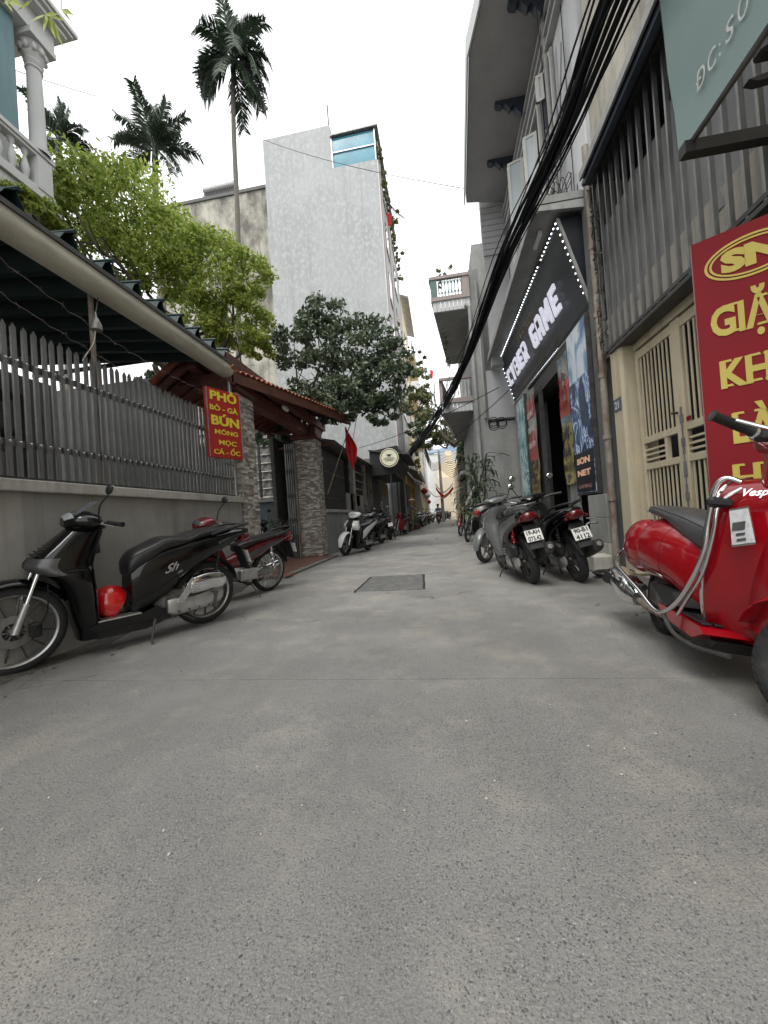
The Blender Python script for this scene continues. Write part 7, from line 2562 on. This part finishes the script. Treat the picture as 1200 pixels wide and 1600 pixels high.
        MB().cbox((.97, s_ * .225, .835), (.05, .09, .045), .014).build('bar_clamp', M_plastic, t)
        MB().tube(smooth_path([(.60, s_ * .25, .25), (.66, s_ * .22, .17), (.78, s_ * .18, .15), (.95, s_ * .12, .17)], 4), .011, 8).build('lower_bar', M_steel_d, t)
    # floor
    MB().prism([(.38, .26), (.46, .215), (.60, .200), (.80, .195), (.90, .24), (.86, .262), (.46, .265)], -.20, .20, 'y').build('floorboard', M_red, t)
    for k in range(7):
        y = -.18 + k * .052
        MB().box(.45, .84, y, y + .04, .2655, .277, ch=.004).build('floor_strip', M_plastic, t)
    MB().prism([(.25, .20), (.5, .15), (.86, .16), (.9, .21), (.3, .25)], -.15, .15, 'y').build('underside', M_plastic, t)
    MB().prism([(.25, .36), (.46, .275), (.62, .30), (.55, .36)], -.20, .20, 'y').build('lower_fairing', M_plastic, t)
    # body: tub under the seat plus big rounded cowls
    Lb = Loft([(.60, .44, 90, .10, .19, 2.8), (.54, .48, 90, .145, .20, 2.8), (.42, .53, 90, .19, .195, 2.7), (.25, .56, 90, .235, .20, 2.5), (.08, .565, 90, .25, .205, 2.3), (-.10, .555, 90, .225, .19, 2.2), (-.22, .55, 90, .165, .15, 2.2), (-.285, .55, 90, .09, .09, 2.1), (-.30, .55, 90, .03, .03, 2)], n=44, m=5)
    bo = Lb.body(MB()).build('body', M_red, t)
    for s_ in (1, -1):
        # recessed cowl seam and round bulge
        P = [(.33 * 0 + .05 + .20 * math.cos(a), s_ * (.252 + .0), .56 + .155 * math.sin(a)) for a in np.linspace(0, 6.283, 40)]
        MB().ellipsoid((-.02, s_ * .150, .565), (.245, .120, .180), 32, 18).build('side_cowl', M_red, bo)
    mb = MB()
    for i_ in (12,):
        ring_ = [V3(Lb.G[i_][k]) + V3(Lb.N[i_][k]) * .0005 for k in range(Lb.n)]
        mb.tube(ring_ + [ring_[0]], .0022, 5, cap=False)
    for k in (40, 26):
        mb.tube([V3(Lb.G[i_][k]) + V3(Lb.N[i_][k]) * .0005 for i_ in range(2, 30)], .0022, 5, cap=False)
    mb.build('panel_seams', M_dred, bo)
    # seat
    seat_loft(t, [(.65, .69, .59, .06), (.63, .75, .57, .11), (.55, .785, .60, .145), (.42, .81, .65, .165), (.28, .815, .72, .17), (.12, .835, .75, .165), (-.02, .845, .765, .15), (-.12, .845, .775, .125), (-.18, .83, .79, .07)], mat('grey_seat_vinyl', (.060, .060, .062), .33, var=.2, scale=5, bump=.15, bscale=260), n=28)
    MB().tube(smooth_path([(-.05, .12, .79), (-.16, .11, .80), (-.25, .05, .80), (-.26, 0, .80), (-.25, -.05, .80), (-.16, -.11, .80), (-.05, -.12, .79)], 4), .011, 8).build('grab_rail', M_chrome, t)
    Loft([(-.26, .62, 90, .06, .05, 2.4), (-.30, .62, 90, .055, .045, 2.4), (-.315, .62, 90, .03, .03, 2)], n=20, m=3).body(MB()).build('tail_light', M_lensr, t)
    plate(t, -.335, .46, -12, '', '')
    # muffler right side, engine left
    for s_, nm in ((-1, 'muffler'),):
        Lm = Loft([(.10, .22, 90, .04, .045, 2.2, -.2), (.02, .25, 90, .075, .085, 2.4, -.215), (-.14, .27, 90, .085, .095, 2.4, -.22), (-.30, .29, 90, .08, .09, 2.4, -.22), (-.36, .30, 90, .05, .06, 2.2, -.215)], n=26, m=3)
        mo = Lm.body(MB()).build(nm, M_chrome, t)
        for k in range(4):
            MB().cbox((-.345 + .0, -.25 + .0, .27 + .0), (.02, .02, .02), .004) if 0 else None
            P = [(-.20 - k * .035, -.305, .33), (-.215 - k * .035, -.312, .25)]
            MB().tube(P, .007, 5).build('heat_shield_slot', M_ink, mo)
        MB().tube(smooth_path([(.38, -.05, .2), (.3, -.12, .17), (.15, -.18, .19), (.08, -.2, .22)], 4), .018, 8).build('exhaust_pipe', M_pipe, mo)
    MB().cbox((.16, 0, .27), (.36, .24, .18), .04).build('engine', M_alu_d, t)
    MB().cbox((.05, .17, .27), (.34, .07, .13), .03).build('transmission_case', M_alu, t)
    mb = MB(); coil(-.06, .28, -.10, .52, .13, .028, mb); mb.build('rear_shock', M_plastic, t)
    MB().tube(smooth_path([(.06, -.24, .34), (.20, -.285, .325), (.32, -.25, .33)], 4), [.02] * 9, 10).build('footrest', M_plastic, t)
    MB().tube([(.42, .1, .2), (.36, .2, .08), (.34, .25, .008)], .011, 8).build('side_stand', M_steel_d, t)
    # handlebar turned towards the road
    ax = V3((-.22, 0, .975)).normalized()
    pv = V3((1.02, 0, .95))
    M_ = Matrix.Translation(pv) @ Matrix.Rotation(R(34), 4, ax) @ Matrix.Translation(-pv)
    for ch in list(t.children):
        nm = ch.name.split('.')[0]
        if nm in ('trailing_arm', 'front_shock', 'front_fender', 'headset', 'steering_neck') or (nm == 'wheel' and ch is front_w):
            ch.matrix_local = M_ @ ch.matrix_local
    t.location = loc
    t.rotation_euler = (R(lean), 0, math.atan2(heading[1], heading[0]))
    return t


v1 = vintage('glossy red rounded scooter with chrome crash bars and grey seat by the cream gate', (1.41, 2.81, 0), V3((-.17, -1.26, 0)), -9)

# ---- underbone motorbike
def underbone(label, body, loc, heading, lean=-6, group=None, mirr=(1,), name='motorbike', fend=None, basket=False, plates=('', ''), accent=None):
    t = thing(name, label, 'motorbike', group)
    fend = fend or M_plastic
    wb, Rr, Rf = 1.24, .285, .285
    wheel(t, 0, Rr, .08, False, 12, style='wire', disc=False, rimcol=M_alu)
    wheel(t, wb, Rf, .072, True, 12, style='wire', disc=True, rimcol=M_alu)
    MB().lathe([(0, -.05), (.06, -.05), (.065, -.02), (.065, .02), (.06, .05), (0, .05)], (0, 0, Rr), 'y', 20).build('brake_drum', M_alu, t)
    mb = MB()
    for s_ in (-1, 1):
        mb.tube([(wb, s_ * .07, Rf), (wb - .10, s_ * .07, Rf + .28), (wb - .19, s_ * .06, Rf + .48)], [.022, .018, .015], 8)
    mb.build('fork', M_alu, t)
    fender_mb(MB(), wb, Rf, Rf + .04, 10, 150, .062, .035, seg=20).build('front_fender', body, t)
    # legshield halves: narrow V shaped
    for s_ in (-1, 1):
        G, N = [], []
        for (z, x, w0, w1) in ((.24, .78, .07, .17), (.38, .84, .06, .21), (.52, .89, .06, .215), (.66, .95, .06, .19), (.78, .99, .05, .14), (.86, 1.0, .04, .09)):
            row = [(x + .09 * (1 - f) ** 1.5 * 1.1 - .08 * f, s_ * (w0 + (w1 - w0) * f), z + .03 * f) for f in np.linspace(0, 1, 9)]
            G.append(row); N.append([(.8, s_ * .6, 0)] * 9)
        G = catmull(np.array(G).reshape(6, -1), 3).reshape(-1, 9, 3)
        MB().shell(G, [[(.8, s_ * .6, 0)] * 9] * len(G), -.008).build('leg_shield', body, t)
    Loft([(.96, .55, 0, .05, .05, 2.3), (1.0, .70, 0, .07, .06, 2.3), (.99, .84, 0, .075, .055, 2.3), (.96, .92, 0, .05, .04, 2.2)], n=20, m=3).body(MB()).build('front_cover', body, t)
    hx, hz = .93, .98
    Lh = Loft([(hx - .09, hz + .0, 90, .07, .025, 2.2), (hx - .02, hz + .01, 90, .13, .055, 2.2), (hx + .06, hz - .01, 90, .115, .065, 2.2), (hx + .13, hz - .03, 90, .07, .05, 2.1), (hx + .15, hz - .035, 90, .03, .02, 2)], n=24, m=3)
    ho = Lh.body(MB()).build('headset', accent or body, t)
    mb = MB(); Lh.patch(mb, 2.7, 3.9, 20, 160, .001, .005); mb.build('headlight', M_smoke, ho)
    grips(t, hx - .03, hz, .33, .0, .10)
    for s_ in mirr: mirror(t, hx - .02, hz + .03, s_, .24, .06)
    # spine and side cover
    Lb = Loft([(.86, .52, 60, .055, .06, 2.4), (.70, .46, 80, .065, .07, 2.4), (.52, .49, 90, .085, .10, 2.5), (.34, .56, 90, .11, .12, 2.5), (.14, .63, 90, .12, .10, 2.4), (-.08, .69, 90, .11, .07, 2.3), (-.26, .735, 90, .09, .05, 2.2), (-.38, .765, 90, .05, .03, 2)], n=28, m=4)
    bo = Lb.body(MB()).build('body', body, t)
    for a0, a1 in ((-10, 12), (168, 190)):
        mb = MB(); Lb.patch(mb, 2.6, 5.6, a0, a1, .002, .004); mb.build('side_stripe', M_gunmetal, bo)
    seat_loft(t, [(.56, .66, .60, .06), (.53, .70, .60, .09), (.42, .735, .64, .115), (.26, .755, .69, .125), (.10, .775, .71, .125), (-.05, .80, .73, .12), (-.20, .815, .76, .105), (-.30, .81, .77, .06)])
    MB().tube(smooth_path([(.0, .125, .76), (-.18, .13, .81), (-.36, .10, .855), (-.42, 0, .865), (-.36, -.10, .855), (-.18, -.13, .81), (0, -.125, .76)], 4), .013, 8).build('grab_rail', M_plastic, t)
    Loft([(-.30, .70, 90, .075, .04, 2.4), (-.38, .71, 90, .065, .04, 2.4), (-.425, .72, 90, .035, .025, 2)], n=20, m=3).body(MB()).build('tail_light', M_lensr, t)
    mb = fender_mb(MB(), 0, Rr, Rr + .06, 70, 168, .06, .03, seg=14)
    mb.quadbox([(-.34, -.055, .66), (-.34, .055, .66), (-.45, .06, .40), (-.45, -.06, .40)], (.012, 0, .006))
    mb.build('rear_fender', M_plastic, t)
    plate(t, -.425, .56, -20, *plates)
    mb = MB().cbox((.46, 0, .32), (.34, .22, .18), .045).tube([(.60, 0, .34), (.78, 0, .38)], [.075, .07], 12)
    for k in range(5):
        mb.tube([(.64 + k * .026, 0, .345 + k * .005), (.652 + k * .026, 0, .347 + k * .005)], .088, 12)
    mb.build('engine', M_alu_d, t)
    MB().cbox((.42, .125, .31), (.26, .03, .15), .02).build('engine_cover', M_alu, t)
    MB().cbox((.20, .095, .295), (.42, .03, .075), .015).build('chain_guard', M_alu_d, t)
    MB().tube(smooth_path([(.74, -.05, .32), (.72, -.09, .22), (.5, -.12, .18), (.2, -.13, .22)], 4), .015, 8).build('exhaust_pipe', M_chrome, t)
    Loft([(.22, .22, 90, .03, .03, 2, -.135), (.1, .24, 90, .045, .048, 2, -.14), (-.28, .33, 90, .045, .048, 2, -.14), (-.34, .345, 90, .025, .025, 2, -.14)], n=16, m=2).body(MB()).build('muffler', M_chrome, t)
    for s_ in (-1, 1):
        mb = MB(); coil(-.01, .30, .06, .63, s_ * .11, .025, mb); mb.build('shock_absorber', M_chrome, t)
    MB().tube([(.5, -.2, .22), (.5, .2, .22)], .010, 8).tube([(.5, .14, .22), (.5, .24, .22)], .018, 8).tube([(.5, -.14, .22), (.5, -.24, .22)], .018, 8).build('footpeg', M_plastic, t)
    MB().tube([(.42, .12, .22), (.36, .22, .07), (.345, .27, .0)], [.011, .009, .009], 8).ellipsoid((.345, .275, .008), (.03, .02, .01), 8, 5).build('side_stand', M_steel_d, t)
    if basket:
        mb = MB()
        for k in range(8):
            mb.tube([(1.12, -.15 + k * .043, .72), (1.16, -.16 + k * .046, .95)], .004, 4).tube([(1.35, -.15 + k * .043, .72), (1.42, -.16 + k * .046, .95)], .004, 4)
        for zz in (.72, .83, .95):
            f = (zz - .72) / .23
            mb.tube([(1.12 + .04 * f, -.16, zz), (1.35 + .07 * f, -.16, zz), (1.35 + .07 * f, .16, zz), (1.12 + .04 * f, .16, zz), (1.12 + .04 * f, -.16, zz)], .006, 5)
        mb.build('basket', M_steel_d, t)
    t.location = loc
    t.rotation_euler = (R(lean), 0, math.atan2(heading[1], heading[0]))
    return t


ub1 = underbone('dark red underbone motorbike with chrome rail parked behind the large black scooter', M_dred, (-2.42, 4.98, 0), V3((-.42, -1.0, 0)), -6, fend=M_plastic, accent=M_dred)
tag(MB().tube(smooth_path([(-2.70, 4.30, .62), (-2.68, 4.26, .5), (-2.66, 4.24, .40), (-2.62, 4.2, .33)], 4), [.03] * 13, 8).build('raincoat_roll', mat('rain_yellow', (.6, .52, .02), .5)), 'yellow cloth tucked between the black scooter and the dark red motorbike', 'cloth')

# ---- two rear-facing scooters on the right, and the one nosing out
s_a = scooter('grey and red scooter seen from behind with red shock and plate reading 073.42', M_sgrey, M_sgrey, (1.0, 4.72, 0), V3((-.10, 1.0, 0)), -9, tub=M_black, pk=.92, kind='modern', lower=M_plastic, plates=('19-AH', '073.42'), spring=M_red, wheels=(.27, .27), wb=1.27, mir=(-1,), accent=M_sgrey, cowl=M_sgrey, seatm=M_vinyl, rim=M_steel_d)
s_b = scooter('black scooter seen from behind with plate reading 4112 before the dark doorway', M_black, M_plastic, (1.52, 4.70, 0), V3((-.06, 1.0, 0)), -12, pk=.92, kind='modern', plates=('90-B1', '4112'), wheels=(.28, .28), wb=1.27, mir=(-1, 1), accent=M_black, rim=M_steel_d)
u2 = scooter('grey scooter nosing out with dusty front wheel and chrome helmet on top', M_sgrey, M_plastic, (1.42, 7.75, 0), V3((-.62, -.86, 0)), -4, kind='modern', accent=M_plastic, wheels=(.27, .28), wb=1.27, mir=(), lower=M_plastic, rim=M_alu_d)
t = thing('helmet', 'dull chrome half helmet hung on the grey scooter handlebar', 'helmet')
pH = at(752, 798, 6.75)
mb = MB()
G, N = [], []
for i in range(11):
    th = R(4 + i * 10)
    row, nr = [], []
    for k in range(25):
        a = k * 2 * math.pi / 24
        p = (.13 * math.sin(th) * math.cos(a), .115 * math.sin(th) * math.sin(a), .13 * math.cos(th))
        row.append(p); nr.append(V3(p).normalized())
    G.append(row); N.append(nr)
mb.shell(G, N, -.015).build('helmet_shell', M_alu_d, t)
MB().ellipsoid((.08, 0, -.01), (.07, .10, .05), 12, 8).build('visor', M_lensr, t)
t.location = pH; t.rotation_euler = (R(25), R(20), R(200))

# ---- white scooter by the pillar
s_w = scooter('white and black scooter with white mudguard parked by the lean-to wall', M_black, M_plastic, (-2.12, 10.55, 0), V3((-.26, -1.0, 0)), -7, kind='modern', accent=M_white, nose=M_white, fcol=M_white, cowl=M_white, wheels=(.27, .28), wb=1.25, mir=(1,), rim=M_plastic, lower=M_plastic)
s_c = scooter('black scooter with slim body standing between the white scooter and plate-showing scooter', M_black, M_plastic, (-2.12, 13.1, 0), V3((-.25, -1.0, 0)), -6, kind='modern', mir=(1,), accent=M_plastic, rim=M_steel_d)
s_d = scooter('black scooter turned away showing a pale number plate outside the kiosk', M_black, M_plastic, (-2.0, 14.6, 0), V3((-.35, 1.0, 0)), -6, kind='sh', plates=('', ''), rim=M_steel_d, mir=(1, -1))
s_e = underbone('small bright red motorbike facing the camera outside the kiosk', M_red, (-1.75, 18.2, 0), V3((-.28, -1.0, 0)), -6)


def clone(src, name, label, loc, heading, lean, group=None, tints=None):
    c = copy_tree(src)
    c.name = name
    c['label'] = label
    if group: c['group'] = group
    elif 'group' in c: del c['group']
    c.location = loc
    c.rotation_euler = (R(lean), 0, math.atan2(heading[1], heading[0]))
    if tints: retint(c, tints)
    return c


far_ = [
 (ub1, (-1.55, 24.5), (-.3, -1), {'dark_red': M_plastic}, 'dark motorbike parked in front of the white column in the left row'),
 (s_w, (-1.35, 27), (-.3, -1), {}, 'white-fronted scooter further down the left row'),
 (ub1, (-1.25, 29.5), (-.25, -1), {'dark_red': M_black}, 'black motorbike with its wheel turned, third in the distant left row'),
 (s_w, (-1.1, 33), (-.2, -1), {'gloss_white': M_dred}, 'maroon scooter at the far end of the left row'),
 (s_c, (.15, 44), (.1, -1), {}, 'black scooter standing alone beside the distant cream wall'),
 (ub1, (-.5, 42), (.4, -1), {}, 'small dark red motorbike parked at the end of the lane'),
 (s_w, (.9, 48), (-.4, -1), {'gloss_white': M_black}, 'dark scooter in shadow at the foot of the cream wall'),
 (s_w, (-.9, 38), (-.4, -1), {}, 'pale scooter parked beside the far lane bend'),
]
for src, p, h, tn, lab in far_:
    clone(src, 'parked_motorbike', lab, (p[0], p[1], 0), h, -5, 'motorbikes parked in the distance', tn)
clone(ub1, 'motorbike', 'dark motorbike with red headset half hidden by the strappy plant on the right', (1.1, 12.6, 0), V3((-.35, -1, 0)), -6, None, {'dark_red': M_plastic})
clone(s_e, 'motorbike', 'old red motorbike with dull paint parked against the balcony house', (.98, 15.6, 0), V3((-.3, -1, 0)), -6, None, {'gloss_red': M_dred})
clone(ub1, 'motorbike', 'shadowy motorbike parked inside the courtyard behind the gateway', (-4.9, 8.6, .0), V3((.9, -.5, 0)), -5, None, {'dark_red': M_plastic})


# ---- people
def figure(name, label, joints, rad, edges, mats, hair=None, loc=(0, 0, 0)):
    """one continuous skinned body; joints in metres"""
    t = thing(name, label, 'person')
    me = bpy.data.meshes.new('body')
    me.from_pydata(joints, edges, [])
    o = bpy.data.objects.new('body', me)
    COL.objects.link(o)
    o.modifiers.new('skin', 'SKIN')
    for i, r_ in enumerate(rad):
        sv = me.skin_vertices[0].data[i]
        sv.radius = (r_, r_) if not hasattr(r_, '__len__') else r_
    me.skin_vertices[0].data[0].use_root = True
    sb = o.modifiers.new('sub', 'SUBSURF'); sb.levels = 2; sb.render_levels = 2
    dg = bpy.context.evaluated_depsgraph_get()
    m2 = bpy.data.meshes.new_from_object(o.evaluated_get(dg))
    bpy.data.objects.remove(o)
    for m_ in mats: m2.materials.append(m_)
    m2.polygons.foreach_set('use_smooth', [True] * len(m2.polygons))
    o = bpy.data.objects.new('body', m2)
    COL.objects.link(o)
    o.parent = t
    return t, m2


J = [(0, 0, .82), (0, .02, 1.02), (0, .05, 1.22), (0, .04, 1.33), (0, .08, 1.45), (0, .07, 1.56),
     (.17, .03, 1.27), (.27, .22, 1.08), (.25, .48, 1.03), (.25, .55, 1.02), (-.17, .03, 1.27), (-.27, .22, 1.08), (-.25, .48, 1.03), (-.25, .55, 1.02),
     (.12, .12, .80), (.17, .46, .76), (.16, .42, .36), (.16, .52, .29), (-.12, .12, .80), (-.17, .46, .76), (-.16, .42, .36), (-.16, .52, .29)]
E_ = [(0, 1), (1, 2), (2, 3), (3, 4), (4, 5), (2, 6), (6, 7), (7, 8), (8, 9), (2, 10), (10, 11), (11, 12), (12, 13), (0, 14), (14, 15), (15, 16), (16, 17), (0, 18), (18, 19), (19, 20), (20, 21)]
RD = [.14, .135, .15, .055, .095, .085, .065, .05, .035, .03, .065, .05, .035, .03, .095, .075, .05, .035, .095, .075, .05, .035]
t, me = figure('person', 'rider in a blue jacket on the motorbike coming up the lane', J, RD, E_, [M_blueshirt, M_darkcloth, M_skin])
me.polygons.foreach_set('material_index', [2 if p.center.z > 1.37 or (abs(p.center.x) > .2 and p.center.y > .5) else (1 if p.center.z < .86 else 0) for p in me.polygons])
MB().ellipsoid((0, .06, 1.60), (.115, .13, .10), 14, 9).build('cap', M_ink, t)
mb = MB()
for s_ in (-1, 1):
    mb.ellipsoid((s_ * .032, .165, 1.52), (.012, .008, .008), 6, 5)
mb.build('eyes', M_ink, t)
rl = V3((-.27, 32.3, 0))
t.location = (rl.x, rl.y + .25, -.02)
t.rotation_euler = (0, 0, math.pi)
rb = clone(s_w, 'motorbike', 'dark red scooter ridden toward the camera by the person in blue', (rl.x, rl.y + .75, 0), V3((0, -1, 0)), 0, None, {'gloss_white': M_dred})

J = [(0, 0, .98), (0, .04, 1.16), (0, .14, 1.36), (0, .20, 1.46), (0, .27, 1.56), (0, .28, 1.66),
     (.16, .16, 1.38), (.24, .36, 1.18), (.22, .58, 1.10), (.22, .64, 1.09), (-.16, .16, 1.38), (-.24, .36, 1.18), (-.22, .58, 1.10), (-.22, .64, 1.09),
     (.10, 0, .90), (.13, .10, .50), (.13, .02, .09), (.13, .15, .05), (-.10, 0, .90), (-.13, -.04, .50), (-.13, -.22, .12), (-.13, -.1, .05)]
t, me = figure('person', 'standing person in a grey shirt bending over goods outside the dark kiosk', J, RD, E_, [M_greycloth, M_darkcloth, M_skin])
me.polygons.foreach_set('material_index', [2 if p.center.z > 1.48 or (p.center.y > .42 and p.center.z > 1.0) else (1 if p.center.z < .97 else 0) for p in me.polygons])
MB().lathe([(0, .10), (.03, .09), (.22, 0), (.21, -.005), (0, .07)], (0, .28, 1.66), 'z', 20).build('conical_hat', M_creamf, t)
t.location = (-1.78, 20.2, 0)
t.rotation_euler = (0, 0, R(-80))

# bicycle beside them
t = thing('bicycle', 'old bicycle leaning outside the yellow shutter near the person in grey', 'bicycle')
for x in (0, 1.02):
    mb = MB().lathe([(.315, -.014), (.33, 0), (.315, .014), (.305, 0)], (x, 0, .33), 'y', 32, closed=True)
    for k in range(12):
        a = k * .5236
        mb.tube([(x, 0, .33), (x + .31 * math.cos(a), 0, .33 + .31 * math.sin(a))], .002, 4)
    mb.build('wheel', M_steel_d, t)
mb = MB().tube([(0, 0, .33), (.42, 0, .30), (.90, 0, .72), (.30, 0, .78), (.42, 0, .30)], .015, 6).tube([(0, 0, .33), (.30, 0, .78), (.28, 0, .88)], .012, 6).tube([(1.02, 0, .33), (.90, 0, .72), (.87, 0, .98)], .015, 6)
mb.build('frame', M_pipeg, t)
MB().tube([(.78, -.26, 1.0), (.87, 0, .98), (.78, .26, 1.0)], .012, 6).build('handlebar', M_chrome, t)
MB().ellipsoid((.26, 0, .90), (.13, .07, .035), 12, 8).build('saddle', M_plastic, t)
t.location = (-1.45, 22.3, 0); t.rotation_euler = (R(-8), 0, R(-100))
